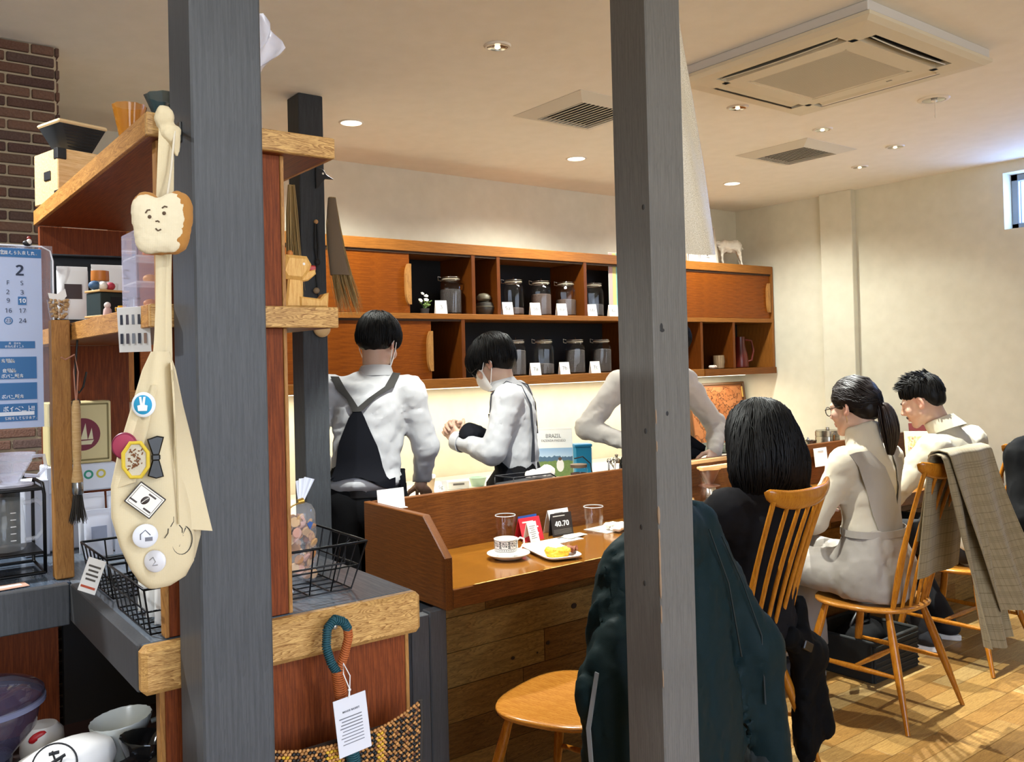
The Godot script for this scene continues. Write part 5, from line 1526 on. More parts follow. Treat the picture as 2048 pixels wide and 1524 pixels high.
	# menus the man reads
	var me := thing("menu_folder", "dark red menu folder held open by the man in cream shirt", "menu", v3(4.65, 0.742, -2.46), -0.85)
	part("cover", Shape.new().box(v3(0.04, 0.17, 0), v3(0.20, 0.30, 0.004), 0.001, Basis(Vector3.RIGHT, -0.25)), mat("6b2320", 0.6), me)
	var mb := thing("menu_card", "cream illustrated menu card standing before the man, next to the ponytail", "menu", v3(4.48, 0.742, -2.38), -0.85)
	var ci := Image.create(64, 96, false, Image.FORMAT_RGB8)
	var nf := FastNoiseLite.new()
	nf.seed = 31; nf.frequency = 0.09; nf.fractal_octaves = 3
	for y in 96:
		for x in 64:
			var v := nf.get_noise_2d(x, y) * 0.5 + 0.5
			var c := Color("e8cf98").lerp(Color("c98f58"), smoothstep(0.45, 0.65, v))
			if v < 0.34: c = Color("a06a48")
			if x < 6 or x > 57 or y < 8 or y > 87: c = Color("ecd7a2")
			ci.set_pixel(x, y, c)
	var lb := Basis(Vector3.RIGHT, -0.2)
	part("card", Shape.new().box(lb * v3(0, 0.15, 0), v3(0.135, 0.28, 0.004), 0.001, lb), mat("e6cf9c", 0.6), mb)
	part("print", Shape.new().quad(lb * v3(-0.064, 0.015, 0.0026), lb * v3(0.064, 0.015, 0.0026), lb * v3(0.064, 0.285, 0.0026), lb * v3(-0.064, 0.285, 0.0026), lb.z), picture(ci), mb)

func sq_ring(w: float, y: float, n := 28, e := 3.0) -> Array:
	var row := []
	for k in n + 1:
		var a := TAU * k / n
		row.append(v3(signf(cos(a)) * pow(absf(cos(a)), 2.0 / e) * w, y, signf(sin(a)) * pow(absf(sin(a)), 2.0 / e) * w))
	return row

func bean_mat(c: String) -> StandardMaterial3D:
	var m := speckle("bean" + c, Color(c).darkened(0.55).to_html(false), Color(c).lightened(0.25).to_html(false), 0.055, 14.0, 0.55, 1.0)
	return m

func jar(label: String, at: Vector3, level: float, beans: String, turn := 0.0) -> void:
	var t := thing("storage_jar", label, "jar", at, turn, "clip top jars in the wall cabinet")
	var W := 0.061
	part("body", Shape.new().sheet([sq_ring(0.0001, 0.003), sq_ring(W * 0.9, 0.002), sq_ring(W, 0.008), sq_ring(W, 0.150), sq_ring(W * 0.93, 0.166, 28, 3.6), sq_ring(W * 0.80, 0.178, 28, 2.4), sq_ring(W * 0.78, 0.192, 28, 2.0)]).smooth(), glass("202424", 0.02), t)
	var h := 0.008 + 0.150 * level
	var rows := [sq_ring(0.0001, 0.006), sq_ring(W * 0.88, 0.006), sq_ring(W * 0.95, 0.012), sq_ring(W * 0.95, h - 0.004), sq_ring(W * 0.85, h), sq_ring(W * 0.4, h + 0.004), sq_ring(0.0001, h + 0.002)]
	part("coffee_beans", Shape.new().sheet(rows).smooth(), bean_mat(beans), t)
	part("lid", Shape.new().lathe([Vector2(0, 0.197), Vector2(W * 0.80, 0.197), Vector2(W * 0.84, 0.203), Vector2(W * 0.80, 0.210), Vector2(W * 0.4, 0.214), Vector2(0, 0.215)], 24), glass("202424", 0.03), t)
	var st := mat("cfcac0", 0.18, 1.0)
	var ring := func(y: float, r: float) -> Array:
		var o := []
		for k in 20: o.append(v3(cos(TAU * k / 20.0) * r, y, sin(TAU * k / 20.0) * r))
		return o
	part("gasket", Shape.new().tube(ring.call(0.1945, W * 0.80), 0.0028, 6, false, 1.0, true), mat("c9b9a0", 0.6), t)
	part("wire_clasp", Shape.new().tube(ring.call(0.187, W * 0.83), 0.0016, 6, false, 1.0, true).tube(ring.call(0.204, W * 0.87), 0.0016, 6, false, 1.0, true).tube([v3(-W * 0.84, 0.187, 0), v3(-W * 1.12, 0.190, 0.0), v3(-W * 1.14, 0.212, 0.0), v3(-W * 0.85, 0.206, 0)], 0.0018, 6).tube([v3(0, 0.204, W * 0.86), v3(0, 0.216, W * 0.7), v3(0, 0.222, 0), v3(0, 0.216, -W * 0.7)], 0.0014, 6), st, t)

func shelf_card(label: String, text: String, at: Vector3, turn: float) -> void:
	var t := thing("number_card", label, "card", at, turn, "folded number cards beside the jars")
	part("card", tent_card(0.062, 0.072, 0.04), mat("f0ece4", 0.75), t)
	words(text, 0.020, mat("55524e", 0.8), t, v3(0, 0.036, 0.0112), lean_of(0.072, 0.04))
	part("printed_line", Shape.new().box(v3(0, 0.022, 0.0144), v3(0.03, 0.002, 0.0006), 0, lean_of(0.072, 0.04)), mat("a09a90", 0.8), t)

func make_shelf_things() -> void:
	var U := 1.712
	var L := 1.3655
	var tu := -0.62
	jar("clip top jar full of dark beans on upper shelf, beside the small white flower pot", v3(2.645, U, -4.02), 0.86, "2a1d17", tu)
	jar("nearly empty clip top jar on upper shelf, leftmost of the three together", v3(3.075, U, -4.02), 0.24, "4a2e20", tu)
	jar("clip top jar of red brown beans on upper shelf, middle of the three together", v3(3.28, U, -4.02), 0.80, "50301f", tu)
	jar("clip top jar of light brown beans on upper shelf, rightmost of the three together", v3(3.475, U, -4.02), 0.62, "5e3d28", tu)
	jar("clip top jar in its own upper compartment, next to the striped rainbow board", v3(3.70, U, -4.02), 0.45, "241913", tu)
	jar("clip top jar full of beans on lower shelf, right behind the bowl haired worker", v3(3.08, L, -4.02), 0.92, "3a2d26", tu)
	jar("clip top jar a third full on lower shelf, second from the worker's head", v3(3.29, L, -4.02), 0.38, "3a2d26", tu)
	jar("clip top jar of dark beans on lower shelf, third from the worker's head", v3(3.535, L, -4.02), 0.90, "30251f", tu)
	jar("clip top jar of dark beans on lower shelf, nearest the middle post", v3(3.755, L, -4.02), 0.92, "30251f", tu)
	shelf_card("white number card on upper shelf in front of the full dark jar, beside flower pot", "3", v3(2.535, U, -3.955), -0.3)
	shelf_card("white number card on upper shelf before the nearly empty jar", "5a", v3(2.975, U, -3.95), -0.3)
	shelf_card("white number card on upper shelf between the empty jar and the red brown beans", "5b", v3(3.175, U, -3.95), -0.3)
	shelf_card("white number card on upper shelf before the jar of light brown beans", "6a", v3(3.375, U, -3.95), -0.3)
	shelf_card("white number card on upper shelf before the jar in its own compartment", "6b", v3(3.615, U, -3.95), -0.3)
	shelf_card("white number card on upper shelf at the foot of the rainbow board", "6c", v3(3.80, U, -3.955), -0.3)
	shelf_card("white number card on lower shelf before the jar a third full", "7a", v3(3.165, L, -3.95), -0.3)
	shelf_card("white number card on lower shelf before the third jar from the worker", "7b", v3(3.385, L, -3.95), -0.3)
	shelf_card("white number card on lower shelf before the jar nearest the middle post", "7c", v3(3.63, L, -3.95), -0.3)
	# little plant
	var pl := thing("potted_plant", "tiny potted plant with white flowers on the upper shelf beside the sliding door", "plant", v3(2.455, U, -3.99))
	part("pot", Shape.new().lathe([Vector2(0, 0), Vector2(0.022, 0), Vector2(0.026, 0.030), Vector2(0.023, 0.030), Vector2(0, 0.026)], 20), mat("2a2624", 0.6), pl)
	var rng := RandomNumberGenerator.new()
	rng.seed = 6
	var leaf := Shape.new()
	var stems := Shape.new()
	for k in 12:
		var a := rng.randf() * TAU
		var d := v3(cos(a), rng.randf_range(0.5, 1.6), sin(a)).normalized()
		var tip := v3(0, 0.028, 0) + d * rng.randf_range(0.03, 0.06)
		stems.tube([v3(0, 0.026, 0), tip], 0.0009, 4)
		leaf.ball(tip, v3(0.010, 0.0035, 0.006), 8, Basis(Vector3.UP, -a) * Basis(Vector3.BACK, 0.5))
	part("stems", stems, mat("5d7a3a", 0.7), pl)
	part("leaves", leaf, mat("7f9a52", 0.7), pl)
	for k in 7:
		var fl := Shape.new()
		for j in 5: fl.ball(v3(cos(TAU * j / 5.0) * 0.006, 0, sin(TAU * j / 5.0) * 0.006), v3(0.0052, 0.002, 0.0052), 8)
		fl.ball(v3(0, 0.001, 0), v3(0.0025, 0.002, 0.0025), 6)
		part("flower", fl, mat("f3f0e2", 0.7), pl, v3(rng.randf_range(-0.028, 0.022), rng.randf_range(0.065, 0.112), rng.randf_range(-0.015, 0.02)), Basis(Vector3.RIGHT, rng.randf_range(0.3, 1.3)))
	# stacked bowls
	var b1 := thing("stoneware_pot", "dark round stoneware pot on the upper shelf, lower of the two stacked", "pot", v3(2.855, U, -4.0))
	part("body", Shape.new().lathe([Vector2(0, 0), Vector2(0.038, 0.002), Vector2(0.050, 0.022), Vector2(0.054, 0.045), Vector2(0.048, 0.066), Vector2(0.030, 0.076), Vector2(0, 0.078)], 28), mat("3a3630", 0.45), b1)
	part("band", Shape.new().lathe([Vector2(0.0545, 0.042), Vector2(0.0555, 0.046), Vector2(0.0540, 0.05)], 28), mat("57503f", 0.5), b1)
	single("stoneware_bowl", Shape.new().lathe([Vector2(0, 0.079), Vector2(0.030, 0.079), Vector2(0.041, 0.09), Vector2(0.040, 0.105), Vector2(0.026, 0.119), Vector2(0, 0.124)], 28), mat("6b6350", 0.5), "olive brown pebble shaped stoneware piece topping the dark round pot", "pot", v3(2.85, U, -4.0))
	# striped board
	var rb := thing("striped_board", "tall board with rainbow stripes at the left edge of the middle post", "board", v3(3.86, U, -3.965))
	part("board", Shape.new().box(v3(0, 0.20, 0), v3(0.16, 0.40, 0.006), 0.001), mat("e8e4d8", 0.6), rb)
	var sc := ["d9a9a0", "e3d27a", "7fb7b0", "3c6fa8", "8a6a4a"]
	for k in 5: part("stripe", Shape.new().box(v3(-0.065 + 0.03 * k, 0.20, 0.0035), v3(0.028, 0.392, 0.002)), mat(sc[k], 0.6), rb)
	# on the cabinet top
	var fr := thing("picture_frame", "leaning white print in a pale frame on the cabinet top beside the animal figurine", "picture", v3(4.79, 2.091, -4.07))
	var tl := Basis(Vector3.RIGHT, -0.12)
	part("sheet", Shape.new().box(tl * v3(0, 0.135, 0.002), v3(0.30, 0.26, 0.003), 0, tl), mat("efebe3", 0.6), fr)
	for e in [[v3(0.158, 0.135, 0), v3(0.014, 0.27, 0.018)], [v3(-0.158, 0.135, 0), v3(0.014, 0.27, 0.018)], [v3(0, 0.277, 0), v3(0.33, 0.014, 0.018)], [v3(0, 0.007, 0), v3(0.33, 0.014, 0.018)]]:
		part("frame", Shape.new().box(tl * (e[0] as Vector3), e[1], 0.002, tl), mat("cfc3ae", 0.5), fr)
	for k in 14: part("drawn_line", Shape.new().box(tl * v3(-0.13 + 0.02 * k, 0.23 - 0.012 * ((k * 7) % 5), 0.0042), v3(0.0035, 0.05 + 0.012 * ((k * 5) % 4), 0.0006), 0, tl), mat("7d5a55", 0.7), fr)
	part("emblem", Shape.new().lathe([Vector2(0, 0), Vector2(0.008, 0.0003)], 16, Transform3D(tl * Basis(Vector3.RIGHT, PI * 0.5), tl * v3(0.055, 0.075, 0.0042))), mat("57504a", 0.6), fr)
	words("COFFEE", 0.009, mat("57504a", 0.7), fr, tl * v3(0.055, 0.055, 0.004), tl)
	# white animal
	var an := Blob.new()
	an.ell(v3(0, 0.135, 0), v3(0.072, 0.040, 0.036), 0.03).ell(v3(-0.035, 0.155, 0), v3(0.035, 0.036, 0.03), 0.03).ell(v3(0.045, 0.150, 0), v3(0.036, 0.036, 0.032), 0.03)
	an.cap(v3(-0.055, 0.145, 0.0), v3(-0.085, 0.165, 0.012), 0.024, 0.020, 0.02).ell(v3(-0.098, 0.160, 0.018), v3(0.026, 0.019, 0.017), 0.015)
	for s in [-1.0, 1.0]:
		an.cap(v3(-0.055, 0.125, s * 0.020), v3(-0.058, 0.070, s * 0.024), 0.017, 0.010, 0.015).cap(v3(-0.058, 0.07, s * 0.024), v3(-0.050, 0.006, s * 0.024), 0.0095, 0.008, 0.006)
		an.cap(v3(0.060, 0.125, s * 0.020), v3(0.070, 0.075, s * 0.026), 0.020, 0.011, 0.015).cap(v3(0.070, 0.075, s * 0.026), v3(0.080, 0.006, s * 0.026), 0.010, 0.008, 0.006)
		an.cap(v3(-0.090, 0.175, 0.015 + s * 0.012), v3(-0.085, 0.192, 0.015 + s * 0.024), 0.006, 0.003, 0.005)
	an.cap(v3(0.075, 0.155, 0), v3(0.092, 0.12, 0), 0.006, 0.004, 0.01)
	an.folds(0.007, 17, 35.0)
	single("animal_figurine", an.net(Shape.new(), 0.0045), mat("d9d0be", 0.6), "white ceramic four legged animal figurine standing on the cabinet top", "figurine", v3(5.07, 2.092, -4.06), -0.75)
	# lower right compartments
	var mg := thing("mug", "striped brown and cream mug in the lower right compartment of the cabinet", "mug", v3(4.845, L, -4.0))
	part("body", Shape.new().lathe([Vector2(0, 0), Vector2(0.036, 0.001), Vector2(0.038, 0.01), Vector2(0.038, 0.09), Vector2(0.034, 0.09), Vector2(0.033, 0.008), Vector2(0, 0.006)], 24), wood("mugstripe", "5a4330", "b7a07e", v3(60, 1.0, 60), 0.4, 3.0, 0.4, 40), mg)
	part("handle", Shape.new().tube([v3(0.036, 0.075, 0.0), v3(0.058, 0.075, 0.0), v3(0.062, 0.045, 0), v3(0.052, 0.022, 0), v3(0.036, 0.02, 0)], 0.004, 8), mat("6f5842", 0.4), mg)
	var pk := thing("small_packet", "little red and white packet lying beside the striped mug in the cabinet", "packet", v3(4.745, L, -3.97), 0.4)
	part("wrapper", Shape.new().box(v3(0, 0.012, 0), v3(0.085, 0.022, 0.04), 0.008), mat("e4d8c8", 0.5), pk)
	part("red_band", Shape.new().box(v3(0.0, 0.012, 0), v3(0.022, 0.0226, 0.0406), 0.008), mat("a33a2c", 0.5), pk)
	single("bottle", Shape.new().lathe([Vector2(0, 0), Vector2(0.022, 0), Vector2(0.024, 0.01), Vector2(0.022, 0.10), Vector2(0.009, 0.135), Vector2(0.008, 0.18), Vector2(0.011, 0.184), Vector2(0, 0.19)], 20), mat("14110f", 0.15), "slim black bottle behind the striped mug in the cabinet compartment", "bottle", v3(4.73, L, -4.08))
	var rd := thing("pitcher", "tall dark red pitcher with loop handle in the far right cabinet compartment", "pitcher", v3(5.16, L, -4.06), -0.5)
	part("body", Shape.new().lathe([Vector2(0, 0), Vector2(0.058, 0), Vector2(0.060, 0.01), Vector2(0.050, 0.10), Vector2(0.034, 0.17), Vector2(0.036, 0.22), Vector2(0.032, 0.22), Vector2(0.03, 0.17), Vector2(0, 0.02)], 28), mat("5a1c12", 0.3), rd)
	part("handle", Shape.new().tube([v3(0.034, 0.20, 0), v3(0.085, 0.19, 0), v3(0.10, 0.12, 0), v3(0.085, 0.05, 0), v3(0.055, 0.04, 0)], 0.008, 10), mat("6a2417", 0.3), rd)

func tumbler(label: String, at: Vector3, level: float) -> void:
	var t := thing("water_glass", label, "glass", at, 0.0, "water glasses on the bar")
	part("wall", Shape.new().lathe([Vector2(0, 0.006), Vector2(0.030, 0.006), Vector2(0.033, 0.004), Vector2(0.0, 0.0005), Vector2(0.033, 0.0), Vector2(0.036, 0.004), Vector2(0.0365, 0.052), Vector2(0.0395, 0.058), Vector2(0.041, 0.106), Vector2(0.0395, 0.1075), Vector2(0.0375, 0.106), Vector2(0.036, 0.060), Vector2(0.033, 0.054), Vector2(0.031, 0.008)], 36), glass("2a2e2e", 0.02), t)
	var h := 0.008 + 0.09 * level
	part("water", Shape.new().lathe([Vector2(0, 0.009), Vector2(0.030, 0.009), Vector2(0.0325, minf(h, 0.053)), Vector2(0.0325 if h < 0.055 else 0.0355, h), Vector2(0, h - 0.0006)], 32), glass("2a2e2e", 0.02), t)
	part("rim", Shape.new().lathe([Vector2(0.0385, 0.106), Vector2(0.0412, 0.1062), Vector2(0.0404, 0.1085), Vector2(0.039, 0.1082)], 36), mat("e9ece6", 0.08), t)

func tent_menu(called: String, label: String, color: String, at: Vector3, turn: float, w: float, h: float, d: float) -> Node3D:
	var t := thing(called, label, "menu", at, turn)
	part("card", tent_card(w, h, d), mat(color, 0.4), t)
	return t

func make_counter_things() -> void:
	var Y := 0.7405
	var white := mat("f1efe9", 0.15)
	var sa := thing("saucer", "white saucer with thin grey rim line under the patterned cup on the bar", "saucer", v3(1.895, Y, -2.545))
	part("dish", Shape.new().lathe([Vector2(0, 0.003), Vector2(0.042, 0.003), Vector2(0.043, 0), Vector2(0.047, 0.001), Vector2(0.074, 0.017), Vector2(0.078, 0.020), Vector2(0.0775, 0.022), Vector2(0.072, 0.0205), Vector2(0.044, 0.007), Vector2(0, 0.006)], 40), white, sa)
	part("rim_line", Shape.new().lathe([Vector2(0.0705, 0.0203), Vector2(0.0725, 0.0212)], 40), mat("6f7274", 0.3), sa)
	var cup := thing("coffee_cup", "white coffee cup with a black scroll pattern band on the saucer", "cup", v3(1.885, Y + 0.006, -2.545), -0.35)
	var R := 0.042
	part("body", Shape.new().lathe([Vector2(0, 0.004), Vector2(0.024, 0.004), Vector2(0.025, 0.0), Vector2(0.028, 0.001), Vector2(0.034, 0.010), Vector2(R - 0.001, 0.022), Vector2(R, 0.060), Vector2(R + 0.0015, 0.068), Vector2(R - 0.001, 0.069), Vector2(R - 0.003, 0.060), Vector2(R - 0.005, 0.02), Vector2(0.02, 0.009), Vector2(0, 0.008)], 44), white, cup)
	var im := Image.create(512, 96, false, Image.FORMAT_RGB8)
	im.fill(Color("f1efe9"))
	for y in 96:
		for x in 512:
			var ink := false
			var yy := 95 - y
			if yy > 66 and yy < 82: ink = (x / 8) % 2 == 0 and absf(yy - 74) < 5.0 - absf(x % 8 - 4)
			if absf(yy - 64) < 1.5 or absf(yy - 85) < 1.5 or absf(yy - 91) < 1.0: ink = true
			if yy < 60:
				var u := fmod(x, 64.0) - 32.0
				var c := Vector2(u, yy - 30.0)
				var r := c.length()
				var a := c.angle()
				ink = ink or (absf(fmod(r - a * 3.2 + 40.0, 10.0) - 5.0) < 2.0 and r < 20.0) or (absf(u) > 22.0 and absf(sin(yy * 0.23 + signf(u))) * 8.0 > absf(absf(u) - 28.0) + 2.0) or c.distance_to(Vector2(12, -14)) < 5.0 or c.distance_to(Vector2(-13, 13)) < 4.5
				if yy < 5: ink = absf(yy - 3) < 1.2
			if ink: im.set_pixel(x, y, Color("2e3033"))
	part("pattern_band", Shape.new().lathe([Vector2(R + 0.0002, 0.022), Vector2(R + 0.0009, 0.064)], 44), picture(im, 0.15), cup)
	part("handle", Shape.new().tube([v3(R - 0.001, 0.058, 0), v3(R + 0.012, 0.066, 0), v3(R + 0.026, 0.060, 0), v3(R + 0.027, 0.045, 0), v3(R + 0.014, 0.028, 0), v3(R - 0.002, 0.022, 0)], [0.003, 0.0035, 0.0035, 0.0035, 0.003, 0.003], 10), white, cup)
	part("coffee", Shape.new().lathe([Vector2(0, 0.05), Vector2(R - 0.003, 0.05)], 32), mat("2b140a", 0.1), cup)
	tumbler("short clear water glass half full behind the patterned coffee cup", v3(2.055, Y, -2.775), 0.40)
	tumbler("clear water glass half full beside the crumpled napkin, nearest the middle post", v3(2.435, Y, -2.68), 0.52)
	# square plate with scrambled egg
	var pl := thing("plate", "white square edged plate with yellow cake, right of the patterned cup", "plate", v3(2.055, Y, -2.50), -0.265)
	var sq := func(w: float, l: float, y: float) -> Array:
		var row := []
		for k in 37:
			var a := TAU * k / 36.0
			row.append(v3(signf(cos(a)) * pow(absf(cos(a)), 0.35) * w, y, signf(sin(a)) * pow(absf(sin(a)), 0.35) * l))
		return row
	part("dish", Shape.new().sheet([sq.call(0.0001, 0.0001, 0.001), sq.call(0.05, 0.11, 0.0), sq.call(0.066, 0.135, 0.007), sq.call(0.072, 0.142, 0.014), sq.call(0.0715, 0.1415, 0.0165), sq.call(0.066, 0.134, 0.0155), sq.call(0.060, 0.124, 0.007), sq.call(0.0001, 0.0001, 0.006)]).smooth(), white, pl)
	var eg := Blob.new()
	var rng := RandomNumberGenerator.new()
	rng.seed = 2
	for k in 16:
		eg.ell(v3(rng.randf_range(-0.034, 0.034), rng.randf_range(0.006, 0.026), rng.randf_range(-0.026, 0.026)), v3(0.013, 0.010, 0.013), 0.005)
	eg.ell(v3(0, 0.008, 0), v3(0.042, 0.014, 0.034), 0.01)
	eg.folds(0.004, 4, 90.0)
	single("cake", eg.net(Shape.new(), 0.0024), mat("edb42c", 0.55), "crumbly bright yellow cake on the white square edged plate", "cake", v3(2.025, Y + 0.008, -2.425), -0.3)
	var rows := []
	for j in 9:
		var row := []
		for k in 5: row.append(v3(-0.03 + 0.0075 * j, 0.016 + 0.010 * sin(j * 1.5 + k * 0.4), -0.016 + 0.008 * k + 0.004 * sin(j * 2.1)))
		rows.append(row)
	single("bacon", Shape.new().sheet(rows, 0.003), speckle("bacon", "5a2414", "a8633a", 0.04, 20.0, 0.4), "browned crisp strip at the right end of the yellow cake", "food", v3(2.085, Y + 0.010, -2.42), 0.5)
	# folded menus
	var red := tent_menu("tent_menu", "glossy red folded table menu with a white receipt before it", "cf2a36", v3(2.155, Y, -2.755), 0.0, 0.105, 0.088, 0.06)
	var lb := lean_of(0.088, 0.06)
	for p in [[0.034, 0.050], [0.030, 0.026]]: part("white_dot", Shape.new().lathe([Vector2(0, 0), Vector2(0.0035, 0.0002)], 14, Transform3D(lb * Basis(Vector3.RIGHT, PI * 0.5), v3(p[0], p[1], 0.03 - p[1] * 0.34 + 0.001))), mat("f3e9e4", 0.5), red)
	part("printed_line", Shape.new().box(v3(-0.01, 0.072, 0.0068), v3(0.055, 0.006, 0.0008), 0, lb), mat("f0c9c4", 0.5), red)
	var rc := tent_menu("receipt_card", "white receipt slip folded and standing against the red menu", "f2eee2", v3(2.135, Y, -2.715), 0.15, 0.052, 0.078, 0.045)
	var lr := lean_of(0.078, 0.045)
	for k in 7: part("printed_line", Shape.new().box(v3(-0.004 * (k % 2), 0.062 - 0.0075 * k, 0.0047 + 0.00216 * k + 0.0008), v3(0.034 - 0.006 * (k % 3), 0.0022, 0.0005), 0, lr), mat("7d7972", 0.8), rc)
	var bl := tent_menu("tent_menu", "blue folded table menu standing behind the red one", "2f569d", v3(2.195, Y, -2.815), 0.05, 0.098, 0.084, 0.034)
	part("printed_line", Shape.new().box(v3(-0.008, 0.066, 0.0046), v3(0.05, 0.008, 0.0008), 0, lean_of(0.084, 0.034)), mat("d8e2f2", 0.6), bl)
	var wh := tent_menu("tent_menu", "white folded table menu with rounded back, standing behind the black sign", "eeebe4", v3(2.335, Y, -2.79), 0.0, 0.108, 0.095, 0.06)
	part("printed_line", Shape.new().box(v3(0.0, 0.080, 0.0062), v3(0.045, 0.0035, 0.0008), 0, lean_of(0.095, 0.06)), mat("8d8a84", 0.6), wh)
	var bk := tent_menu("price_sign", "black sign reading 40.70 in white chalk lettering on the bar", "2c2826", v3(2.305, Y, -2.735), -0.05, 0.105, 0.090, 0.03)
	var lk := lean_of(0.090, 0.03)
	words("40.70", 0.021, mat("f4f2ec", 0.7), bk, v3(0.0, 0.048, 0.0078), lk, true)
	part("printed_line", Shape.new().box(v3(-0.012, 0.079, 0.0028), v3(0.06, 0.004, 0.0008), 0, lk), mat("c9c5bc", 0.6), bk)
	for k in 4: part("printed_line", Shape.new().box(v3(0, 0.010 + 0.005 * k, 0.0142 - 0.0008 * k), v3(0.09, 0.0012, 0.0006), 0, lk), mat("8a857d", 0.6), bk)
	# flat cards and napkin
	var ca := thing("leaflet", "white printed leaflets lying flat before the folded menus", "leaflet", v3(2.235, Y, -2.655), 0.03)
	part("sheet", Shape.new().box(v3(0, 0.001, 0), v3(0.17, 0.0016, 0.085), 0.0003), mat("f2efe8", 0.5), ca)
	part("dark_strip", Shape.new().box(v3(0.055, 0.0022, -0.03), v3(0.09, 0.0012, 0.012)), mat("2b2724", 0.5), ca)
	var c2 := thing("business_card", "small pale cards in a fan between the leaflets and the right water glass", "card", v3(2.345, Y, -2.68), 0.05)
	for k in 3: part("card", Shape.new().box(v3(0.0 - 0.02 * k, 0.0012 + 0.0022 * k, 0.012 * k - 0.012), v3(0.085, 0.0016, 0.05), 0.0003, Basis(Vector3.UP, 0.12 * k - 0.1)), mat(["f3efe6", "e0c79a", "efe8da"][k], 0.5), c2)
	var nap := Blob.new()
	for k in 10: nap.ell(v3(rng.randf_range(-0.05, 0.05), rng.randf_range(0.006, 0.03), rng.randf_range(-0.035, 0.035)), v3(rng.randf_range(0.02, 0.035), 0.008, rng.randf_range(0.015, 0.03)), 0.006, 0, Basis(Vector3.UP, rng.randf() * 3.0) * Basis(Vector3.RIGHT, rng.randf_range(-0.7, 0.7)))
	nap.folds(0.006, 8, 40.0)
	single("napkin", nap.net(Shape.new(), 0.0035), cloth("f0ece2"), "crumpled white paper napkin right of the water glass near the post", "napkin", v3(2.53, Y + 0.003, -2.64), 0.2)
	var np := thing("paper_mat", "white paper sheet lying beneath the crumpled napkin near the post", "paper", v3(2.56, Y, -2.70), 0.1)
	part("sheet", Shape.new().box(v3(0, 0.0008, 0), v3(0.22, 0.0012, 0.13), 0.0003), mat("f0ede5", 0.6), np)
	var qr := thing("table_card", "small white card holder standing on the raised left end of the bar", "card", v3(1.575, 0.925, -2.822), 0.0)
	part("holder", Shape.new().box(v3(0, 0.035, 0), v3(0.11, 0.075, 0.002), 0, Basis(Vector3.RIGHT, -0.12)), mat("eceae6", 0.4), qr)
	part("foot", Shape.new().box(v3(0, 0.002, 0.01), v3(0.11, 0.003, 0.03)), mat("dcdcd8", 0.3), qr)

# an open basket of black wire standing at its base corner-to-corner span, rims and wires
func wire_basket(label: String, a: Vector3, w: float, l: float, h: float, flare: float, nx: int, nz: int, wire := 0.0016) -> Node3D:
	var t := thing("wire_basket", label, "basket", a, 0.0, "black wire baskets on the display counter")
	var m := mat("151517", 0.35, 0.6)
	var lo := [v3(-w / 2, wire, -l / 2), v3(w / 2, wire, -l / 2), v3(w / 2, wire, l / 2), v3(-w / 2, wire, l / 2)]
	var hi := []
	for p in lo: hi.append(v3(p.x + signf(p.x) * flare, h, p.z + signf(p.z) * flare))
	part("rim", Shape.new().tube(hi, wire * 1.5, 6, false, 1.0, true), m, t)
	var mid := []
	for k in 4: mid.append((lo[k] as Vector3).lerp(hi[k], 0.5))
	part("rim", Shape.new().tube(mid, wire, 6, false, 1.0, true), m, t)
	part("rim", Shape.new().tube(lo, wire, 6, false, 1.0, true), m, t)
	for k in nx + 1:
		var u := k / float(nx)
		var p := [(hi[0] as Vector3).lerp(hi[1], u), (lo[0] as Vector3).lerp(lo[1], u), (lo[3] as Vector3).lerp(lo[2], u), (hi[3] as Vector3).lerp(hi[2], u)]
		part("wire", Shape.new().tube(p, wire, 5), m, t)
	for k in range(0, nz + 1):
		var u := k / float(nz)
		var p := [(hi[0] as Vector3).lerp(hi[3], u), (lo[0] as Vector3).lerp(lo[3], u), (lo[1] as Vector3).lerp(lo[2], u), (hi[1] as Vector3).lerp(hi[2], u)]
		part("wire", Shape.new().tube(p, wire, 5), m, t)
	# drop front: a hooked loop on the near side
	var z: float = l / 2 + flare
	part("front_loop", Shape.new().tube([v3(-w / 2 + 0.02, h, z - 0.003), v3(-w / 2 + 0.022, h * 0.62, z - 0.002), v3(w / 2 - 0.022, h * 0.62, z - 0.002), v3(w / 2 - 0.02, h, z - 0.003), v3(w / 2 - 0.012, h + 0.008, z)], wire * 1.2, 6), m, t)
	return t

func packet(called: String, label: String, at: Vector3, size: Vector3, color: String, b: Basis, band := "") -> void:
	var t := thing(called, label, "packet", at)
	t.basis = b
	var rows := []
	for j in 9:
		var v := j / 8.0
		var row := []
		var puff := sin(PI * clampf(v * 0.95 + 0.02, 0, 1))
		for k in 17:
			var a := TAU * k / 16.0
			row.append(v3(signf(cos(a)) * pow(absf(cos(a)), 0.5) * size.x * 0.5, v * size.y, signf(sin(a)) * pow(absf(sin(a)), 0.8) * size.z * 0.5 * maxf(puff, 0.06)))
		rows.append(row)
	part("pouch", Shape.new().sheet(rows).smooth(), mat(color, 0.35), t)
	part("seal", Shape.new().box(v3(0, size.y + 0.004, 0), v3(size.x * 0.98, 0.010, 0.0016), 0.0004), mat(color, 0.4), t)
	if band: part("label", Shape.new().box(v3(0, size.y * 0.55, size.z * 0.5), v3(size.x * 0.55, size.y * 0.3, 0.001)), mat(band, 0.5), t)

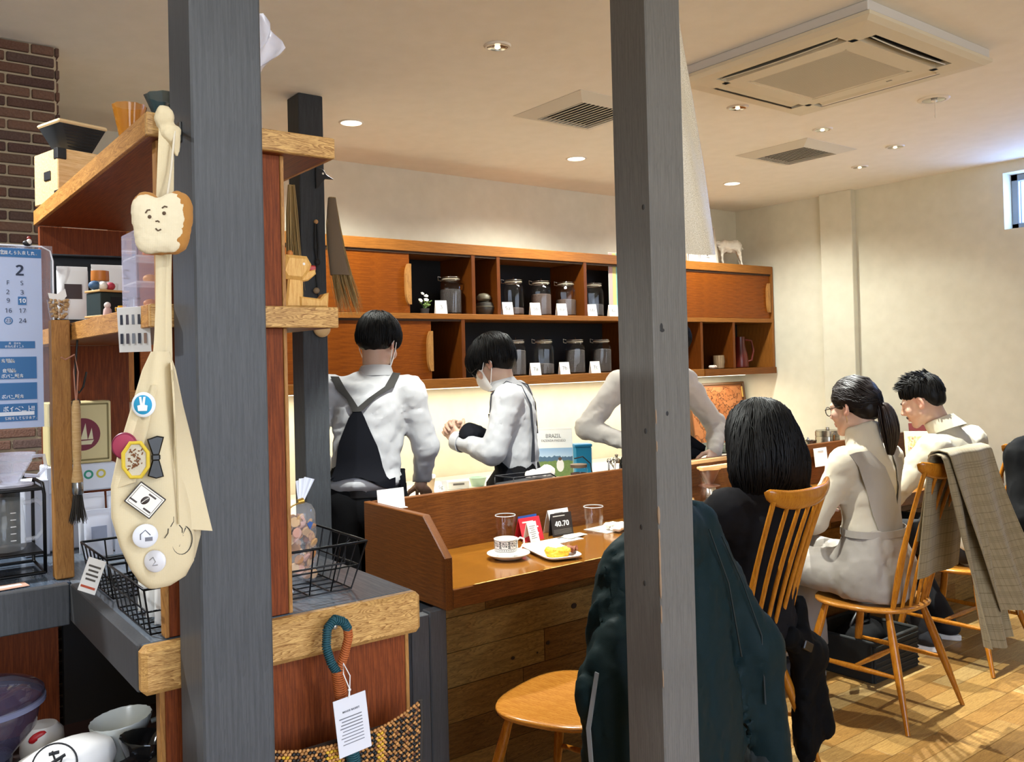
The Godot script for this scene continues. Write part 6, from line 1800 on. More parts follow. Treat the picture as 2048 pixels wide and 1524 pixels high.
func make_island_things() -> void:
	var Y := 1.0385
	var m := mat("f1eee8", 0.5)
	# right of the near post
	wire_basket("black wire basket right of the near post, holding a tied bag of biscuits", v3(0.655, Y, -1.585), 0.165, 0.215, 0.088, 0.022, 4, 7)
	var ck := thing("biscuit_bag", "clear cellophane bag of biscuits tied at the top, standing in the wire basket", "bag", v3(0.695, Y + 0.003, -1.60))
	var rng := RandomNumberGenerator.new()
	rng.seed = 14
	for k in 46:
		var p := v3(rng.randf_range(-0.02, 0.02), 0.008 + 0.115 * (k / 46.0), rng.randf_range(-0.016, 0.016))
		part("biscuit", Shape.new().lathe([Vector2(0, 0), Vector2(0.009, 0), Vector2(0.0105, 0.0025), Vector2(0.009, 0.005), Vector2(0, 0.0055)], 9), mat(["c79a66", "a9713f", "dbb488", "b5835a", "d6a08a"][k % 5], 0.8), ck, p, Basis.from_euler(v3(rng.randf() * 3, rng.randf() * 3, rng.randf() * 3)))
	var film := Blob.new()
	film.flat(v3(0, 0.01, 0), v3(0, 0.118, 0), 0.029, 0.029, Vector3.BACK, 0.8, 0.02).folds(0.004, 6, 30.0)
	part("cellophane", film.net(Shape.new(), 0.005), glass("ffffff", 0.10), ck)
	part("twist_tie", Shape.new().tube([v3(-0.006, 0.148, 0), v3(0.006, 0.150, 0)], 0.006, 8).tube([v3(0, 0.149, 0.005), v3(-0.02, 0.143, 0.008), v3(-0.036, 0.132, 0.01)], 0.0012, 5), mat("c9a04a", 0.3, 0.8), ck)
	var fan := []
	for j in 5:
		var row := []
		for k in 9: row.append(v3((-0.5 + k / 8.0) * (0.008 + 0.030 * j / 4.0) + 0.010 * j / 4.0, 0.149 + 0.046 * j / 4.0 - 0.006 * absf(k - 4) * 0.25, 0.006 * sin(k * 2.4) * (j / 4.0)))
		fan.append(row)
	part("gathered_top", Shape.new().sheet(fan, 0.001), mat("e6e8ee", 0.3), ck)
	part("emblem", Shape.new().slab([Vector2(-0.007, 0.004), Vector2(0, 0.008), Vector2(0.007, 0.004), Vector2(0.0, -0.008)], 0.001, Transform3D(Basis(Vector3.UP, 0.2), v3(0.008, 0.105, 0.024))), mat("3d5f9a", 0.5), ck)
	packet("white_packet", "white pillow packet leaning in the wire basket before the biscuits", v3(0.615, Y + 0.004, -1.50), v3(0.06, 0.075, 0.02), "e9eaf2", Basis(Vector3.UP, 0.5) * Basis(Vector3.RIGHT, -0.5))
	# left of the near post, on the counter: two baskets of packets
	wire_basket("black wire basket of white packets left of the post, nearer the oak block", v3(0.425, Y, -1.535), 0.105, 0.20, 0.075, 0.012, 3, 6)
	wire_basket("black wire basket farther back left of the post, beside the oak corner post", v3(0.432, Y, -1.80), 0.105, 0.19, 0.075, 0.012, 3, 6)
	for k in 3: packet("white_packet", ["white drip bag packet standing nearest in the front left basket", "white drip bag packet in the middle of the front left basket", "white drip bag packet at the back of the front left basket"][k], v3(0.425, Y + 0.004, -1.465 - 0.05 * k), v3(0.075, 0.085, 0.02), "efeee9", Basis(Vector3.UP, -0.35) * Basis(Vector3.RIGHT, -0.2), "c9c6be")
	var tg := thing("price_tag", "white price tag with small print clipped on the front left wire basket", "tag", v3(0.352, Y + 0.072, -1.70), -0.6)
	var tb := Basis(Vector3.BACK, -0.35)
	part("card", Shape.new().box(tb * v3(0, -0.025, 0), v3(0.032, 0.062, 0.0012), 0.0003, tb), mat("f3f1ec", 0.5), tg)
	for k in 4: part("printed_line", Shape.new().box(tb * v3(0, -0.008 - 0.008 * k, 0.0009), v3(0.022 - 0.004 * (k % 2), 0.0035, 0.0004), 0, tb), mat("55504a", 0.7), tg)
	part("red_line", Shape.new().box(tb * v3(0, -0.046, 0.0009), v3(0.026, 0.004, 0.0004), 0, tb), mat("c4573c", 0.7), tg)
	# cup of peanuts on the corner post
	var pc := thing("peanut_cup", "small clear cup heaped with peanuts and a white paper on the oak corner post", "cup", v3(0.345, 1.5565, -1.963))
	part("cup", Shape.new().lathe([Vector2(0, 0.001), Vector2(0.016, 0.001), Vector2(0.021, 0.040), Vector2(0.0218, 0.040), Vector2(0.0165, 0.0)], 24), glass(), pc)
	for k in 70:
		var y := 0.004 + 0.036 * (k / 70.0)
		var r := (0.012 + 0.006 * y / 0.04) * sqrt(rng.randf())
		var a := rng.randf() * TAU
		part("peanut", Shape.new().ball(Vector3.ZERO, v3(0.0042, 0.003, 0.003), 7), mat(["c8a06a", "b98d58", "d7b482"][k % 3], 0.7), pc, v3(cos(a) * r, y, sin(a) * r), Basis.from_euler(v3(rng.randf() * 3, rng.randf() * 3, 0)))
	part("paper", Shape.new().slab([Vector2(-0.018, 0), Vector2(-0.02, 0.012), Vector2(-0.004, 0.010), Vector2(0.012, 0.022), Vector2(0.014, 0.006), Vector2(0.006, -0.004)], 0.0012, Transform3D(Basis(Vector3.RIGHT, -0.3), v3(0, 0.042, 0.006))), mat("f2efe8", 0.6), pc)
	# brush hanging from the post
	var br := thing("counter_brush", "pale wooden handled brush with grey bristles hanging beside the oak corner post", "brush", v3(0.366, 1.15, -1.925))
	part("handle", Shape.new().lathe([Vector2(0, 0.245), Vector2(0.006, 0.243), Vector2(0.0085, 0.225), Vector2(0.0085, 0.15), Vector2(0.007, 0.115), Vector2(0.011, 0.085), Vector2(0.010, 0.075)], 16), mats.paleply, br)
	part("ferrule", Shape.new().lathe([Vector2(0.0100, 0.082), Vector2(0.0108, 0.08), Vector2(0.0108, 0.058), Vector2(0.0095, 0.056)], 16), mat("a9acb0", 0.25, 1.0), br)
	var bs := Shape.new()
	for k in 80:
		var a := rng.randf() * TAU
		var r := sqrt(rng.randf())
		bs.tube([v3(cos(a) * 0.008 * r, 0.060, sin(a) * 0.008 * r), v3(cos(a) * 0.012 * r, 0.03, sin(a) * 0.012 * r), v3(cos(a) * 0.019 * r, rng.randf_range(-0.004, 0.008), sin(a) * 0.019 * r)], [0.0009, 0.0008, 0.0004], 4, false)
	part("bristles", bs, mat("3a352f", 0.8), br)
	part("cord", Shape.new().tube([v3(0, 0.24, 0), v3(-0.004, 0.30, 0.006), v3(-0.002, 0.335, 0.006), v3(0.004, 0.30, 0.006), v3(0.001, 0.24, 0)], 0.0014, 5).tube([v3(-0.002, 0.335, 0.006), v3(-0.02, 0.325, 0.012), v3(-0.028, 0.33, 0.016)], 0.0014, 5), mat("c98f78", 0.8), br)
	var hk := thing("black_hook", "long black wire hook curling down the side of the oak corner post", "hook", v3(0.3685, 1.40, -1.955))
	part("wire", Shape.new().tube([v3(-0.004, 0.145, 0.008), v3(0.004, 0.148, 0.010), v3(0.006, 0.12, 0.012), v3(0.001, 0.06, 0.012), v3(0.0, 0.02, 0.013), v3(0.006, 0.008, 0.018), v3(0.013, 0.02, 0.022), v3(0.019, 0.05, 0.024)], 0.002, 6), mat("121212", 0.4), hk)
	# boxes on the counter at the far end
	var yb := thing("gift_box", "cream cardboard box with a dark red circle showing a white sailing ship", "box", v3(0.435, 1.236, -2.28))
	part("carton", Shape.new().box(v3(0, 0.0725, 0), v3(0.135, 0.145, 0.07), 0.003), mat("e2cf94", 0.6), yb)
	part("emblem", Shape.new().lathe([Vector2(0, 0.0), Vector2(0.038, 0.0006), Vector2(0.038, 0.0)], 36, Transform3D(Basis(Vector3.RIGHT, PI * 0.5), v3(0.005, 0.068, 0.0351))), mat("7d2436", 0.6), yb)
	var ship := Shape.new()
	var W := Transform3D(Basis.IDENTITY, v3(0.005, 0.064, 0.0362))
	ship.slab([Vector2(-0.024, -0.012), Vector2(0.024, -0.010), Vector2(0.018, -0.020), Vector2(-0.018, -0.020)], 0.0006, W)
	for s in [[-0.012, 0.016, 0.022], [0.003, 0.016, 0.03], [0.017, 0.012, 0.018]]: ship.slab([Vector2(s[0] - s[1] * 0.5, -0.008), Vector2(s[0] + s[1] * 0.45, -0.008), Vector2(s[0] + s[1] * 0.2, s[2])], 0.0006, W)
	part("ship_print", ship, mat("ece0b4", 0.6), yb)
	for e in [[v3(0, 0.138, 0), v3(0.122, 0.004, 0.001)], [v3(0, 0.008, 0), v3(0.122, 0.004, 0.001)], [v3(-0.060, 0.073, 0), v3(0.004, 0.13, 0.001)], [v3(0.060, 0.073, 0), v3(0.004, 0.13, 0.001)]]:
		part("border_print", Shape.new().box((e[0] as Vector3) + v3(0, 0, 0.0353), e[1]), mat("8f7f4e", 0.7), yb)
	part("caption", Shape.new().box(v3(-0.008, 0.016, 0.0353), v3(0.018, 0.008, 0.001)), mat("7a3a3a", 0.7), yb)
	part("finger_cut", Shape.new().lathe([Vector2(0, 0), Vector2(0.010, 0.0006)], 20, Transform3D(Basis(Vector3.RIGHT, PI * 0.5), v3(-0.008, 0.143, 0.0352))), mat("3a2f28", 0.8), yb)
	var rb := thing("ring_box", "low white box printed with green and yellow rings beneath the ship box", "box", v3(0.435, 1.172, -2.28))
	part("carton", Shape.new().box(v3(0, 0.0315, 0), v3(0.15, 0.063, 0.08), 0.003), mat("e7ebf2", 0.5), rb)
	for k in 3:
		part("ring_print", Shape.new().lathe([Vector2(0.006, 0), Vector2(0.006, 0.0008), Vector2(0.0105, 0.0008), Vector2(0.0105, 0)], 24, Transform3D(Basis(Vector3.RIGHT, PI * 0.5), v3(-0.012 + 0.027 * k, 0.038, 0.0398))), mat(["3d79c2", "2e9a78", "d8c53e"][k], 0.5), rb)
	var sb := thing("wooden_stand", "plain pale box supporting the ring box at the far end of the display counter", "box", v3(0.40, Y, -2.29))
	part("carton", Shape.new().box(v3(0, 0.067, 0), v3(0.085, 0.133, 0.07), 0.003), mat("dfe2ea", 0.6), sb)
	for k in 4:
		packet("paper_packet", ["patterned blue white paper packet left of the brush, front row", "patterned blue white paper packet right of the brush, front row", "patterned paper packet standing behind left of the brush", "patterned paper packet standing behind right of the brush"][k], v3(0.445 + 0.062 * (k % 2), Y + 0.001, -2.12 - 0.06 * (k / 2)), v3(0.058, 0.095 + 0.03 * (k / 2), 0.018), ["dfe3ee", "d3d9e8", "e9ebf0", "dde1ea"][k], Basis(Vector3.RIGHT, -0.12), "9aa3b8")
	# on the middle shelf
	var S := 1.5515
	var tray := thing("gift_tray", "black presentation box standing open with two white coffee packs inside", "box", v3(0.435, S, -2.06), -0.12)
	part("back", Shape.new().box(v3(0, 0.075, -0.015), v3(0.17, 0.15, 0.004), 0.001, Basis(Vector3.RIGHT, -0.15)), mat("1c1c1e", 0.6), tray)
	part("base", Shape.new().box(v3(0, 0.004, 0.02), v3(0.17, 0.006, 0.07), 0.001), mat("1c1c1e", 0.6), tray)
	part("side", Shape.new().box(v3(-0.084, 0.07, 0.0), v3(0.004, 0.14, 0.04), 0.001, Basis(Vector3.RIGHT, -0.15)), mat("1c1c1e", 0.6), tray)
	part("side", Shape.new().box(v3(0.084, 0.07, 0.0), v3(0.004, 0.14, 0.04), 0.001, Basis(Vector3.RIGHT, -0.15)), mat("1c1c1e", 0.6), tray)
	part("top", Shape.new().box(v3(0, 0.148, -0.012), v3(0.17, 0.004, 0.045), 0.001), mat("1c1c1e", 0.6), tray)
	packet("coffee_pack", "white coffee pack with a dark square label in the black gift box", v3(0.383, S + 0.009, -2.022), v3(0.060, 0.105, 0.022), "eeece6", Basis(Vector3.UP, -0.1) * Basis(Vector3.RIGHT, -0.14), "3a2a26")
	packet("coffee_pack", "plain white coffee pack in the black gift box, nearer the post", v3(0.452, S + 0.009, -2.022), v3(0.064, 0.112, 0.022), "f2f0ea", Basis(Vector3.UP, -0.1) * Basis(Vector3.RIGHT, -0.14), "d9d6cc")
	var st := thing("toy_stall", "tiny dark green toy shop block with pale roof on the middle shelf", "toy", v3(0.40, S, -1.80), 0.3)
	part("walls", Shape.new().box(v3(0, 0.024, 0), v3(0.055, 0.046, 0.05), 0.001), mat("1d2b24", 0.5), st)
	part("counter_ledge", Shape.new().box(v3(0, 0.002, 0.004), v3(0.062, 0.004, 0.062), 0.0008), mat("cda05e", 0.6), st)
	part("roof", Shape.new().box(v3(0, 0.050, 0), v3(0.060, 0.004, 0.054), 0.0008), mat("d3a765", 0.6), st)
	part("doorway", Shape.new().box(v3(0.004, 0.022, 0.0252), v3(0.022, 0.034, 0.0008)), mat("0e1411", 0.7), st)
	var lid := thing("spice_bottle", "small bottle with orange cap standing behind the toy shop block", "bottle", v3(0.405, S, -1.88))
	part("glass", Shape.new().lathe([Vector2(0, 0), Vector2(0.014, 0), Vector2(0.015, 0.004), Vector2(0.015, 0.068), Vector2(0.011, 0.078), Vector2(0, 0.078)], 20), mat("d8dde2", 0.2), lid)
	part("cap", Shape.new().lathe([Vector2(0, 0.078), Vector2(0.0165, 0.078), Vector2(0.017, 0.080), Vector2(0.0165, 0.098), Vector2(0, 0.099)], 20), mat("c4762a", 0.4), lid)
	var bn := thing("toy_bundle", "small toy bundle coloured blue, white and red on top of the toy block", "toy", v3(0.392, S + 0.053, -1.80))
	part("blue_roll", Shape.new().ball(v3(-0.014, 0.009, 0), v3(0.011, 0.009, 0.011), 12), mat("3f6286", 0.6), bn)
	part("white_roll", Shape.new().ball(v3(0.0, 0.008, 0.003), v3(0.009, 0.009, 0.010), 12), mat("ece6da", 0.6), bn)
	part("red_roll", Shape.new().ball(v3(0.014, 0.008, 0.0), v3(0.009, 0.008, 0.010), 12), mat("b3384a", 0.6), bn)
	var tc := thing("toy_cup", "tiny yellow toy mug before the toy shop block", "toy", v3(0.392, S, -1.655))
	part("body", Shape.new().lathe([Vector2(0, 0), Vector2(0.0065, 0), Vector2(0.007, 0.014), Vector2(0.006, 0.014), Vector2(0.0055, 0.002), Vector2(0, 0.002)], 18), mat("e0a81e", 0.4), tc)
	part("handle", Shape.new().tube([v3(-0.0065, 0.011, 0), v3(-0.011, 0.010, 0), v3(-0.011, 0.005, 0), v3(-0.0065, 0.003, 0)], 0.001, 6), mat("e0a81e", 0.4), tc)
	var fg := thing("toy_figure", "tiny pale pink toy figure beside the yellow toy mug", "toy", v3(0.379, S, -1.705))
	part("body", Shape.new().lathe([Vector2(0, 0), Vector2(0.008, 0), Vector2(0.007, 0.010), Vector2(0.004, 0.014), Vector2(0, 0.014)], 14), mat("c9a59a", 0.7), fg)
	part("head", Shape.new().ball(v3(0, 0.018, 0), v3(0.006, 0.006, 0.006), 12), mat("e2d2c8", 0.7), fg)
	var gc := thing("toy_glass", "tiny dark rimmed glass toy right of the yellow toy mug", "toy", v3(0.398, S, -1.60))
	part("body", Shape.new().lathe([Vector2(0, 0.0), Vector2(0.009, 0.0), Vector2(0.010, 0.022), Vector2(0.0105, 0.022), Vector2(0.0095, -0.0)], 18), mat("8d9296", 0.15, 0.5), gc)
	part("rim", Shape.new().lathe([Vector2(0.0095, 0.021), Vector2(0.0112, 0.021), Vector2(0.0112, 0.0245), Vector2(0.0095, 0.0245)], 18), mat("2a2422", 0.4), gc)
	var cs := thing("acrylic_case", "tall clear acrylic display case with two ledges next to the hanging bag", "case", v3(0.425, S, -1.565))
	for q in [[v3(0, 0.065, -0.045), v3(0.085, 0.13, 0.002)], [v3(-0.042, 0.065, 0), v3(0.002, 0.13, 0.09)], [v3(0.042, 0.065, 0), v3(0.002, 0.13, 0.09)], [v3(0, 0.065, 0.045), v3(0.085, 0.13, 0.002)], [v3(0, 0.13, 0), v3(0.085, 0.002, 0.09)]]:
		part("pane", Shape.new().box(q[0], q[1]), glass("f4ecff", 0.12), cs)
	for y in [0.045, 0.088]: part("ledge", Shape.new().box(v3(0, y, 0), v3(0.082, 0.003, 0.086)), glass("ffffff", 0.35), cs)
	part("base", Shape.new().box(v3(0, 0.002, 0), v3(0.088, 0.004, 0.094), 0.001), mat("e6e0ec", 0.3), cs)
	for k in 3: single("toy_bun", Shape.new().ball(v3(0, 0.007, 0), v3(0.012, 0.008, 0.010), 12), mat(["c9803e", "d99a58", "c4723a"][k], 0.6), ["tiny orange brown toy bun lowest in the acrylic case", "tiny orange brown toy bun on the middle ledge of the acrylic case", "tiny orange brown toy bun on the upper ledge of the acrylic case"][k], "toy", v3(0.415, S + [0.005, 0.047, 0.090][k], -1.56))
	var ph := thing("photo_card", "printed card of small product pictures hanging from the middle shelf edge", "card", v3(0.358, 1.548, -1.44), -0.95)
	part("card", Shape.new().box(v3(0, -0.034, 0), v3(0.060, 0.070, 0.001), 0.0002, Basis(Vector3.RIGHT, 0.06)), mat("dcdad8", 0.4), ph)
	for r in 2:
		for c in 5:
			part("picture_print", Shape.new().box(v3(-0.022 + 0.011 * c, -0.018 - 0.030 * r, 0.0016), v3(0.005, 0.016, 0.0006), 0), mat(["2d3140", "4a4550", "7a7f8a", "3a3c48", "8a6f60"][c], 0.6), ph)
	# on top of the tower
	var T := 1.8405
	var wb := thing("wooden_box", "pale wooden box with black metal corners on the top shelf by the bricks", "box", v3(0.437, T, -2.27), 0.25)
	part("carcass", Shape.new().box(v3(0, 0.06, 0), v3(0.13, 0.12, 0.12), 0.002), mats.paleply, wb)
	for sx in [-1, 1]:
		for y in [0.012, 0.108]: part("corner_plate", Shape.new().box(v3(sx * 0.056, y, 0.052), v3(0.022, 0.026, 0.020), 0.002), mat("18181a", 0.4), wb)
	part("latch", Shape.new().box(v3(-0.0665, 0.062, 0.01), v3(0.004, 0.022, 0.030), 0.002), mat("222224", 0.4), wb)
	part("label", Shape.new().box(v3(0.030, 0.03, 0.0605), v3(0.030, 0.040, 0.001)), mat("ded6c4", 0.6), wb)
	for k in 3: part("printed_line", Shape.new().box(v3(0.030, 0.042 - 0.01 * k, 0.0613), v3(0.020, 0.003, 0.0006)), mat("4a4a40", 0.6), wb)
	var dp := thing("dripper_stand", "black ridged square dripper with pale wooden rim on the wooden box", "dripper", v3(0.435, T + 0.1205, -2.27), 0.3)
	var cone := []
	for k in 5:
		var u := k / 4.0
		cone.append([])
		for q in [Vector2(-1, -1), Vector2(1, -1), Vector2(1, 1), Vector2(-1, 1), Vector2(-1, -1)]: cone[k].append(v3(q.x * lerpf(0.030, 0.054, u), 0.006 + 0.056 * u, q.y * lerpf(0.024, 0.046, u)))
	part("funnel", Shape.new().sheet(cone, 0.003), mat("1b1d1f", 0.5), dp)
	for k in 9:
		var u := k / 8.0
		part("rib", Shape.new().box(v3(0, 0.008 + 0.052 * u, lerpf(0.025, 0.046, u)), v3(lerpf(0.050, 0.096, u), 0.0025, 0.004), 0.0005), mat("0f1011", 0.5), dp)
	part("rim", Shape.new().box(v3(0, 0.066, 0.0), v3(0.118, 0.009, 0.10), 0.003), mat("d9bb8a", 0.5), dp)
	part("foot", Shape.new().box(v3(0, 0.003, 0.0), v3(0.07, 0.006, 0.055), 0.001), mat("1b1d1f", 0.5), dp)
	part("knob", Shape.new().ball(v3(0.0, 0.076, 0), v3(0.007, 0.006, 0.007), 10), mat("1b1d1f", 0.5), dp)
	var wv := thing("patterned_bag", "white paper bag with reddish leaf print standing behind the wooden box", "bag", v3(0.52, T, -2.18), 0.2)
	part("bag", Shape.new().box(v3(0, 0.055, 0), v3(0.07, 0.11, 0.03), 0.004), mat("d8d2c6", 0.6), wv)
	for k in 6: part("leaf_print", Shape.new().ball(v3(-0.028 + 0.011 * k, 0.06 + 0.014 * ((k * 3) % 4), 0.0152), v3(0.008, 0.0022, 0.0008), 8, Basis(Vector3.BACK, 0.6 - 0.3 * (k % 3))), mat("8a3a2c", 0.7), wv)
	var fl := func(r0: float, r1: float, h: float) -> Shape:
		return Shape.new().lathe([Vector2(0, 0.002), Vector2(r0, 0.002), Vector2(r1, h), Vector2(r1 - 0.0015, h + 0.001), Vector2(r0 - 0.001, 0.004)], 40, Transform3D.IDENTITY, 45.0, 0.05, 10)
	var am := StandardMaterial3D.new()
	am.albedo_color = Color(0.85, 0.55, 0.08, 0.45); am.transparency = BaseMaterial3D.TRANSPARENCY_ALPHA; am.roughness = 0.05
	var yg := thing("glass_dripper", "fluted yellow glass dripper on the top shelf left of the teal one", "dripper", v3(0.412, T, -1.66))
	part("bowl", fl.call(0.012, 0.028, 0.085), am, yg)
	part("foot", Shape.new().lathe([Vector2(0.010, 0.0), Vector2(0.022, 0.0), Vector2(0.022, 0.003), Vector2(0.012, 0.004)], 24), mat("c98a1c", 0.2), yg)
	var tm := StandardMaterial3D.new()
	tm.albedo_color = Color(0.16, 0.30, 0.33, 0.6); tm.transparency = BaseMaterial3D.TRANSPARENCY_ALPHA; tm.roughness = 0.05
	var tg2 := thing("glass_dripper", "fluted dark teal glass dripper on the top shelf touching the near post", "dripper", v3(0.415, T, -1.44))
	part("bowl", fl.call(0.016, 0.034, 0.045), tm, tg2)
	part("foot", Shape.new().lathe([Vector2(0.012, 0.0), Vector2(0.024, 0.0), Vector2(0.024, 0.003), Vector2(0.014, 0.004)], 24), mat("2b4a50", 0.2), tg2)
	var di := thing("wooden_toy", "faceted wooden dinosaur toy with open red mouth on the middle shelf's right end", "toy", v3(0.628, S, -1.425), -0.1)
	var wm := wood("toywood", "c98f45", "e6b76a", v3(30, 3, 30), 0.5, 4.0, 0.3, 50)
	part("neck", Shape.new().slab([Vector2(-0.018, 0.0), Vector2(0.012, 0.0), Vector2(0.014, 0.055), Vector2(-0.012, 0.055)], 0.022, Transform3D(Basis.IDENTITY, v3(-0.012, 0.0, 0)), 0.003), wm, di)
	part("head", Shape.new().slab([Vector2(-0.034, 0.062), Vector2(-0.026, 0.048), Vector2(0.004, 0.046), Vector2(0.016, 0.062), Vector2(0.020, 0.074), Vector2(0.012, 0.088), Vector2(-0.024, 0.090)], 0.034, Transform3D(Basis.IDENTITY, v3(-0.004, 0, 0)), 0.006), wm, di)
	part("jaw", Shape.new().slab([Vector2(-0.004, 0.044), Vector2(0.014, 0.046), Vector2(0.028, 0.058), Vector2(0.027, 0.066), Vector2(0.012, 0.062)], 0.024, Transform3D(Basis.IDENTITY, v3(-0.004, 0, 0)), 0.002), wm, di)
	part("mouth", Shape.new().box(v3(0.017, 0.068, 0), v3(0.016, 0.010, 0.020), 0.002), mat("a3241c", 0.5), di)
	part("crest", Shape.new().ball(v3(-0.018, 0.093, 0), v3(0.006, 0.006, 0.006), 10), mat("b9702c", 0.6), di)
	part("body", Shape.new().slab([Vector2(-0.006, 0.0), Vector2(0.044, 0.0), Vector2(0.046, 0.026), Vector2(0.038, 0.024), Vector2(0.030, 0.015), Vector2(-0.006, 0.019)], 0.028, Transform3D.IDENTITY, 0.003), wm, di)
	for s in [-1, 1]: part("eye", Shape.new().ball(v3(0.001, 0.074, s * 0.016), v3(0.003, 0.003, 0.002), 8), mat("f2e9dc", 0.4), di)
	var yf := thing("yellow_flower", "little yellow flower ornament behind the wooden dinosaur toy", "ornament", v3(0.600, S, -1.46))
	part("stem", Shape.new().tube([v3(0, 0, 0), v3(0, 0.012, 0)], 0.002, 6), mat("5a4022", 0.7), yf)
	for k in 6: part("petal", Shape.new().ball(Vector3.ZERO, v3(0.006, 0.0035, 0.004), 8), mat("d8a018" if k % 2 else "8a5a1c", 0.6), yf, v3(cos(k * 1.05) * 0.006, 0.015 + 0.003 * (k % 2), sin(k * 1.05) * 0.006), Basis(Vector3.UP, -k * 1.05))
	# coffee gear on the side counter
	var rk := thing("server_rack", "black round cornered wire rack with shelves holding glass coffee gear", "rack", v3(0.275, Y, -2.08))
	var bm := mat("151516", 0.4, 0.5)
	for x in [-0.20, 0.045]:
		part("side_frame", Shape.new().tube([v3(x, 0.006, 0.07), v3(x, 0.165, 0.07), v3(x, 0.185, 0.05), v3(x, 0.185, -0.05), v3(x, 0.165, -0.07), v3(x, 0.006, -0.07)], 0.0035, 8, false, 1.0, true), bm, rk)
	for y in [0.045, 0.175]: part("shelf", Shape.new().box(v3(-0.078, y, 0), v3(0.245, 0.006, 0.13), 0.002), bm, rk)
	part("base_bar", Shape.new().tube([v3(-0.20, 0.006, 0.07), v3(0.045, 0.006, 0.07)], 0.0035, 8), bm, rk)
	part("base_bar", Shape.new().tube([v3(-0.20, 0.006, -0.07), v3(0.045, 0.006, -0.07)], 0.0035, 8), bm, rk)
	var sv := thing("coffee_server", "glass coffee server with marked scale and loop handle on the black rack", "jug", v3(0.255, Y + 0.0485, -2.07))
	part("body", Shape.new().lathe([Vector2(0, 0.002), Vector2(0.036, 0.002), Vector2(0.040, 0.008), Vector2(0.038, 0.060), Vector2(0.034, 0.095), Vector2(0.037, 0.105)], 32), glass("eef4f2", 0.10), sv)
	part("handle", Shape.new().tube([v3(0.036, 0.095, 0), v3(0.060, 0.098, 0), v3(0.072, 0.085, 0), v3(0.072, 0.035, 0), v3(0.060, 0.02, 0), v3(0.038, 0.018, 0)], 0.0048, 10), glass("f4f8ff", 0.25), sv)
	for k in 5: part("scale_mark", Shape.new().box(v3(0.012, 0.025 + 0.014 * k, 0.0375), v3(0.010, 0.0016, 0.0006)), mat("f0f0ee", 0.5), sv)
	var d2 := thing("clear_dripper", "clear plastic coffee dripper with handle atop the black rack", "dripper", v3(0.268, Y + 0.1785, -2.07))
	part("cone", Shape.new().lathe([Vector2(0.012, 0.008), Vector2(0.046, 0.068), Vector2(0.048, 0.068), Vector2(0.016, 0.008)], 32), glass("eef0ff", 0.18), d2)
	part("flange", Shape.new().lathe([Vector2(0.012, 0.0), Vector2(0.042, 0.002), Vector2(0.042, 0.006), Vector2(0.012, 0.010)], 32), glass("eef0ff", 0.3), d2)
	part("handle", Shape.new().tube([v3(0.040, 0.060, 0), v3(0.062, 0.060, 0), v3(0.066, 0.035, 0), v3(0.050, 0.018, 0), v3(0.026, 0.022, 0)], 0.004, 8), glass("eef0ff", 0.4), d2)
	var nk := thing("dark_kettle", "black pot standing behind the rack before the bricks", "pot", v3(0.33, Y, -2.36))
	part("body", Shape.new().lathe([Vector2(0, 0), Vector2(0.05, 0), Vector2(0.055, 0.02), Vector2(0.05, 0.12), Vector2(0.035, 0.15), Vector2(0, 0.155)], 24), mat("141414", 0.3), nk)
	part("lid_knob", Shape.new().ball(v3(0, 0.163, 0), v3(0.01, 0.009, 0.01), 10), mat("141414", 0.3), nk)
	var wc := thing("white_carton", "tall white carton standing left of the oak corner post on the counter", "box", v3(0.395, Y, -2.14))
	wc.position = v3(0.36, Y, -2.26)
	part("carton", Shape.new().box(v3(-0.02, 0.085, 0), v3(0.05, 0.17, 0.06), 0.002), mat("d6d9e2", 0.6), wc)
	var cd := thing("flat_card", "small printed card lying at the front of the side counter", "card", v3(0.24, Y, -1.945), 0.1)
	part("card", Shape.new().box(v3(0, 0.001, 0), v3(0.075, 0.0015, 0.04), 0.0003), mat("d5a58c", 0.6), cd)
	part("printed_line", Shape.new().box(v3(0, 0.002, 0), v3(0.055, 0.0006, 0.018)), mat("e9e2d6", 0.6), cd)
	make_calendar()
	make_low_shelf(rng)

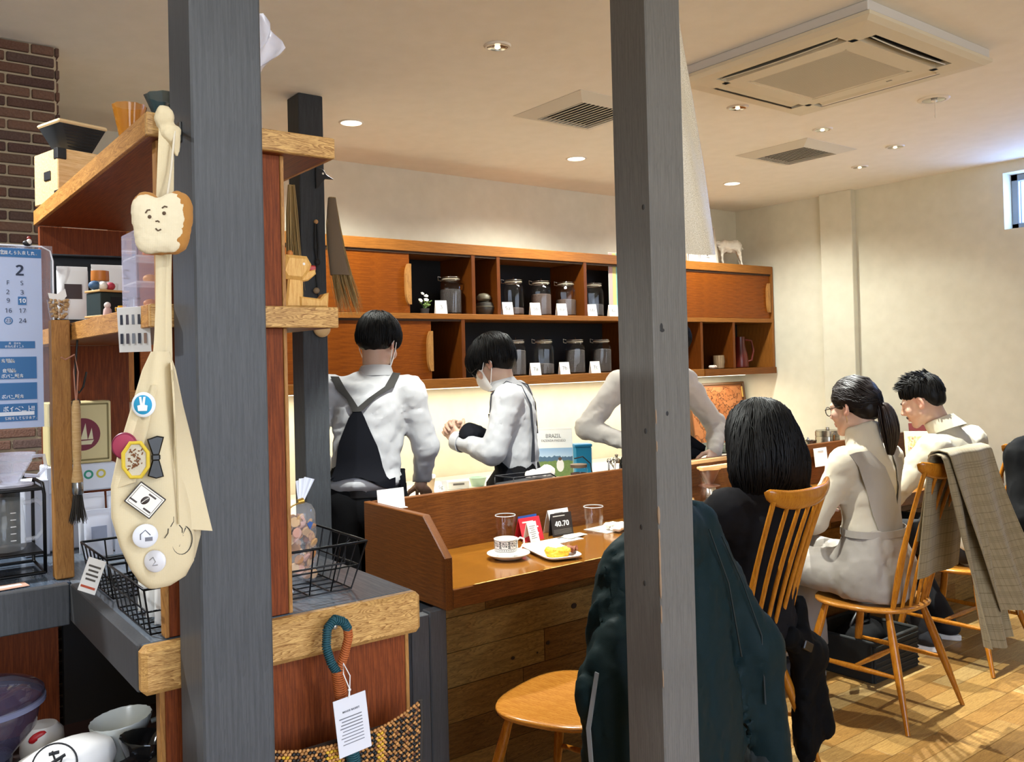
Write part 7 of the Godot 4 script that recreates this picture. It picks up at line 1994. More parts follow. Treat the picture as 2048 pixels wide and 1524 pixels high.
func make_calendar() -> void:
	var z := -2.0
	var t := thing("wall_calendar", "blue and white Japanese shop calendar for month 2 on a clear rounded board", "calendar", v3(0, 0, z))
	var xr := 0.321
	var X := func(cx: float) -> float: return xr - (325.0 - cx) * 0.000229
	var Yf := func(cy: float) -> float: return 1.702 - (cy - 60.0) * 0.00026
	part("clear_board", Shape.new().box(v3(0.167, 1.525, -0.006), v3(0.35, 0.37, 0.003), 0.0008), glass("f4f6ff", 0.10), t)
	part("board_rim", Shape.new().tube([v3(0.0, 1.708, -0.006), v3(0.322, 1.708, -0.006), v3(0.338, 1.700, -0.006), v3(0.343, 1.680, -0.006), v3(0.343, 1.50, -0.006)], 0.0016, 6), mat("eef0f4", 0.2), t)
	part("sheet", Shape.new().box(v3(xr - 0.17, 1.5215, -0.002), v3(0.34, 0.361, 0.002)), mat("b9c8e8", 0.5), t)
	var blue := mat("2a6ba6", 0.5)
	var ink := mat("23304a", 0.6)
	var wh := mat("eaf0fa", 0.6)
	var band := func(c0: float, c1: float, right: float) -> void:
		var a: float = Yf.call(c0)
		var b: float = Yf.call(c1)
		var r: float = X.call(right)
		part("blue_band", Shape.new().box(v3((r - 0.02) * 0.5, (a + b) * 0.5, -0.0004), v3(r + 0.02, a - b, 0.0012)), blue, t)
	band.call(62.0, 130.0, 322.0)
	band.call(900.0, 1070.0, 272.0)
	band.call(1100.0, 1230.0, 272.0)
	band.call(1260.0, 1395.0, 272.0)
	band.call(780.0, 835.0, 262.0)
	var line := func(txt: String, cx: float, cy: float, h: float, m: Material) -> void:
		var s := Shape.new()
		strokes(txt, h, s, v3(X.call(cx), (Yf.call(cy) as float) + h * 0.5, 0.0005), Basis.IDENTITY, 0.15)
		part("lettering", s, m, t)
	line.call("を", 2.0, 95.0, 0.0085, wh)
	line.call("迎えられました。", 34.0, 95.0, 0.0072, wh)
	line.call("2月1日デカ", 40.0, 796.0, 0.004, wh)
	line.call("デカルボイント", 30.0, 820.0, 0.0045, wh)
	line.call("売開始", 0.0, 930.0, 0.0075, wh)
	line.call("会開始", 8.0, 1005.0, 0.0075, wh)
	line.call("ボパン販売", 0.0, 1047.0, 0.0072, wh)
	line.call("ボパン販売", 0.0, 1205.0, 0.0072, wh)
	line.call("ボイベント", 10.0, 1300.0, 0.0095, wh)
	words("!!", 0.0085, wh, t, v3(X.call(238.0), Yf.call(1300.0), 0.0005), Basis.IDENTITY, true)
	part("white_strip", Shape.new().box(v3((X.call(248.0) as float) * 0.5, Yf.call(1337.0), 0.0004), v3((X.call(248.0) as float), 0.0075, 0.0008)), wh, t)
	line.call("お待ちしております。", 20.0, 1372.0, 0.0055, wh)
	words("2", 0.0215, ink, t, v3(X.call(155.0), Yf.call(232.0), 0.0), Basis.IDENTITY, true)
	var days := ["S", "M", "T", "W", "T", "F", "S"]
	for c in 7:
		var x: float = (X.call(168.0) as float) - 0.0247 * (6 - c)
		if x < 0.0: continue
		words(days[c], 0.0080, ink, t, v3(x, Yf.call(330.0), 0.0))
		for r in 4:
			var d := r * 7 + c - 3
			if d < 1 or d > 29: continue
			var cy: float = [402.0, 467.0, 545.0, 622.0][r]
			var y: float = Yf.call(cy)
			if d == 10: part("marked_day", Shape.new().box(v3(x, y, -0.0002), v3(0.0145, 0.0165, 0.0016)), blue, t)
			if d == 23: part("marked_day", Shape.new().lathe([Vector2(0.0060, 0), Vector2(0.0060, 0.0006), Vector2(0.0078, 0.0006), Vector2(0.0078, 0)], 24, Transform3D(Basis(Vector3.RIGHT, PI * 0.5), v3(x, y, -0.0008))), blue, t)
			words(str(d), 0.0085 if d != 23 else 0.006, wh if d == 10 else ink, t, v3(x, y, 0.0006), Basis.IDENTITY, d == 10)
	var bird := thing("bird_clip", "tiny black and white bird clip with red head on the calendar top", "clip", v3(0.296, 1.706, z), 0.0)
	part("body", Shape.new().ball(v3(0, 0.007, 0), v3(0.009, 0.006, 0.006), 12), mat("17171a", 0.5), bird)
	part("breast", Shape.new().ball(v3(0.003, 0.010, 0.003), v3(0.005, 0.006, 0.004), 10), mat("e8e4de", 0.5), bird)
	part("head", Shape.new().ball(v3(0.003, 0.017, 0.001), v3(0.0042, 0.004, 0.004), 10), mat("8c2a22", 0.5), bird)

func make_low_shelf(rng: RandomNumberGenerator) -> void:
	var Y := 0.771
	var gr := thing("bean_grinder", "electric coffee grinder with a smoky clear domed hopper on the low shelf", "coffee grinder", v3(0.165, Y, -1.70))
	var sm := StandardMaterial3D.new()
	sm.albedo_color = Color(0.25, 0.24, 0.33, 0.40); sm.transparency = BaseMaterial3D.TRANSPARENCY_ALPHA; sm.roughness = 0.06
	part("hopper", Shape.new().lathe([Vector2(0.045, 0.030), Vector2(0.055, 0.05), Vector2(0.088, 0.09), Vector2(0.094, 0.125), Vector2(0.096, 0.140)], 40), sm, gr)
	part("lid", Shape.new().lathe([Vector2(0.098, 0.130), Vector2(0.101, 0.136), Vector2(0.100, 0.148), Vector2(0.090, 0.156), Vector2(0.06, 0.165), Vector2(0.0, 0.168)], 40), sm, gr)
	part("lid_band", Shape.new().lathe([Vector2(0.0985, 0.128), Vector2(0.1025, 0.130), Vector2(0.1025, 0.137), Vector2(0.0985, 0.139)], 40), mat("6d6f86", 0.15), gr)
	part("throat", Shape.new().lathe([Vector2(0.0, 0.02), Vector2(0.05, 0.02), Vector2(0.052, 0.045), Vector2(0.03, 0.05), Vector2(0.0, 0.075)], 32), mat("55566a", 0.15, 0.3), gr)
	part("body", Shape.new().lathe([Vector2(0, 0), Vector2(0.075, 0), Vector2(0.078, 0.006), Vector2(0.07, 0.018), Vector2(0.05, 0.024), Vector2(0, 0.024)], 32), mat("26262c", 0.35), gr)
	var rs := thing("round_switch_pot", "rounded white pot with a red mark right of the grinder", "pot", v3(0.268, Y, -1.745))
	part("body", Shape.new().lathe([Vector2(0, 0), Vector2(0.032, 0), Vector2(0.036, 0.02), Vector2(0.034, 0.05), Vector2(0.024, 0.062), Vector2(0, 0.064)], 28), mat("e6e0d6", 0.4), rs)
	part("red_mark", Shape.new().ball(v3(-0.010, 0.050, 0.026), v3(0.016, 0.009, 0.006), 14, Basis(Vector3.BACK, 0.3)), mat("c41f24", 0.4), rs)
	var wb := thing("flour_bag", "white bag with a black circled character lying on the low shelf", "bag", v3(0.255, Y + 0.045, -1.555), 0.15)
	var rows := []
	for j in 13:
		var u := j / 12.0
		var row := []
		var pf := pow(sin(PI * clampf(u * 0.96 + 0.02, 0.0, 1.0)), 0.35)
		for k in 21:
			var a := TAU * k / 20.0
			row.append(v3(-0.09 + 0.18 * u, signf(sin(a)) * pow(absf(sin(a)), 0.7) * 0.042 * pf, signf(cos(a)) * pow(absf(cos(a)), 0.7) * 0.05 * pf))
		rows.append(row)
	var tilt := Basis(Vector3.BACK, 0.22)
	part("sack", Shape.new().sheet(rows).smooth(), mat("ece9e2", 0.6), wb, Vector3.ZERO, tilt)
	var face_ := Transform3D(tilt * Basis(Vector3.RIGHT, -0.62), tilt * v3(-0.005, 0.034, 0.040))
	part("circle_print", Shape.new().lathe([Vector2(0.030, 0), Vector2(0.030, 0.0012), Vector2(0.0325, 0.0012), Vector2(0.0325, 0)], 36, face_ * Transform3D(Basis(Vector3.RIGHT, PI * 0.5), Vector3.ZERO)), mat("17171a", 0.6), wb)
	var st := Shape.new()
	for q in [[-0.018, 0.010, -0.010, 0.004, 0.003], [-0.020, -0.002, -0.012, -0.008, 0.003], [-0.016, -0.018, -0.006, -0.002, 0.003], [-0.002, 0.018, 0.012, 0.014, 0.0035], [0.004, 0.020, 0.002, 0.0, 0.0035], [-0.004, 0.004, 0.018, 0.006, 0.0035], [0.014, 0.006, -0.006, -0.018, 0.0035], [0.002, -0.004, 0.020, -0.018, 0.0035]]:
		st.tube([face_ * v3(q[0], q[1], 0.002), face_ * v3(q[2], q[3], 0.002)], q[4] * 0.8, 6, true, 0.4)
	part("character_print", st, mat("17171a", 0.6), wb)
	var tag_ := thing("diamond_tag", "small white diamond tag with dark border leaning on the white bag", "tag", v3(0.175, Y + 0.075, -1.50), 0.3)
	var b := Basis(Vector3.BACK, 0.75) * Basis(Vector3.RIGHT, -0.2)
	part("card", Shape.new().box(Vector3.ZERO, v3(0.030, 0.045, 0.001), 0, b), mat("2a2622", 0.6), tag_)
	part("face", Shape.new().box(b * v3(0, 0, 0.0008), v3(0.026, 0.041, 0.0006), 0, b), mat("e9e5da", 0.6), tag_)
	for k in 3: part("printed_line", Shape.new().box(b * v3(0, 0.010 - 0.010 * k, 0.0014), v3(0.018, 0.004, 0.0004), 0, b), mat("3a362f", 0.7), tag_)
	var fl := func(r0: float, r1: float, h: float, n: int) -> Shape:
		return Shape.new().lathe([Vector2(r0 * 0.6, 0.0), Vector2(r0, 0.004), Vector2(r1, h), Vector2(r1 - 0.001, h + 0.0025), Vector2(r1 - 0.004, h), Vector2(r0 - 0.003, 0.010)], 48, Transform3D.IDENTITY, 50.0, 0.02, n)
	var dw := thing("ceramic_dripper", "pale grey ceramic coffee dripper with loop handle on the low shelf", "dripper", v3(0.372, Y, -1.60), -0.15)
	var wm := mat("c9ccc4", 0.25)
	part("cone", fl.call(0.016, 0.050, 0.072, 20), wm, dw, v3(0, 0.018, 0), Basis(Vector3.BACK, 0.10))
	part("saucer", Shape.new().lathe([Vector2(0.012, 0.010), Vector2(0.042, 0.012), Vector2(0.043, 0.016), Vector2(0.016, 0.022)], 32), wm, dw)
	part("foot", Shape.new().lathe([Vector2(0.020, 0.0), Vector2(0.022, 0.0), Vector2(0.020, 0.012)], 28), wm, dw)
	part("handle", Shape.new().tube([v3(0.040, 0.076, 0), v3(0.062, 0.080, 0), v3(0.070, 0.066, 0), v3(0.066, 0.045, 0), v3(0.045, 0.040, 0)], 0.0045, 10), wm, dw)
	var gm := StandardMaterial3D.new()
	gm.albedo_color = Color(0.07, 0.07, 0.075, 0.72); gm.transparency = BaseMaterial3D.TRANSPARENCY_ALPHA; gm.roughness = 0.05
	var g1 := thing("dark_dripper", "smoky black fluted glass dripper, the farther of two by the post", "dripper", v3(0.372, Y + 0.02, -1.50))
	part("cone", fl.call(0.018, 0.042, 0.055, 16), gm, g1, v3(0, 0.012, 0), Basis(Vector3.BACK, -0.15))
	part("foot", Shape.new().lathe([Vector2(0.010, -0.020), Vector2(0.034, -0.020), Vector2(0.034, -0.016), Vector2(0.018, 0.014)], 28), mat("1a1a1c", 0.15), g1)
	var g2 := thing("dark_dripper", "smoky brown black fluted glass dripper, the nearer of two by the post", "dripper", v3(0.362, Y, -1.44))
	part("cone", fl.call(0.018, 0.043, 0.060, 16), gm, g2, v3(0, 0.010, 0), Basis(Vector3.BACK, 0.05))
	part("foot", Shape.new().lathe([Vector2(0.010, 0.0), Vector2(0.034, 0.0), Vector2(0.034, 0.004), Vector2(0.018, 0.014)], 28), mat("1a1a1c", 0.15), g2)

func broom(label: String, at: Vector3, seed_: int, w: float, l: float, lean: float, band: bool, turn := 0.0) -> void:
	var t := thing("straw_broom", label, "broom", at, turn, "straw brooms on the dark post")
	var rng := RandomNumberGenerator.new()
	rng.seed = seed_
	var cols := ["8f7446", "a78a58", "77602f", "c2a672"]
	for g in 4:
		var s := Shape.new()
		for k in 60:
			var a := rng.randf_range(-1.0, 1.0)
			var d := rng.randf_range(-1.0, 1.0)
			var long_ := l * rng.randf_range(0.82, 1.02)
			var p := []
			for j in 5:
				var u := j / 4.0
				var wd := lerpf(0.012, w, pow(u, 0.8))
				p.append(v3(a * wd + lean * u * u * 0.06 + 0.006 * sin(a * 9.0 + u * 4.0) * u, -long_ * u, d * lerpf(0.008, 0.022, u)))
			s.tube(p, [0.0011, 0.0011, 0.0010, 0.0009, 0.0004], 4, false)
		part("straw", s, mat(cols[g], 0.85), t).set_meta("kind", "stuff")
	if band:
		var rows := []
		for j in 7:
			var u := j / 6.0
			var row := []
			for k in 17:
				var a := TAU * k / 16.0
				var wd := lerpf(0.016, w * 0.95, pow(u * 0.68, 0.8))
				row.append(v3(cos(a) * wd + lean * u * u * 0.028, -l * 0.66 * u - 0.004, sin(a) * lerpf(0.012, 0.026, u)))
			rows.append(row)
		part("cloth_wrap", Shape.new().sheet(rows, 0.001), cloth("6f5f4c"), t)
	part("binding", Shape.new().tube([v3(-0.012, -0.006, 0), v3(0, -0.004, 0.008), v3(0.012, -0.006, 0), v3(0, -0.008, -0.008)], 0.002, 6, false, 1.0, true), mat("c8ac6e", 0.7), t)

func make_hangings() -> void:
	broom("straw broom with dark cloth wrap on the right side of the dark post", v3(1.572, 2.13, -3.245), 5, 0.055, 0.47, 1.1, true)
	broom("bare brown straw broom hanging on the left side of the dark post", v3(1.415, 2.17, -3.28), 9, 0.035, 0.50, 0.2, false)
	# black bird hook and the cord with wooden balls
	var bh := thing("bird_hook", "black bird shaped hook with white eye high on the dark post", "hook", v3(1.532, 2.21, -3.252))
	part("body", Shape.new().slab([Vector2(-0.026, 0.036), Vector2(0.006, 0.030), Vector2(0.020, 0.010), Vector2(0.052, -0.006), Vector2(0.014, -0.008), Vector2(-0.012, -0.042), Vector2(-0.026, -0.05)], 0.012, Transform3D.IDENTITY, 0.002), mat("17181a", 0.5), bh)
	part("eye", Shape.new().lathe([Vector2(0, 0.0012), Vector2(0.004, 0.001), Vector2(0.0045, 0)], 16, Transform3D(Basis(Vector3.RIGHT, PI * 0.5), v3(0.004, 0.012, 0.0062))), mat("efeae0", 0.4), bh)
	var cb := thing("ball_cord", "black cord loop with a small wooden ball at each end on the dark post", "cord", v3(1.502, 2.02, -3.252))
	part("cord", Shape.new().tube([v3(-0.003, 0, 0.003), v3(-0.006, -0.10, 0.003), v3(0.002, -0.155, 0.004), v3(-0.004, -0.20, 0.003), v3(0.004, -0.30, 0.003)], 0.004, 6).tube([v3(0.004, 0, 0.003), v3(0.009, -0.10, 0.003), v3(0.004, -0.155, 0.004)], 0.004, 6).ball(v3(0.003, -0.155, 0.004), v3(0.012, 0.014, 0.009), 10), mat("0f0f10", 0.7), cb)
	part("ball", Shape.new().ball(v3(0, 0.006, 0.004), v3(0.009, 0.009, 0.009), 12), mat("b78a58", 0.5), cb)
	part("ball", Shape.new().ball(v3(-0.008, -0.27, 0.012), v3(0.013, 0.013, 0.013), 12), mat("8a7458", 0.5), cb)
	var wd := thing("wooden_peg", "round pale wooden peg knob on the dark post beneath the shelf corner", "peg", v3(1.515, 1.60, -3.262))
	part("knob", Shape.new().ball(v3(0, 0, 0.02), v3(0.036, 0.036, 0.022), 20), mat("c9a877", 0.45), wd)
	part("stem", Shape.new().tube([v3(0, 0, 0.001), v3(0, 0, 0.016)], 0.012, 10), mat("b8935f", 0.5), wd)
	# clear wrapping that peeps from behind the near post
	var pw := []
	for j in 11:
		var u := j / 10.0
		var row := []
		for k in 8:
			var v := k / 7.0
			row.append(v3(0.555 + 0.052 * v * (0.65 + 0.5 * sin(u * 4.6)) + 0.006 * sin(v * 9 + u * 13), 2.06 - 0.13 * u, -1.46 + 0.012 * sin(v * 11.0 + u * 7.0)))
		pw.append(row)
	var wrapm := StandardMaterial3D.new()
	wrapm.albedo_color = Color(0.93, 0.92, 0.95, 0.45); wrapm.transparency = BaseMaterial3D.TRANSPARENCY_ALPHA; wrapm.roughness = 0.1
	var gw := thing("gift_wrap", "crinkled clear plastic gift wrap standing on the shelf tower, peeping behind the near post", "wrapping")
	part("film", Shape.new().sheet(pw, 0.0008), wrapm, gw)
	part("bottle", Shape.new().lathe([Vector2(0, 0), Vector2(0.03, 0), Vector2(0.032, 0.01), Vector2(0.03, 0.11), Vector2(0.012, 0.15), Vector2(0, 0.152)], 20, Transform3D(Basis.IDENTITY, v3(0.545, 1.8405, -1.46))), mat("cfc3b8", 0.4), gw)
	# sparkling film sheath on the middle post
	var sh := thing("film_sheath", "glittery translucent film sheath with dry reddish fringe hanging right of the middle post", "decoration", v3(0, 0, 0))
	var fm := speckle("filmsheath", "b09f83", "e6dac2", 0.09, 12.0, 0.3, 0.6)
	var rows := []
	for j in 14:
		var u := j / 13.0
		var y := 2.30 - 0.60 * u
		var wr := 0.02 + 0.108 * u
		var row := []
		for k in 25:
			var a := TAU * k / 24.0
			row.append(v3(1.440 + wr * 0.42 + cos(a) * wr * 0.62, y + 0.022 * u * cos(a + 0.6) - 0.02 * u * (cos(a) + 1.0) * 0.8, -1.31 + sin(a) * wr * 0.35 + 0.004 * sin(a * 5.0 + u * 8.0)))
		rows.append(row)
	part("film", Shape.new().sheet(rows, 0.0012), fm, sh)
	var fr := Shape.new()
	var rng := RandomNumberGenerator.new()
	rng.seed = 21
	for k in 60:
		var a := rng.randf() * TAU
		var p := v3(1.478 + cos(a) * 0.045, 1.73, -1.31 + sin(a) * 0.025)
		fr.tube([p, p + v3(rng.randf_range(-0.004, 0.004), -rng.randf_range(0.03, 0.075), 0)], [0.0008, 0.0004], 4, false)
	part("fringe", fr, mat("6d4238", 0.8), sh).set_meta("kind", "stuff")
	part("cord", Shape.new().tube([v3(1.449, 2.30, -1.31), v3(1.43, 2.42, -1.30), v3(1.414, 2.45, -1.298)], 0.0015, 5), mat("c9b99a", 0.8), sh)
	make_tote()
	make_woven_bag(rng)

func make_tote() -> void:
	var z0 := -1.235
	var t := thing("cloth_bag", "cream cotton sling bag hung on a hook by the near post, covered in badges", "bag", v3(0, 0, 0))
	var cm := cloth("d9c8a2", 0.92)
	# the pouch: rings down its height, oval and folded
	var prof := [[1.475, 0.340, 0.012, 0.010], [1.45, 0.338, 0.020, 0.014], [1.40, 0.335, 0.030, 0.018], [1.35, 0.333, 0.042, 0.022], [1.30, 0.332, 0.053, 0.025], [1.26, 0.333, 0.056, 0.027], [1.22, 0.337, 0.052, 0.027], [1.19, 0.339, 0.044, 0.025], [1.17, 0.337, 0.032, 0.02], [1.16, 0.332, 0.016, 0.012], [1.157, 0.330, 0.0005, 0.0005]]
	var rows := []
	for j in prof.size():
		var p: Array = prof[j]
		var row := []
		for k in 41:
			var a := TAU * k / 40.0
			var f := 0.0055 * sin(a * 4.0 + j * 0.55) * minf(j / 3.0, 1.0) * (1.0 if j < 8 else 0.3)
			row.append(v3(p[1] + cos(a) * (p[2] + f), p[0], z0 + sin(a) * (p[3] + f * 0.6)))
		rows.append(row)
	part("pouch", Shape.new().sheet(rows).smooth(), cm, t)
	# the corner flap folded out to the right, with its hem
	var fl := []
	for j in 10:
		var u := j / 9.0
		var row := []
		for k in 8:
			var v := k / 7.0
			row.append(v3(lerpf(0.346 + 0.004 * u, lerpf(0.352, 0.401, u), v), 1.46 - (0.222 + 0.012 * v) * u, z0 + 0.028 - 0.020 * v * (1.0 - 0.2 * u) + 0.006 * sin(u * 6.0) * (1.0 - v)))
		fl.append(row)
	part("flap", Shape.new().sheet(fl, 0.0024), cm, t)
	var lf := []
	for j in 8:
		var u := j / 7.0
		var row := []
		for k in 6:
			var v := k / 5.0
			row.append(v3(lerpf(0.328 - 0.03 * u, lerpf(0.322, 0.275, u), v), 1.43 - 0.125 * u - 0.01 * v * u, z0 + 0.022 * (1.0 - v) + 0.004))
		lf.append(row)
	part("flap", Shape.new().sheet(lf, 0.0024), cm, t)
	part("stitching", Shape.new().tube([v3(0.347, 1.45, z0 + 0.0305), v3(0.348, 1.35, z0 + 0.034), v3(0.350, 1.245, z0 + 0.033)], 0.0012, 5), cloth("c2b088"), t)
	var str_ := func(x0: float, x1: float, y0: float, y1: float, w: float, dz: float) -> Shape:
		var r := []
		for j in 9:
			var u := j / 8.0
			var x := lerpf(x0, x1, u)
			var hw: float = w * (1.0 + 0.25 * sin(u * 7.0))
			r.append([v3(x - hw, lerpf(y0, y1, u), z0 + dz + 0.003 * sin(u * 9.0)), v3(x, lerpf(y0, y1, u), z0 + dz + 0.006), v3(x + hw, lerpf(y0, y1, u), z0 + dz + 0.002 * cos(u * 8.0))])
		return Shape.new().sheet(r, 0.002)
	part("strap", str_.call(0.352, 0.337, 1.785, 1.45, 0.0075, 0.0), cm, t)
	part("strap", str_.call(0.359, 0.351, 1.785, 1.45, 0.0065, -0.012), cm, t)
	var kn := Blob.new()
	kn.ell(v3(0.352, 1.795, z0), v3(0.013, 0.016, 0.012), 0.01).ell(v3(0.357, 1.772, z0 + 0.002), v3(0.013, 0.012, 0.012), 0.008).cap(v3(0.362, 1.775, z0), v3(0.366, 1.745, z0 + 0.004), 0.010, 0.004, 0.008).folds(0.003, 3, 60.0)
	part("knot", kn.net(Shape.new(), 0.003), cm, t)
	var ln := Shape.new()
	for p in [[0.352, 1.243, 0.356, 1.232], [0.345, 1.255, 0.341, 1.242], [0.338, 1.240, 0.333, 1.228]]: ln.tube([v3(p[0], p[1], z0 + 0.029), v3((p[0] + p[2]) * 0.5 + 0.002, (p[1] + p[3]) * 0.5, z0 + 0.029), v3(p[2], p[3], z0 + 0.029)], 0.0006, 4)
	var ring := []
	for k in 24: ring.append(v3(0.356 + cos(TAU * k / 24.0) * 0.0135, 1.222 + sin(TAU * k / 24.0) * 0.019, z0 + 0.0265 - 0.0003 * k * 0))
	ln.tube(ring, 0.0007, 4, false, 1.0, true)
	for p in [[0.350, 1.225, 0.358, 1.228], [0.356, 1.228, 0.361, 1.238], [0.356, 1.226, 0.352, 1.214]]: ln.tube([v3(p[0], p[1], z0 + 0.0275), v3(p[2], p[3], z0 + 0.0275)], 0.0007, 4)
	part("ink_drawing", ln, mat("4a463e", 0.8), t)
	var hk := thing("steel_hook", "small dark hook on the near post that carries the cream sling bag", "hook", v3(0.378, 1.80, -1.29))
	part("arm", Shape.new().tube([v3(0.019, 0.0, -0.03), v3(-0.012, 0.0, 0.02), v3(-0.024, 0.004, 0.05), v3(-0.022, 0.016, 0.056)], 0.003, 8), mat("5b5b58", 0.35, 0.8), hk)
	part("plate", Shape.new().box(v3(0.0185, 0, -0.03), v3(0.003, 0.03, 0.016), 0.001), mat("5b5b58", 0.35, 0.8), hk)
	# pinned things
	var disc := func(r: float, th: float) -> Shape:
		return Shape.new().lathe([Vector2(0, th), Vector2(r * 0.85, th * 0.9), Vector2(r, th * 0.4), Vector2(r, 0), Vector2(0, 0)], 32, Transform3D(Basis(Vector3.RIGHT, PI * 0.5), Vector3.ZERO))
	var b1 := thing("round_badge", "blue and white round badge with two finger sign, highest on the cream bag", "badge", v3(0.312, 1.405, z0 + 0.022), -0.75)
	part("disc", disc.call(0.0165, 0.003), mat("eef1f2", 0.3), b1)
	part("face", disc.call(0.0145, 0.0034), mat("2f9ecb", 0.3), b1)
	part("sign_print", Shape.new().slab([Vector2(-0.006, -0.007), Vector2(0.006, -0.007), Vector2(0.007, 0.0), Vector2(0.003, 0.001), Vector2(0.0045, 0.0115), Vector2(0.0015, 0.0115), Vector2(0.0, 0.002), Vector2(-0.0015, 0.0115), Vector2(-0.0045, 0.0115), Vector2(-0.003, 0.001), Vector2(-0.007, 0.0)], 0.0006, Transform3D(Basis.IDENTITY, v3(0, -0.001, 0.0038))), mat("f4f6f6", 0.4), b1)
	var b2 := thing("embroidered_patch", "octagonal patch with yellow edge and brown embroidery on the cream bag's left", "patch", v3(0.300, 1.334, z0 + 0.026), -0.5)
	var oct := []
	for k in 8: oct.append(v3(cos(TAU * (k + 0.5) / 8.0) * 0.0165, sin(TAU * (k + 0.5) / 8.0) * 0.024, 0.002))
	part("edge", Shape.new().tube(oct, 0.0026, 8, false, 1.0, true), cloth("d6b83a"), b2)
	part("face", Shape.new().slab(oct.map(func(p): return Vector2(p.x, p.y)), 0.002, Transform3D(Basis.IDENTITY, v3(0, 0, 0.001))), cloth("c9bfa8"), b2)
	var em := Shape.new()
	var rng := RandomNumberGenerator.new()
	rng.seed = 77
	for k in 40:
		var p := v3(rng.randf_range(-0.008, 0.008), rng.randf_range(-0.012, 0.012), 0.0022)
		em.tube([p, p + v3(rng.randf_range(-0.004, 0.004), rng.randf_range(-0.004, 0.004), 0.0006)], 0.0008, 4)
	part("embroidery", em, mat("7a4a26", 0.8), b2)
	var b2b := thing("pink_badge", "dark pink round badge mostly hidden behind the yellow edged patch", "badge", v3(0.290, 1.352, z0 + 0.012), -0.7)
	part("disc", disc.call(0.017, 0.003), mat("a8405a", 0.4), b2b)
	part("rim", Shape.new().lathe([Vector2(0.0165, 0.0), Vector2(0.0178, 0.001), Vector2(0.0165, 0.003)], 28, Transform3D(Basis(Vector3.RIGHT, PI * 0.5), Vector3.ZERO)), mat("8c2f48", 0.4), b2b)
	var b3 := thing("black_bow", "glossy black ribbon bow tie pinned on the cream bag", "bow", v3(0.3225, 1.336, z0 + 0.034), -0.2)
	part("loop", Shape.new().slab([Vector2(-0.004, 0.002), Vector2(0.004, 0.002), Vector2(0.0105, 0.026), Vector2(0.002, 0.028), Vector2(-0.0105, 0.024)], 0.005, Transform3D.IDENTITY, 0.0015), mat("060606", 0.35), b3)
	part("loop", Shape.new().slab([Vector2(-0.004, -0.002), Vector2(0.004, -0.002), Vector2(0.0095, -0.026), Vector2(0.0, -0.028), Vector2(-0.0105, -0.024)], 0.005, Transform3D.IDENTITY, 0.0015), mat("060606", 0.35), b3)
	part("knot", Shape.new().box(v3(0, 0, 0.001), v3(0.011, 0.009, 0.007), 0.002), mat("171719", 0.35), b3)
	var b4 := thing("coffee_badge", "white diamond shaped pin with a black coffee bean print on the cream bag", "badge", v3(0.309, 1.281, z0 + 0.031), -0.25)
	var db := Basis(Vector3.BACK, -0.72)
	part("border", Shape.new().box(Vector3.ZERO, v3(0.040, 0.032, 0.0022), 0.0006, db), mat("2b201a", 0.4), b4)
	part("face", Shape.new().box(v3(0, 0, 0.0012), v3(0.037, 0.029, 0.0008), 0, db), mat("e6e0d2", 0.4), b4)
	part("frame_line", Shape.new().box(v3(0, 0, 0.0014), v3(0.034, 0.026, 0.0006), 0, db), mat("5a4a3c", 0.4), b4)
	part("inner_face", Shape.new().box(v3(0, 0, 0.0016), v3(0.0325, 0.0245, 0.0006), 0, db), mat("e9e4d8", 0.4), b4)
	part("bean_print", Shape.new().ball(v3(0.0, 0.0, 0.0019), v3(0.0062, 0.0045, 0.0010), 16, Basis(Vector3.BACK, 0.6)), mat("2b1b12", 0.4), b4)
	part("bean_line", Shape.new().tube([v3(-0.0045, -0.0025, 0.0030), v3(0.0, 0.0006, 0.0032), v3(0.0045, 0.003, 0.0030)], 0.0005, 4), mat("e9e4d8", 0.4), b4)
	for k in 3: part("printed_line", Shape.new().box(db * v3([-0.012, 0.004, 0.010][k], [-0.008, 0.009, -0.009][k], 0.002), v3(0.011, 0.0022, 0.0004), 0, db), mat("3a2c22", 0.5), b4)
	var b5 := thing("white_badge", "white round badge with grey house drawing, larger of two low on the bag", "badge", v3(0.308, 1.235, z0 + 0.032), -0.2)
	part("disc", disc.call(0.0155, 0.004), mat("dfe0e4", 0.25), b5)
	part("drawing", Shape.new().tube([v3(-0.006, -0.004, 0.0042), v3(-0.006, 0.003, 0.0042), v3(0.0, 0.008, 0.0042), v3(0.006, 0.001, 0.0042)], 0.0007, 4).box(v3(0.004, -0.004, 0.0040), v3(0.009, 0.005, 0.0008)), mat("6a6a72", 0.5), b5)
	var b6 := thing("white_badge", "small white oval badge with faint drawing, lowest on the cream bag", "badge", v3(0.3205, 1.200, z0 + 0.030), -0.7)
	part("disc", disc.call(0.0145, 0.004), mat("dcdadc", 0.25), b6)
	part("drawing", Shape.new().tube([v3(-0.006, 0.002, 0.0042), v3(-0.001, 0.006, 0.0042), v3(0.002, 0.0, 0.0042), v3(-0.002, -0.005, 0.0042), v3(0.005, -0.004, 0.0042)], 0.0006, 4), mat("8a8684", 0.5), b6)
	# bread slice plush
	var pb := thing("plush_toast", "plush slice of bread with a small stitched face hanging above the cream bag", "plush toy", v3(0.338, 1.645, -1.205), -0.42)
	var B := Blob.new()
	for p in [[-0.020, 0.022], [0.020, 0.024]]: B.ell(v3(p[0], p[1], 0), v3(0.017, 0.019, 0.014), 0.012)
	B.flat(v3(-0.014, -0.026, 0), v3(0.014, -0.026, 0), 0.016, 0.016, Vector3.BACK, 0.85, 0.02)
	B.flat(v3(-0.012, 0.0, 0), v3(0.014, 0.0, 0), 0.020, 0.020, Vector3.BACK, 0.7, 0.02)
	B.folds(0.0015, 4, 90.0)
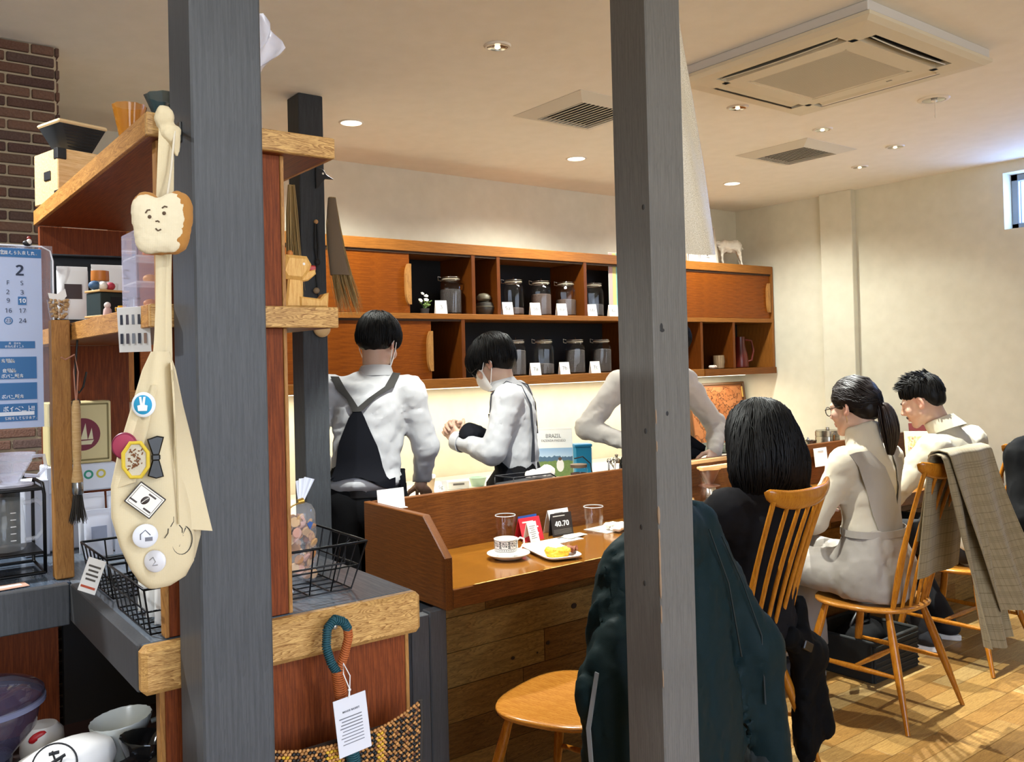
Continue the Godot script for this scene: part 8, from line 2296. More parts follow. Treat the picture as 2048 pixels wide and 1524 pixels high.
	part("crust", B.net(Shape.new(), 0.0028), cloth("b07a3a", 0.95, 0.5), pb)
	var F := Blob.new()
	for p in [[-0.020, 0.020], [0.014, 0.022]]: F.ell(v3(p[0], p[1], 0.007), v3(0.0155, 0.0165, 0.0085), 0.012)
	F.flat(v3(-0.017, -0.028, 0.007), v3(0.010, -0.026, 0.007), 0.0135, 0.0135, Vector3.BACK, 0.62, 0.02)
	F.flat(v3(-0.014, -0.002, 0.007), v3(0.009, 0.0, 0.007), 0.018, 0.018, Vector3.BACK, 0.52, 0.02)
	F.folds(0.0012, 6, 120.0)
	var cr := part("crumb", F.net(Shape.new(), 0.0026), cloth("e3d5b4", 0.95, 0.5), pb)
	var fc := Shape.new()
	var on := func(x: float, y: float) -> Vector3: return press(F, v3(x, y, 0.02), 0.0004)
	for e in [[-0.013, 0.005], [0.005, 0.010]]: fc.ball(on.call(e[0], e[1]), v3(0.0024, 0.0026, 0.0012), 10)
	for l in [[[-0.018, 0.010], [-0.0155, 0.014], [-0.012, 0.0145]], [[0.002, 0.0165], [0.005, 0.0195], [0.009, 0.0185]], [[-0.006, -0.001], [-0.003, 0.0], [-0.001, -0.002]], [[-0.006, -0.010], [-0.003, -0.013], [0.001, -0.011]]]:
		fc.tube(l.map(func(q): return on.call(q[0], q[1])), 0.0010, 6)
	part("stitched_face", fc, mat("5a4632", 0.8), cr)
	part("hanging_loop", Shape.new().tube([v3(0.006, 0.036, -0.004), v3(0.010, 0.08, -0.018), v3(0.014, 0.13, -0.026)], 0.0016, 6), mat("d8cdb6", 0.8), pb)

func make_woven_bag(rng: RandomNumberGenerator) -> void:
	var zf := -1.335
	var t := thing("woven_bag", "woven tote bag in brown, black and yellow beads with braided loop handle on the counter", "bag", v3(0, 0, 0))
	# the woven front and back: rows of knots on a lining
	var knot := Shape.new().ball(Vector3.ZERO, v3(0.0036, 0.0026, 0.0024), 7).mesh()
	part("lining", Shape.new().box(v3(0.64, 0.72, zf + 0.000), v3(0.285, 0.235, 0.020), 0.006), cloth("3a2a1e"), t)
	var cols := ["a8743c", "1d1a18", "d7a92c", "c98f4f", "6a3f22"]
	for g in 5:
		var pts := []
		for r in 52:
			for k in 44:
				var x := 0.497 + 0.0066 * k + (0.0033 if r % 2 else 0.0)
				var top := 0.838 + 0.026 * pow(absf((x - 0.64) / 0.145), 2.2)
				var y := top - 0.0047 * r
				var yellow := (k >= 17 and k <= 20) or (k >= 6 and k <= 7) or (k >= 31 and k <= 32)
				var c := 2 if yellow and r % 2 == 0 else ((r + (k / 2)) % 2 if not yellow else 3)
				if not yellow and (r * 7 + k * 3) % 11 == 0: c = 4
				if not yellow and (r * 5 + k * 7) % 9 == 0: c = 3
				if r == 0: c = 0 if k % 2 else 3
				if c == g: pts.append(v3(x, y, zf + 0.0105 + 0.008 * (1.0 - pow((x - 0.64) / 0.145, 2.0))))
		var mm := MultiMesh.new()
		mm.transform_format = MultiMesh.TRANSFORM_3D
		mm.mesh = knot
		mm.instance_count = pts.size()
		for q in pts.size(): mm.set_instance_transform(q, Transform3D(Basis(Vector3.BACK, 0.5 if q % 2 else -0.4), pts[q]))
		var o := MultiMeshInstance3D.new()
		o.name = "woven_knots"
		o.multimesh = mm
		o.material_override = mat(cols[g], 0.6)
		o.set_meta("kind", "stuff")
		t.add_child(o, true)
	var edge := []
	for k in 12: edge.append(v3(0.788 + 0.002 * sin(k), 0.866 - 0.02 * k, zf + 0.010))
	part("side_cord", Shape.new().tube(edge, 0.004, 8), mat("2a241f", 0.7), t)
	# braided loop handle
	var coil := func(path: Array, r: float, m: Material, called: String) -> void:
		var c := Curve3D.new()
		for p in path: c.add_point(p)
		var s := Shape.new().tube(path, r * 0.86, 10)
		var len_ := c.get_baked_length()
		var n := int(len_ / 0.0035)
		for k in n:
			var p := c.sample_baked(len_ * (k + 0.5) / n)
			var q := c.sample_baked(minf(len_ * (k + 0.5) / n + 0.002, len_))
			var y := (q - p).normalized()
			if y.length() < 0.5: continue
			var x := y.cross(Vector3.BACK).normalized()
			var ring := []
			for j in 10:
				var a := TAU * j / 10.0
				ring.append(p + (x * cos(a) + Vector3.BACK * sin(a)) * r + y * 0.0022 * sin(a))
			s.tube(ring, 0.0015, 5, false, 1.0, true)
		part(called, s, m, t)
	var teal := mat("1f4f58", 0.7)
	var orange := mat("b5602a", 0.7)
	var z := zf - 0.008
	coil.call([v3(0.637, 0.945, z + 0.012), v3(0.626, 0.965, z + 0.010), v3(0.620, 0.99, z + 0.006), v3(0.625, 1.018, z), v3(0.640, 1.030, z - 0.004), v3(0.655, 1.024, z), v3(0.6605, 1.012, z + 0.003)], 0.0066, teal, "handle_wrap")
	coil.call([v3(0.6605, 1.012, z + 0.003), v3(0.660, 0.998, z + 0.006), v3(0.650, 0.97, z + 0.008), v3(0.640, 0.945, z + 0.006)], 0.0066, orange, "handle_wrap")
	coil.call([v3(0.636, 0.950, z + 0.014), v3(0.638, 0.92, z + 0.016), v3(0.643, 0.88, z + 0.020), v3(0.646, 0.85, z + 0.026)], 0.0098, orange, "handle_wrap")
	coil.call([v3(0.646, 0.85, z + 0.027), v3(0.651, 0.81, z + 0.032), v3(0.655, 0.75, z + 0.032)], 0.0104, teal, "handle_wrap")
	var pg := thing("wooden_peg", "small peg on the oak counter edge that carries the woven bag's loop", "peg", v3(0.642, 1.016, -1.374))
	part("shaft", Shape.new().tube([v3(0, 0, -0.001), v3(0, 0.002, 0.022)], 0.004, 8), mat("b9b3a6", 0.3, 0.8), pg)
	part("head", Shape.new().ball(v3(0, 0.002, 0.024), v3(0.006, 0.006, 0.004), 10), mat("c9c4b8", 0.3, 0.8), pg)
	var tg := thing("swing_tag", "white printed swing tag on a white string tied to the woven bag's handle", "tag", v3(0.646, 0.87, zf + 0.034), 0.0)
	var lean := Basis(Vector3.BACK, 0.085) * Basis(Vector3.RIGHT, -0.04)
	part("card", Shape.new().box(Vector3.ZERO, v3(0.058, 0.092, 0.0012), 0.0004, lean), mat("d9d8dc", 0.6), tg)
	words("MOUSE BASKET", 0.0030, mat("4a4a4e", 0.7), tg, lean * v3(0, 0.024, 0.0008), lean, true)
	for k in 9: part("printed_line", Shape.new().box(lean * v3([-0.002, 0.0, -0.001][k % 3], 0.014 - 0.0052 * k, 0.0009), v3([0.040, 0.036, 0.038][k % 3], [0.0016, 0.0012][int(k > 3)], 0.0004), 0, lean), mat("77777c", 0.7), tg)
	part("string", Shape.new().tube([lean * v3(-0.002, 0.044, 0.001), v3(-0.006, 0.06, 0.004), v3(-0.015, 0.085, 0.002), v3(-0.012, 0.10, -0.004), v3(-0.004, 0.08, 0.003), lean * v3(0.0, 0.044, 0.001)], 0.0010, 5).ball(v3(-0.006, 0.058, 0.004), v3(0.003, 0.0026, 0.0026), 8), mat("f0eeea", 0.7), tg)

func make_cloths() -> void:
	# dark green jacket over the first chair
	var g := cloth("122325", 0.6, 0.15)
	var t := thing("jacket", "dark green jacket draped over the chair behind the middle post", "jacket", v3(1.69, 0, -1.95), 0.04)
	var b := Blob.new()
	var z := 0.40
	b.flat(v3(-0.15, 0.945, z - 0.06), v3(0.15, 0.975, z - 0.06), 0.055, 0.055, Vector3.BACK, 0.9, 0.05)
	b.flat(v3(0, 0.90, z - 0.03), v3(-0.01, 0.42, z + 0.01), 0.20, 0.27, Vector3.BACK, 0.30, 0.06)
	b.cap(v3(-0.17, 0.89, z - 0.04), v3(-0.29, 0.67, z + 0.02), 0.075, 0.080, 0.05).cap(v3(-0.29, 0.67, z + 0.02), v3(-0.285, 0.36, z + 0.03), 0.082, 0.070, 0.04)
	b.cap(v3(0.16, 0.90, z - 0.05), v3(0.31, 0.63, z - 0.01), 0.075, 0.084, 0.05).cap(v3(0.31, 0.63, z - 0.01), v3(0.355, 0.30, z + 0.0), 0.084, 0.072, 0.04)
	b.cap(v3(0.10, 1.04, z - 0.075), v3(-0.08, 1.03, z - 0.075), 0.028, 0.028, 0.04)
	b.folds(0.018, 131, 3.2, v3(1.5, 0.5, 1.5), 3)
	b.half(v3(0, 0.225, 0), v3(0.1, -1, 0), 1, 0.01)
	part("shell", b.net(Shape.new(), 0.0115), g, t)
	b.amp = 0.0
	for s in [[v3(0.14, 1.0, 0.5), v3(0.20, 0.85, 0.5), v3(0.235, 0.70, 0.5), v3(0.25, 0.5, 0.5)], [v3(0.08, 1.02, 0.5), v3(0.13, 0.85, 0.5), v3(0.17, 0.65, 0.5)]]:
		part("seam", laid(b, s, [0.004, 0.004, 0.004, 0.004].slice(0, s.size()), 0.006, 0.003, Vector3.RIGHT, 3), cloth("142021", 0.6), t)
	part("collar", Shape.new().tube([v3(-0.12, 1.03, z - 0.04), v3(-0.06, 1.055, z - 0.035), v3(0.04, 1.062, z - 0.035), v3(0.14, 1.045, z - 0.04)], [0.012, 0.020, 0.020, 0.012], 10), g, t)
	part("zip_edge", laid(b, [v3(-0.36, 0.74, 0.45), v3(-0.375, 0.62, 0.44), v3(-0.37, 0.5, 0.44), v3(-0.36, 0.40, 0.44)], [0.010, 0.010, 0.010, 0.010], 0.012, 0.004, Vector3.BACK, 3), mat("8a8d8c", 0.4), t)
	var cf := Blob.new()
	cf.flat(v3(0.345, 0.33, z), v3(0.347, 0.265, z), 0.074, 0.066, Vector3.BACK, 0.8, 0.02).folds(0.006, 7, 40.0, v3(1, 0.05, 1))
	part("cuff", cf.net(Shape.new(), 0.008), cloth("121c1d", 0.8), t)
	# checked shawl
	var im := Image.create(256, 256, false, Image.FORMAT_RGB8)
	for y in 256:
		for x in 256:
			var c := Color("857658")
			var wv := 0.06 if (x / 2 + y / 2) % 2 == 0 else -0.03
			var bx := x % 64
			var by := y % 64
			if (bx < 20 and (x / 3) % 2 == 0) or (by < 20 and (y / 3) % 2 == 0): wv -= 0.07
			if bx == 42 or bx == 43 or by == 42 or by == 43: wv -= 0.12
			im.set_pixel(x, y, Color(c.r + wv, c.g + wv, c.b + wv))
	var pm := picture(im, 0.9)
	pm.rim_enabled = true; pm.rim = 0.3; pm.rim_tint = 0.6
	pm.uv1_scale = Vector3(2.2, 4.0, 1)
	var s := thing("shawl", "grey brown checked wool shawl with frayed ends draped over the second visible chair back", "shawl", v3(3.39, 0, -2.02), 0.03)
	var panel := func(x0: float, x1: float, b0: float, b1: float, out_y: float, in_y: float, off: float, ph: float) -> Shape:
		var rows := []
		var prof := []
		for k in 10: prof.append([in_y + (1.03 - in_y) * k / 9.0, 0.262 + 0.055 * k / 9.0 - off, 0])
		for k in 5:
			var a := PI * k / 4.0
			prof.append([1.04 + 0.022 * sin(a) + off, 0.345 - cos(a) * (0.030 + off), 0])
		for k in 15: prof.append([1.03 - (1.03 - out_y) * (k + 1) / 15.0, 0.382 + off + 0.10 * pow((k + 1) / 15.0, 1.3), (k + 1) / 15.0])
		for p in prof:
			var row := []
			for k in 15:
				var u := k / 14.0
				var f: float = p[2]
				var x := lerpf(lerpf(x0, b0, f), lerpf(x1, b1, f), u)
				row.append(v3(x, p[0] - 0.02 * f * sin(u * 3.0), p[1] + (0.006 + 0.020 * f) * sin(u * 11.0 + ph + f * 2.0)))
			rows.append(row)
		return Shape.new().sheet(rows, 0.004)
	part("cloth", panel.call(-0.15, 0.20, -0.10, 0.12, 0.36, 0.58, 0.0, 0.0), pm, s)
	part("fold", panel.call(-0.13, 0.24, 0.02, 0.42, 0.47, 0.72, 0.012, 1.2), pm, s)
	var fr := Shape.new()
	var rng := RandomNumberGenerator.new()
	rng.seed = 19
	for k in 70:
		var u := rng.randf()
		var p := v3(lerpf(0.02, 0.42, u), 0.47 - 0.02 * sin(u * 3.0), 0.494 + 0.026 * sin(u * 11.0 + 3.2))
		fr.tube([p, p + v3(rng.randf_range(-0.003, 0.003), -rng.randf_range(0.012, 0.022), 0.002)], [0.0009, 0.0004], 4, false)
	part("fringe", fr, mat("8f805f", 0.9), s).set_meta("kind", "stuff")
	# black coat on the last chair, black coat on the second, things on the floor
	var bm := cloth("070708", 0.85, 0.08)
	var c := thing("coat", "black coat hung over the man's chair at the right edge of the picture", "coat", v3(4.24, 0, -2.08))
	var cb := Blob.new()
	cb.flat(v3(-0.17, 0.99, 0.345), v3(0.2, 1.0, 0.345), 0.06, 0.06, Vector3.BACK, 0.9, 0.05)
	cb.flat(v3(-0.02, 0.86, 0.36), v3(0.03, 0.52, 0.40), 0.20, 0.22, Vector3.BACK, 0.40, 0.06)
	cb.cap(v3(-0.15, 0.92, 0.38), v3(-0.22, 0.72, 0.41), 0.075, 0.075, 0.05).cap(v3(-0.22, 0.72, 0.41), v3(-0.12, 0.48, 0.45), 0.075, 0.06, 0.04)
	cb.cap(v3(0.2, 0.92, 0.38), v3(0.25, 0.60, 0.41), 0.07, 0.06, 0.05)
	cb.folds(0.010, 141, 5.0, v3(1.4, 0.6, 1.4), 3)
	part("shell", cb.net(Shape.new(), 0.0125), bm, c)
	part("strap", Shape.new().tube([v3(-0.12, 0.46, 0.45), v3(-0.10, 0.36, 0.455), v3(-0.05, 0.30, 0.46), v3(0.02, 0.30, 0.46), v3(0.04, 0.42, 0.455)], 0.006, 6), mat("161618", 0.6), c)
	var k := thing("black_coat", "long black coat hanging from the dark haired woman's chair down to the floor", "coat", v3(2.66, 0, -1.86))
	var kb := Blob.new()
	kb.flat(v3(-0.02, 0.56, 0.0), v3(0.0, 0.10, 0.0), 0.055, 0.085, v3(0.6, 0, 0.8), 0.55, 0.04)
	kb.cap(v3(-0.14, 0.50, 0.05), v3(0.02, 0.40, 0.02), 0.04, 0.06, 0.05).cap(v3(0.03, 0.42, 0.0), v3(0.06, 0.14, 0.02), 0.05, 0.05, 0.04)
	kb.folds(0.010, 151, 7.0, v3(1.3, 0.6, 1.3), 3)
	kb.half(v3(0, 0.012, 0), Vector3.DOWN, 1, 0.01)
	part("shell", kb.net(Shape.new(), 0.010), bm, k)
	part("belt_end", Shape.new().box(v3(-0.10, 0.47, 0.09), v3(0.05, 0.03, 0.012), 0.003, Basis(Vector3.BACK, -0.5)), mat("111113", 0.4), k)
	var fb := thing("luggage_basket", "dark grey woven luggage basket on the floor under the woman in grey's chair", "basket", v3(3.74, 0.002, -2.30))
	var bk := mat("141512", 0.85)
	for q in [[v3(0, 0.085, 0.17), v3(0.36, 0.17, 0.012)], [v3(0, 0.085, -0.17), v3(0.36, 0.17, 0.012)], [v3(-0.18, 0.085, 0), v3(0.012, 0.17, 0.33)], [v3(0.18, 0.085, 0), v3(0.012, 0.17, 0.33)]]:
		part("side", Shape.new().box(q[0], q[1], 0.004), bk, fb)
	part("base", Shape.new().box(v3(0, 0.006, 0), v3(0.36, 0.012, 0.34), 0.003), bk, fb)
	part("rim", Shape.new().tube([v3(-0.18, 0.172, 0.17), v3(0.18, 0.172, 0.17), v3(0.18, 0.172, -0.17), v3(-0.18, 0.172, -0.17)], 0.010, 8, false, 1.0, true), bk, fb)
	var wv := Shape.new()
	for j in 7: wv.tube([v3(-0.18, 0.02 + 0.023 * j, 0.178), v3(0.18, 0.02 + 0.023 * j, 0.178)], 0.0035, 5).tube([v3(0.188, 0.02 + 0.023 * j, 0.17), v3(0.188, 0.02 + 0.023 * j, -0.17)], 0.0035, 5)
	part("weave", wv, mat("1c1d19", 0.85), fb).set_meta("kind", "stuff")
	var hb := thing("handbag", "soft black bag lying in the luggage basket on the floor", "bag", v3(3.73, 0.016, -2.30))
	var hbb := Blob.new()
	hbb.flat(v3(-0.06, 0.11, 0), v3(0.06, 0.11, 0), 0.09, 0.09, Vector3.UP, 0.9, 0.05).folds(0.012, 161, 9.0)
	part("body", hbb.net(Shape.new(), 0.012), bm, hb)
	part("handle", Shape.new().tube([v3(-0.08, 0.18, 0), v3(-0.05, 0.24, 0.02), v3(0.05, 0.24, 0.02), v3(0.08, 0.18, 0)], 0.007, 8), mat("141416", 0.5), hb)
# ---------------------------------------------------------------- shape helpers
class Shape:
	# collects triangles with normals; every triangle is turned to face along its normal
	var v := PackedVector3Array()
	var n := PackedVector3Array()
	var u := PackedVector2Array()
	var c := PackedColorArray()
	var i := PackedInt32Array()
	var col := Color.WHITE

	func vert(p: Vector3, nn: Vector3, uv := Vector2.ZERO) -> int:
		v.push_back(p); n.push_back(nn); u.push_back(uv); c.push_back(col)
		return v.size() - 1

	func face(a: int, b: int, d: int) -> void:
		var cr := (v[b] - v[a]).cross(v[d] - v[a])
		if cr.dot(n[a] + n[b] + n[d]) > 0.0:
			i.push_back(a); i.push_back(d); i.push_back(b)
		else:
			i.push_back(a); i.push_back(b); i.push_back(d)

	func tri(a: Vector3, b: Vector3, d: Vector3, out: Vector3) -> Shape:
		var nn := (b - a).cross(d - a).normalized()
		if nn.dot(out) < 0.0: nn = -nn
		face(vert(a, nn, Vector2(0, 0)), vert(b, nn, Vector2(1, 0)), vert(d, nn, Vector2(1, 1)))
		return self

	func quad(a: Vector3, b: Vector3, d: Vector3, e: Vector3, out: Vector3) -> Shape:
		var nn := (b - a).cross(e - a)
		if nn.length() < 1e-12: nn = (d - a).cross(e - a)
		nn = nn.normalized()
		if nn.dot(out) < 0.0: nn = -nn
		var k := vert(a, nn, Vector2(0, 1)); vert(b, nn, Vector2(1, 1)); vert(d, nn, Vector2(1, 0)); vert(e, nn, Vector2(0, 0))
		face(k, k + 1, k + 2); face(k, k + 2, k + 3)
		return self

	# a box with chamfered edges, centre and full size, turned by b
	func box(at: Vector3, size: Vector3, ch := 0.0, b := Basis.IDENTITY) -> Shape:
		var h := size * 0.5
		ch = minf(ch, minf(h.x, minf(h.y, h.z)) * 0.9)
		var ax := [Vector3.RIGHT, Vector3.UP, Vector3.BACK]
		for k in 3:
			var k1 := (k + 1) % 3
			var k2 := (k + 2) % 3
			for s in [-1.0, 1.0]:
				var o: Vector3 = ax[k] * h[k] * s
				var p: Vector3 = ax[k1] * (h[k1] - ch)
				var q: Vector3 = ax[k2] * (h[k2] - ch)
				quad(at + b * (o - p - q), at + b * (o + p - q), at + b * (o + p + q), at + b * (o - p + q), b * o)
		if ch > 0.0:
			for k in 3:
				var k1 := (k + 1) % 3
				var k2 := (k + 2) % 3
				for s in [-1.0, 1.0]:
					for t in [-1.0, 1.0]:
						var l: Vector3 = ax[k] * (h[k] - ch)
						var p: Vector3 = ax[k1] * h[k1] * s + ax[k2] * (h[k2] - ch) * t
						var q: Vector3 = ax[k1] * (h[k1] - ch) * s + ax[k2] * h[k2] * t
						quad(at + b * (p - l), at + b * (p + l), at + b * (q + l), at + b * (q - l), b * (p + q))
			for s in [-1.0, 1.0]:
				for t in [-1.0, 1.0]:
					for r in [-1.0, 1.0]:
						tri(at + b * Vector3(s * h.x, t * (h.y - ch), r * (h.z - ch)), at + b * Vector3(s * (h.x - ch), t * h.y, r * (h.z - ch)), at + b * Vector3(s * (h.x - ch), t * (h.y - ch), r * h.z), b * Vector3(s, t, r))
		return self

	# from corner to corner
	func span(a: Vector3, b: Vector3, ch := 0.0) -> Shape:
		return box((a + b) * 0.5, (b - a).abs(), ch)

	# a profile of (radius, height) turned round the y axis of t
	func lathe(pr: Array, seg := 20, t := Transform3D.IDENTITY, sharp := 45.0, wave := 0.0, waves := 0) -> Shape:
		var m := pr.size()
		for k in m - 1:
			var a: Vector2 = pr[k]
			var b: Vector2 = pr[k + 1]
			var dd := (b - a)
			if dd.length() < 1e-7: continue
			var nn := Vector2(dd.y, -dd.x).normalized()
			var na := nn
			var nb := nn
			if k > 0:
				var o: Vector2 = (pr[k] - pr[k - 1])
				var on := Vector2(o.y, -o.x).normalized()
				if o.length() > 1e-7 and rad_to_deg(on.angle_to(nn)) < sharp and rad_to_deg(on.angle_to(nn)) > -sharp: na = (on + nn).normalized()
			if k < m - 2:
				var o: Vector2 = (pr[k + 2] - pr[k + 1])
				var on := Vector2(o.y, -o.x).normalized()
				if o.length() > 1e-7 and absf(rad_to_deg(on.angle_to(nn))) < sharp: nb = (on + nn).normalized()
			var base := v.size()
			for s in seg + 1:
				var an := TAU * s / seg
				var e := Vector3(cos(an), 0, sin(an))
				var w := 1.0 + wave * sin(an * waves)
				vert(t * (e * a.x * w + Vector3.UP * a.y), (t.basis * (e * na.x + Vector3.UP * na.y)).normalized(), Vector2(float(s) / seg, float(k) / (m - 1)))
				vert(t * (e * b.x * w + Vector3.UP * b.y), (t.basis * (e * nb.x + Vector3.UP * nb.y)).normalized(), Vector2(float(s) / seg, float(k + 1) / (m - 1)))
			for s in seg:
				var q := base + s * 2
				if a.x > 1e-7: face2(q, q + 2, q + 1)
				if b.x > 1e-7: face2(q + 1, q + 2, q + 3)
		return self

	func face2(a: int, b: int, d: int) -> void:
		var cr := (v[b] - v[a]).cross(v[d] - v[a])
		if cr.dot(n[a] + n[b] + n[d]) > 0.0:
			i.push_back(a); i.push_back(d); i.push_back(b)
		else:
			i.push_back(a); i.push_back(b); i.push_back(d)

	# a round bar through points, with a radius at each (or one for all)
	func tube(pts: Array, rad, sides := 8, caps := true, flat := 1.0, closed := false) -> Shape:
		var m := pts.size()
		var ref := Vector3.UP
		var base := v.size()
		var t0 := Vector3.ZERO
		for k in m:
			var a: Vector3 = pts[(k - 1 + m) % m] if closed else pts[maxi(k - 1, 0)]
			var b: Vector3 = pts[(k + 1) % m] if closed else pts[mini(k + 1, m - 1)]
			var t := (b - a).normalized()
			if k == 0:
				ref = Vector3.UP if absf(t.y) < 0.9 else Vector3.RIGHT
				ref = (ref - t * ref.dot(t)).normalized()
				t0 = t
			else:
				ref = (ref - t * ref.dot(t))
				ref = ref.normalized() if ref.length() > 1e-5 else t.cross(Vector3.RIGHT).normalized()
			var bi := t.cross(ref)
			var r: float = rad[k] if rad is Array else rad
			for s in sides + 1:
				var an := TAU * s / sides
				var e := ref * cos(an) + bi * sin(an) * flat
				vert(pts[k] + e * r, (ref * cos(an) * flat + bi * sin(an)).normalized(), Vector2(float(s) / sides, float(k) / (m - 1)))
		var rows := m if closed else m - 1
		for k in rows:
			for s in sides:
				var q := base + k * (sides + 1) + s
				var q2 := base + ((k + 1) % m) * (sides + 1) + s
				face2(q, q + 1, q2); face2(q + 1, q2 + 1, q2)
		if caps and not closed:
			for e in [0, m - 1]:
				var r: float = rad[e] if rad is Array else rad
				if r < 1e-5: continue
				var t: Vector3 = (pts[1] - pts[0]).normalized() * -1.0 if e == 0 else (pts[m - 1] - pts[m - 2]).normalized()
				var mid := vert(pts[e], t)
				var ring := []
				for s in sides: ring.append(vert(v[base + e * (sides + 1) + s], t))
				for s in sides: face2(mid, ring[s], ring[(s + 1) % sides])
		return self

	# a ball, squashed to radii, turned by b
	func ball(at: Vector3, r: Vector3, seg := 14, b := Basis.IDENTITY) -> Shape:
		var pr := []
		var k := maxi(seg / 2, 4)
		for j in k + 1:
			var an := -PI / 2 + PI * j / k
			pr.append(Vector2(cos(an) if j > 0 and j < k else 0.0, sin(an)))
		var base := v.size()
		lathe(pr, seg, Transform3D.IDENTITY, 180.0)
		for q in range(base, v.size()):
			var p := v[q]
			v[q] = at + b * (p * r)
			n[q] = (b * (n[q] / r)).normalized()
		return self

	# rows of points as a skin; thick > 0 gives it a second side and rims
	func sheet(rows: Array, thick := 0.0, side := Vector3.ZERO) -> Shape:
		var h := rows.size()
		var w: int = rows[0].size()
		var nn := []
		for y in h:
			var l := []
			for x in w:
				var dx: Vector3 = rows[y][mini(x + 1, w - 1)] - rows[y][maxi(x - 1, 0)]
				var dy: Vector3 = rows[mini(y + 1, h - 1)][x] - rows[maxi(y - 1, 0)][x]
				var q: Vector3 = dx.cross(dy)
				q = q.normalized() if q.length() > 1e-12 else Vector3.UP
				if side != Vector3.ZERO and q.dot(side) < 0.0: q = -q
				l.append(q)
			nn.append(l)
		for f in ([1.0, -1.0] if thick > 0.0 else [1.0]):
			var base := v.size()
			for y in h:
				for x in w:
					vert(rows[y][x] + nn[y][x] * f * thick * 0.5, nn[y][x] * f, Vector2(float(x) / (w - 1), float(y) / (h - 1)))
			for y in h - 1:
				for x in w - 1:
					var q := base + y * w + x
					face2(q, q + 1, q + w); face2(q + 1, q + w + 1, q + w)
		if thick > 0.0:
			for e in 4:
				var m := (w if e < 2 else h) - 1
				for k in m:
					var ya := 0 if e == 0 else h - 1 if e == 1 else k
					var xa := k if e < 2 else 0 if e == 2 else w - 1
					var yb := ya if e < 2 else k + 1
					var xb := k + 1 if e < 2 else xa
					var ym := clampi(1 if ya == 0 else h - 2, 0, h - 1) if e < 2 else ya
					var xm := xa if e < 2 else clampi(1 if xa == 0 else w - 2, 0, w - 1)
					var pa: Vector3 = rows[ya][xa]
					var pb: Vector3 = rows[yb][xb]
					var oa: Vector3 = nn[ya][xa] * thick * 0.5
					var ob: Vector3 = nn[yb][xb] * thick * 0.5
					quad(pa + oa, pb + ob, pb - ob, pa - oa, pa - rows[ym][xm])
		return self

	# a flat outline (in the xy plane of t) given depth along t's z, both ways from the plane
	func slab(outline: Array, depth: float, t := Transform3D.IDENTITY, ch := 0.0) -> Shape:
		var poly := PackedVector2Array(outline)
		var ids := Geometry2D.triangulate_polygon(poly)
		var inner := poly
		if ch > 0.0:
			var off := Geometry2D.offset_polygon(poly, -ch, Geometry2D.JOIN_MITER)
			if off.size() == 1 and off[0].size() == poly.size():
				# put the inset ring in step with the outline
				var best := 0
				for k in off[0].size():
					if off[0][k].distance_to(poly[0]) < off[0][best].distance_to(poly[0]): best = k
				var turned := PackedVector2Array()
				for k in poly.size(): turned.push_back(off[0][(best + k) % poly.size()])
				if turned[1].distance_to(poly[1]) < 4.0 * ch + 0.02:
					inner = turned
					ids = Geometry2D.triangulate_polygon(inner)
				else: ch = 0.0
			else: ch = 0.0
		for f in [1.0, -1.0]:
			var nn = t.basis.z.normalized() * f
			var base := v.size()
			for p in inner: vert(t * Vector3(p.x, p.y, depth * 0.5 * f), nn, p)
			for k in ids.size() / 3: face(base + ids[k * 3], base + ids[k * 3 + 1], base + ids[k * 3 + 2])
		var cw := Geometry2D.is_polygon_clockwise(poly)
		for k in poly.size():
			var a := poly[k]
			var b := poly[(k + 1) % poly.size()]
			var e := (b - a).normalized()
			var o2 := Vector2(-e.y, e.x) if cw else Vector2(e.y, -e.x)
			var o := t.basis * Vector3(o2.x, o2.y, 0)
			var hz := depth * 0.5 - ch
			quad(t * Vector3(a.x, a.y, hz), t * Vector3(b.x, b.y, hz), t * Vector3(b.x, b.y, -hz), t * Vector3(a.x, a.y, -hz), o)
			if ch > 0.0:
				var ia := inner[k]
				var ib := inner[(k + 1) % poly.size()]
				for f in [1.0, -1.0]:
					quad(t * Vector3(a.x, a.y, hz * f), t * Vector3(b.x, b.y, hz * f), t * Vector3(ib.x, ib.y, depth * 0.5 * f), t * Vector3(ia.x, ia.y, depth * 0.5 * f), o + t.basis.z * f)
		return self

	func add(o: Shape, t := Transform3D.IDENTITY) -> Shape:
		var base := v.size()
		for k in o.v.size():
			v.push_back(t * o.v[k]); n.push_back((t.basis * o.n[k]).normalized()); u.push_back(o.u[k]); c.push_back(o.c[k])
		for k in o.i: i.push_back(base + k)
		return self

	func smooth() -> Shape:
		# normals averaged over shared places
		var acc := {}
		for k in i.size() / 3:
			var a := v[i[k * 3]]
			var q := (v[i[k * 3 + 2]] - a).cross(v[i[k * 3 + 1]] - a)
			for j in 3:
				var key := (v[i[k * 3 + j]] * 20000.0).round()
				acc[key] = acc.get(key, Vector3.ZERO) + q
		for k in v.size():
			var s: Vector3 = acc.get((v[k] * 20000.0).round(), n[k])
			if s.length() > 1e-14: n[k] = s.normalized()
		return self

	func mesh() -> ArrayMesh:
		var a := []
		a.resize(Mesh.ARRAY_MAX)
		a[Mesh.ARRAY_VERTEX] = v; a[Mesh.ARRAY_NORMAL] = n; a[Mesh.ARRAY_TEX_UV] = u; a[Mesh.ARRAY_COLOR] = c; a[Mesh.ARRAY_INDEX] = i
		var m := ArrayMesh.new()
		m.add_surface_from_arrays(Mesh.PRIMITIVE_TRIANGLES, a)
		return m


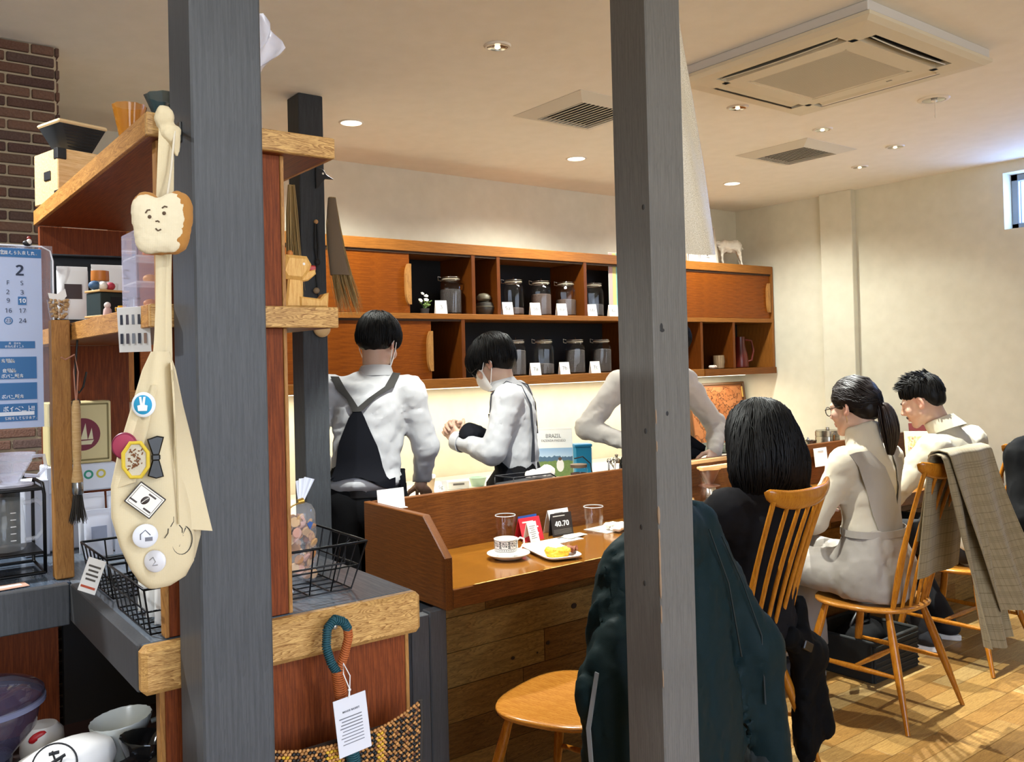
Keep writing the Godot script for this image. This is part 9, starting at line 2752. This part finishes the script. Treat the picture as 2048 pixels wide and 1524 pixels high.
# a rounded body from joined bones: distances to tapered capsules and ellipsoids, meshed as surface nets
class Blob:
	var P := []
	var lo := Vector3.INF
	var hi := -Vector3.INF
	var noise: FastNoiseLite
	var amp := 0.0
	var nscale := Vector3.ONE

	func grow(p: Vector3, r: float) -> void:
		lo = lo.min(p - Vector3.ONE * r); hi = hi.max(p + Vector3.ONE * r)

	func cap(a: Vector3, b: Vector3, ra: float, rb: float, k := 0.02, op := 0) -> Blob:
		var ba := b - a
		P.append([0, op, k, a, ba, maxf(ba.length_squared(), 1e-9), ra, rb - ra])
		if op == 0: grow(a, ra); grow(b, rb)
		return self

	# a capsule squashed along an axis (s < 1)
	func flat(a: Vector3, b: Vector3, ra: float, rb: float, axis: Vector3, s: float, k := 0.02, op := 0) -> Blob:
		axis = axis.normalized()
		var g := 1.0 / s - 1.0
		var ba := b - a
		ba += axis * ba.dot(axis) * g
		P.append([1, op, k, a, ba, maxf(ba.length_squared(), 1e-9), ra, rb - ra, axis, g, s])
		if op == 0: grow(a, ra); grow(b, rb)
		return self

	func ell(at: Vector3, r: Vector3, k := 0.02, op := 0, b := Basis.IDENTITY) -> Blob:
		P.append([2, op, k, at, b.transposed(), Vector3(1.0 / r.x, 1.0 / r.y, 1.0 / r.z), Vector3(1.0 / (r.x * r.x), 1.0 / (r.y * r.y), 1.0 / (r.z * r.z)), minf(r.x, minf(r.y, r.z))])
		if op == 0: grow(at, maxf(r.x, maxf(r.y, r.z)))
		return self

	# keeps (op 2) or cuts away (op 1) the side of a plane that its normal points to
	func half(at: Vector3, nn: Vector3, op := 1, k := 0.004) -> Blob:
		P.append([3, op, k, at, nn.normalized()])
		return self

	func d(p: Vector3) -> float:
		var r := 1e3
		for q in P:
			var e: float
			var ty: int = q[0]
			if ty == 0:
				var v: Vector3 = p - q[3]
				var t: float = clampf(v.dot(q[4]) / q[5], 0.0, 1.0)
				e = (v - q[4] * t).length() - (q[6] + q[7] * t)
			elif ty == 1:
				var v: Vector3 = p - q[3]
				v += q[8] * (v.dot(q[8]) * q[9])
				var t: float = clampf(v.dot(q[4]) / q[5], 0.0, 1.0)
				e = ((v - q[4] * t).length() - (q[6] + q[7] * t))
				e *= q[10] if e < 0.0 else lerpf(q[10], 1.0, 0.3)
			elif ty == 2:
				var v: Vector3 = q[4] * (p - q[3])
				var k0: float = (v * q[5]).length()
				var k1: float = (v * q[6]).length()
				e = k0 * (k0 - 1.0) / k1 if k1 > 1e-9 else -q[7]
			else:
				e = (p - q[3]).dot(q[4])
			var k: float = q[2]
			if q[1] == 0:
				var h := k - absf(r - e)
				r = minf(r, e) - (h * h * 0.25 / k if h > 0.0 else 0.0)
			elif q[1] == 1:
				e = -e if ty < 3 else e
				var h := k - absf(r - e)
				r = maxf(r, e) + (h * h * 0.25 / k if h > 0.0 else 0.0)
			else:
				e = e if ty < 3 else -e
				r = maxf(r, e)
		if amp > 0.0 and r < 0.05 and r > -0.05:
			r += noise.get_noise_3d(p.x * nscale.x, p.y * nscale.y, p.z * nscale.z) * amp
		return r

	func folds(a: float, seed_: int, freq: float, sc := Vector3.ONE, oct := 2) -> Blob:
		amp = a; nscale = sc
		noise = FastNoiseLite.new()
		noise.seed = seed_; noise.frequency = freq; noise.fractal_octaves = oct
		noise.noise_type = FastNoiseLite.TYPE_SIMPLEX_SMOOTH
		if oct >= 3:
			noise.fractal_type = FastNoiseLite.FRACTAL_RIDGED
			noise.fractal_octaves = 2
		noise.domain_warp_enabled = true; noise.domain_warp_amplitude = 0.6 / freq; noise.domain_warp_frequency = freq * 0.5
		return self

	func net(out: Shape, cell: float, l := Vector3.INF, h := Vector3.INF, tint = null) -> Shape:
		if l == Vector3.INF: l = lo; h = hi
		l -= Vector3.ONE * cell * 2.0
		h += Vector3.ONE * cell * 2.0
		var B := 4
		var nb := Vector3i(((h - l) / (cell * B)).ceil())
		var nx := nb.x * B + 1
		var ny := nb.y * B + 1
		var nz := nb.z * B + 1
		var f := PackedFloat32Array()
		f.resize(nx * ny * nz)
		f.fill(1e9)
		var sy := nx
		var sz := nx * ny
		var id := PackedInt32Array()
		id.resize(nx * ny * nz)
		id.fill(-1)
		var cells := PackedInt32Array()
		var reach := cell * B * 0.9 + amp * 2.0 + 0.012
		for bz in nb.z:
			for by in nb.y:
				for bx in nb.x:
					var mid := l + (Vector3(bx, by, bz) + Vector3.ONE * 0.5) * (cell * B)
					if absf(d(mid)) > reach: continue
					for z in range(bz * B, bz * B + B + 1):
						for y in range(by * B, by * B + B + 1):
							var q := z * sz + y * sy + bx * B
							for x in B + 1:
								if f[q + x] > 1e8: f[q + x] = d(l + Vector3(bx * B + x, y, z) * cell)
					for z in range(bz * B, bz * B + B):
						for y in range(by * B, by * B + B):
							for x in range(bx * B, bx * B + B):
								cells.push_back(z * sz + y * sy + x)
		var first := out.v.size()
		var ifirst := out.i.size()
		var off := [0, 1, sy, sy + 1, sz, sz + 1, sz + sy, sz + sy + 1]
		var cor := [Vector3(0, 0, 0), Vector3(1, 0, 0), Vector3(0, 1, 0), Vector3(1, 1, 0), Vector3(0, 0, 1), Vector3(1, 0, 1), Vector3(0, 1, 1), Vector3(1, 1, 1)]
		var edge := [[0, 1], [2, 3], [4, 5], [6, 7], [0, 2], [1, 3], [4, 6], [5, 7], [0, 4], [1, 5], [2, 6], [3, 7]]
		var used := PackedInt32Array()
		for q in cells:
			var neg := 0
			for k in 8:
				if f[q + off[k]] < 0.0: neg += 1
			if neg == 0 or neg == 8: continue
			var sum := Vector3.ZERO
			var cnt := 0
			for e in edge:
				var a: float = f[q + off[e[0]]]
				var b: float = f[q + off[e[1]]]
				if (a < 0.0) != (b < 0.0):
					var t := a / (a - b)
					sum += cor[e[0]].lerp(cor[e[1]], t)
					cnt += 1
			var x := q % sy
			var y := (q % sz) / sy
			var z := q / sz
			id[q] = out.vert(l + (Vector3(x, y, z) + sum / cnt) * cell, Vector3.ZERO)
			used.push_back(q)
		var acc := PackedVector3Array()
		acc.resize(out.v.size() - first)
		for q in used:
			for ax in 3:
				var s := 1 if ax == 0 else sy if ax == 1 else sz
				var s1 := sy if ax == 0 else sz if ax == 1 else 1
				var s2 := sz if ax == 0 else 1 if ax == 1 else sy
				if (f[q] < 0.0) == (f[q + s] < 0.0): continue
				if q - s1 - s2 < 0: continue
				var a := id[q]
				var b := id[q - s1]
				var cc := id[q - s1 - s2]
				var e := id[q - s2]
				if a < 0 or b < 0 or cc < 0 or e < 0: continue
				if f[q] < 0.0:
					out.i.append_array([a, e, cc, a, cc, b])
				else:
					out.i.append_array([a, cc, e, a, b, cc])
				var nn: Vector3 = (out.v[cc] - out.v[a]).cross(out.v[b] - out.v[e])
				if f[q] >= 0.0: nn = -nn
				for j in [a, b, cc, e]: acc[j - first] += nn
		# nn follows the order a, e, cc, b; point it outwards
		for k in acc.size():
			out.n[first + k] = acc[k].normalized() if acc[k].length() > 1e-12 else Vector3.UP
		var probe := 0.0
		for k in range(0, acc.size(), maxi(acc.size() / 40, 1)):
			probe += d(out.v[first + k] + out.n[first + k] * cell * 0.6) - d(out.v[first + k] - out.n[first + k] * cell * 0.6)
		if probe < 0.0:
			for k in range(first, out.n.size()): out.n[k] = -out.n[k]
		if out.i.size() > ifirst + 2:
			var score := 0
			for k in range(ifirst, out.i.size() - 2, maxi((out.i.size() - ifirst) / 90, 1) * 3):
				var t0: Vector3 = (out.v[out.i[k + 1]] - out.v[out.i[k]]).cross(out.v[out.i[k + 2]] - out.v[out.i[k]])
				score += 1 if t0.dot(out.n[out.i[k]]) > 0.0 else -1
			if score > 0:
				for k in range(ifirst, out.i.size() - 2, 3):
					var sw := out.i[k + 1]
					out.i[k + 1] = out.i[k + 2]
					out.i[k + 2] = sw
		if tint != null:
			for k in range(first, out.v.size()): out.c[k] = tint.call(out.v[k])
		return out
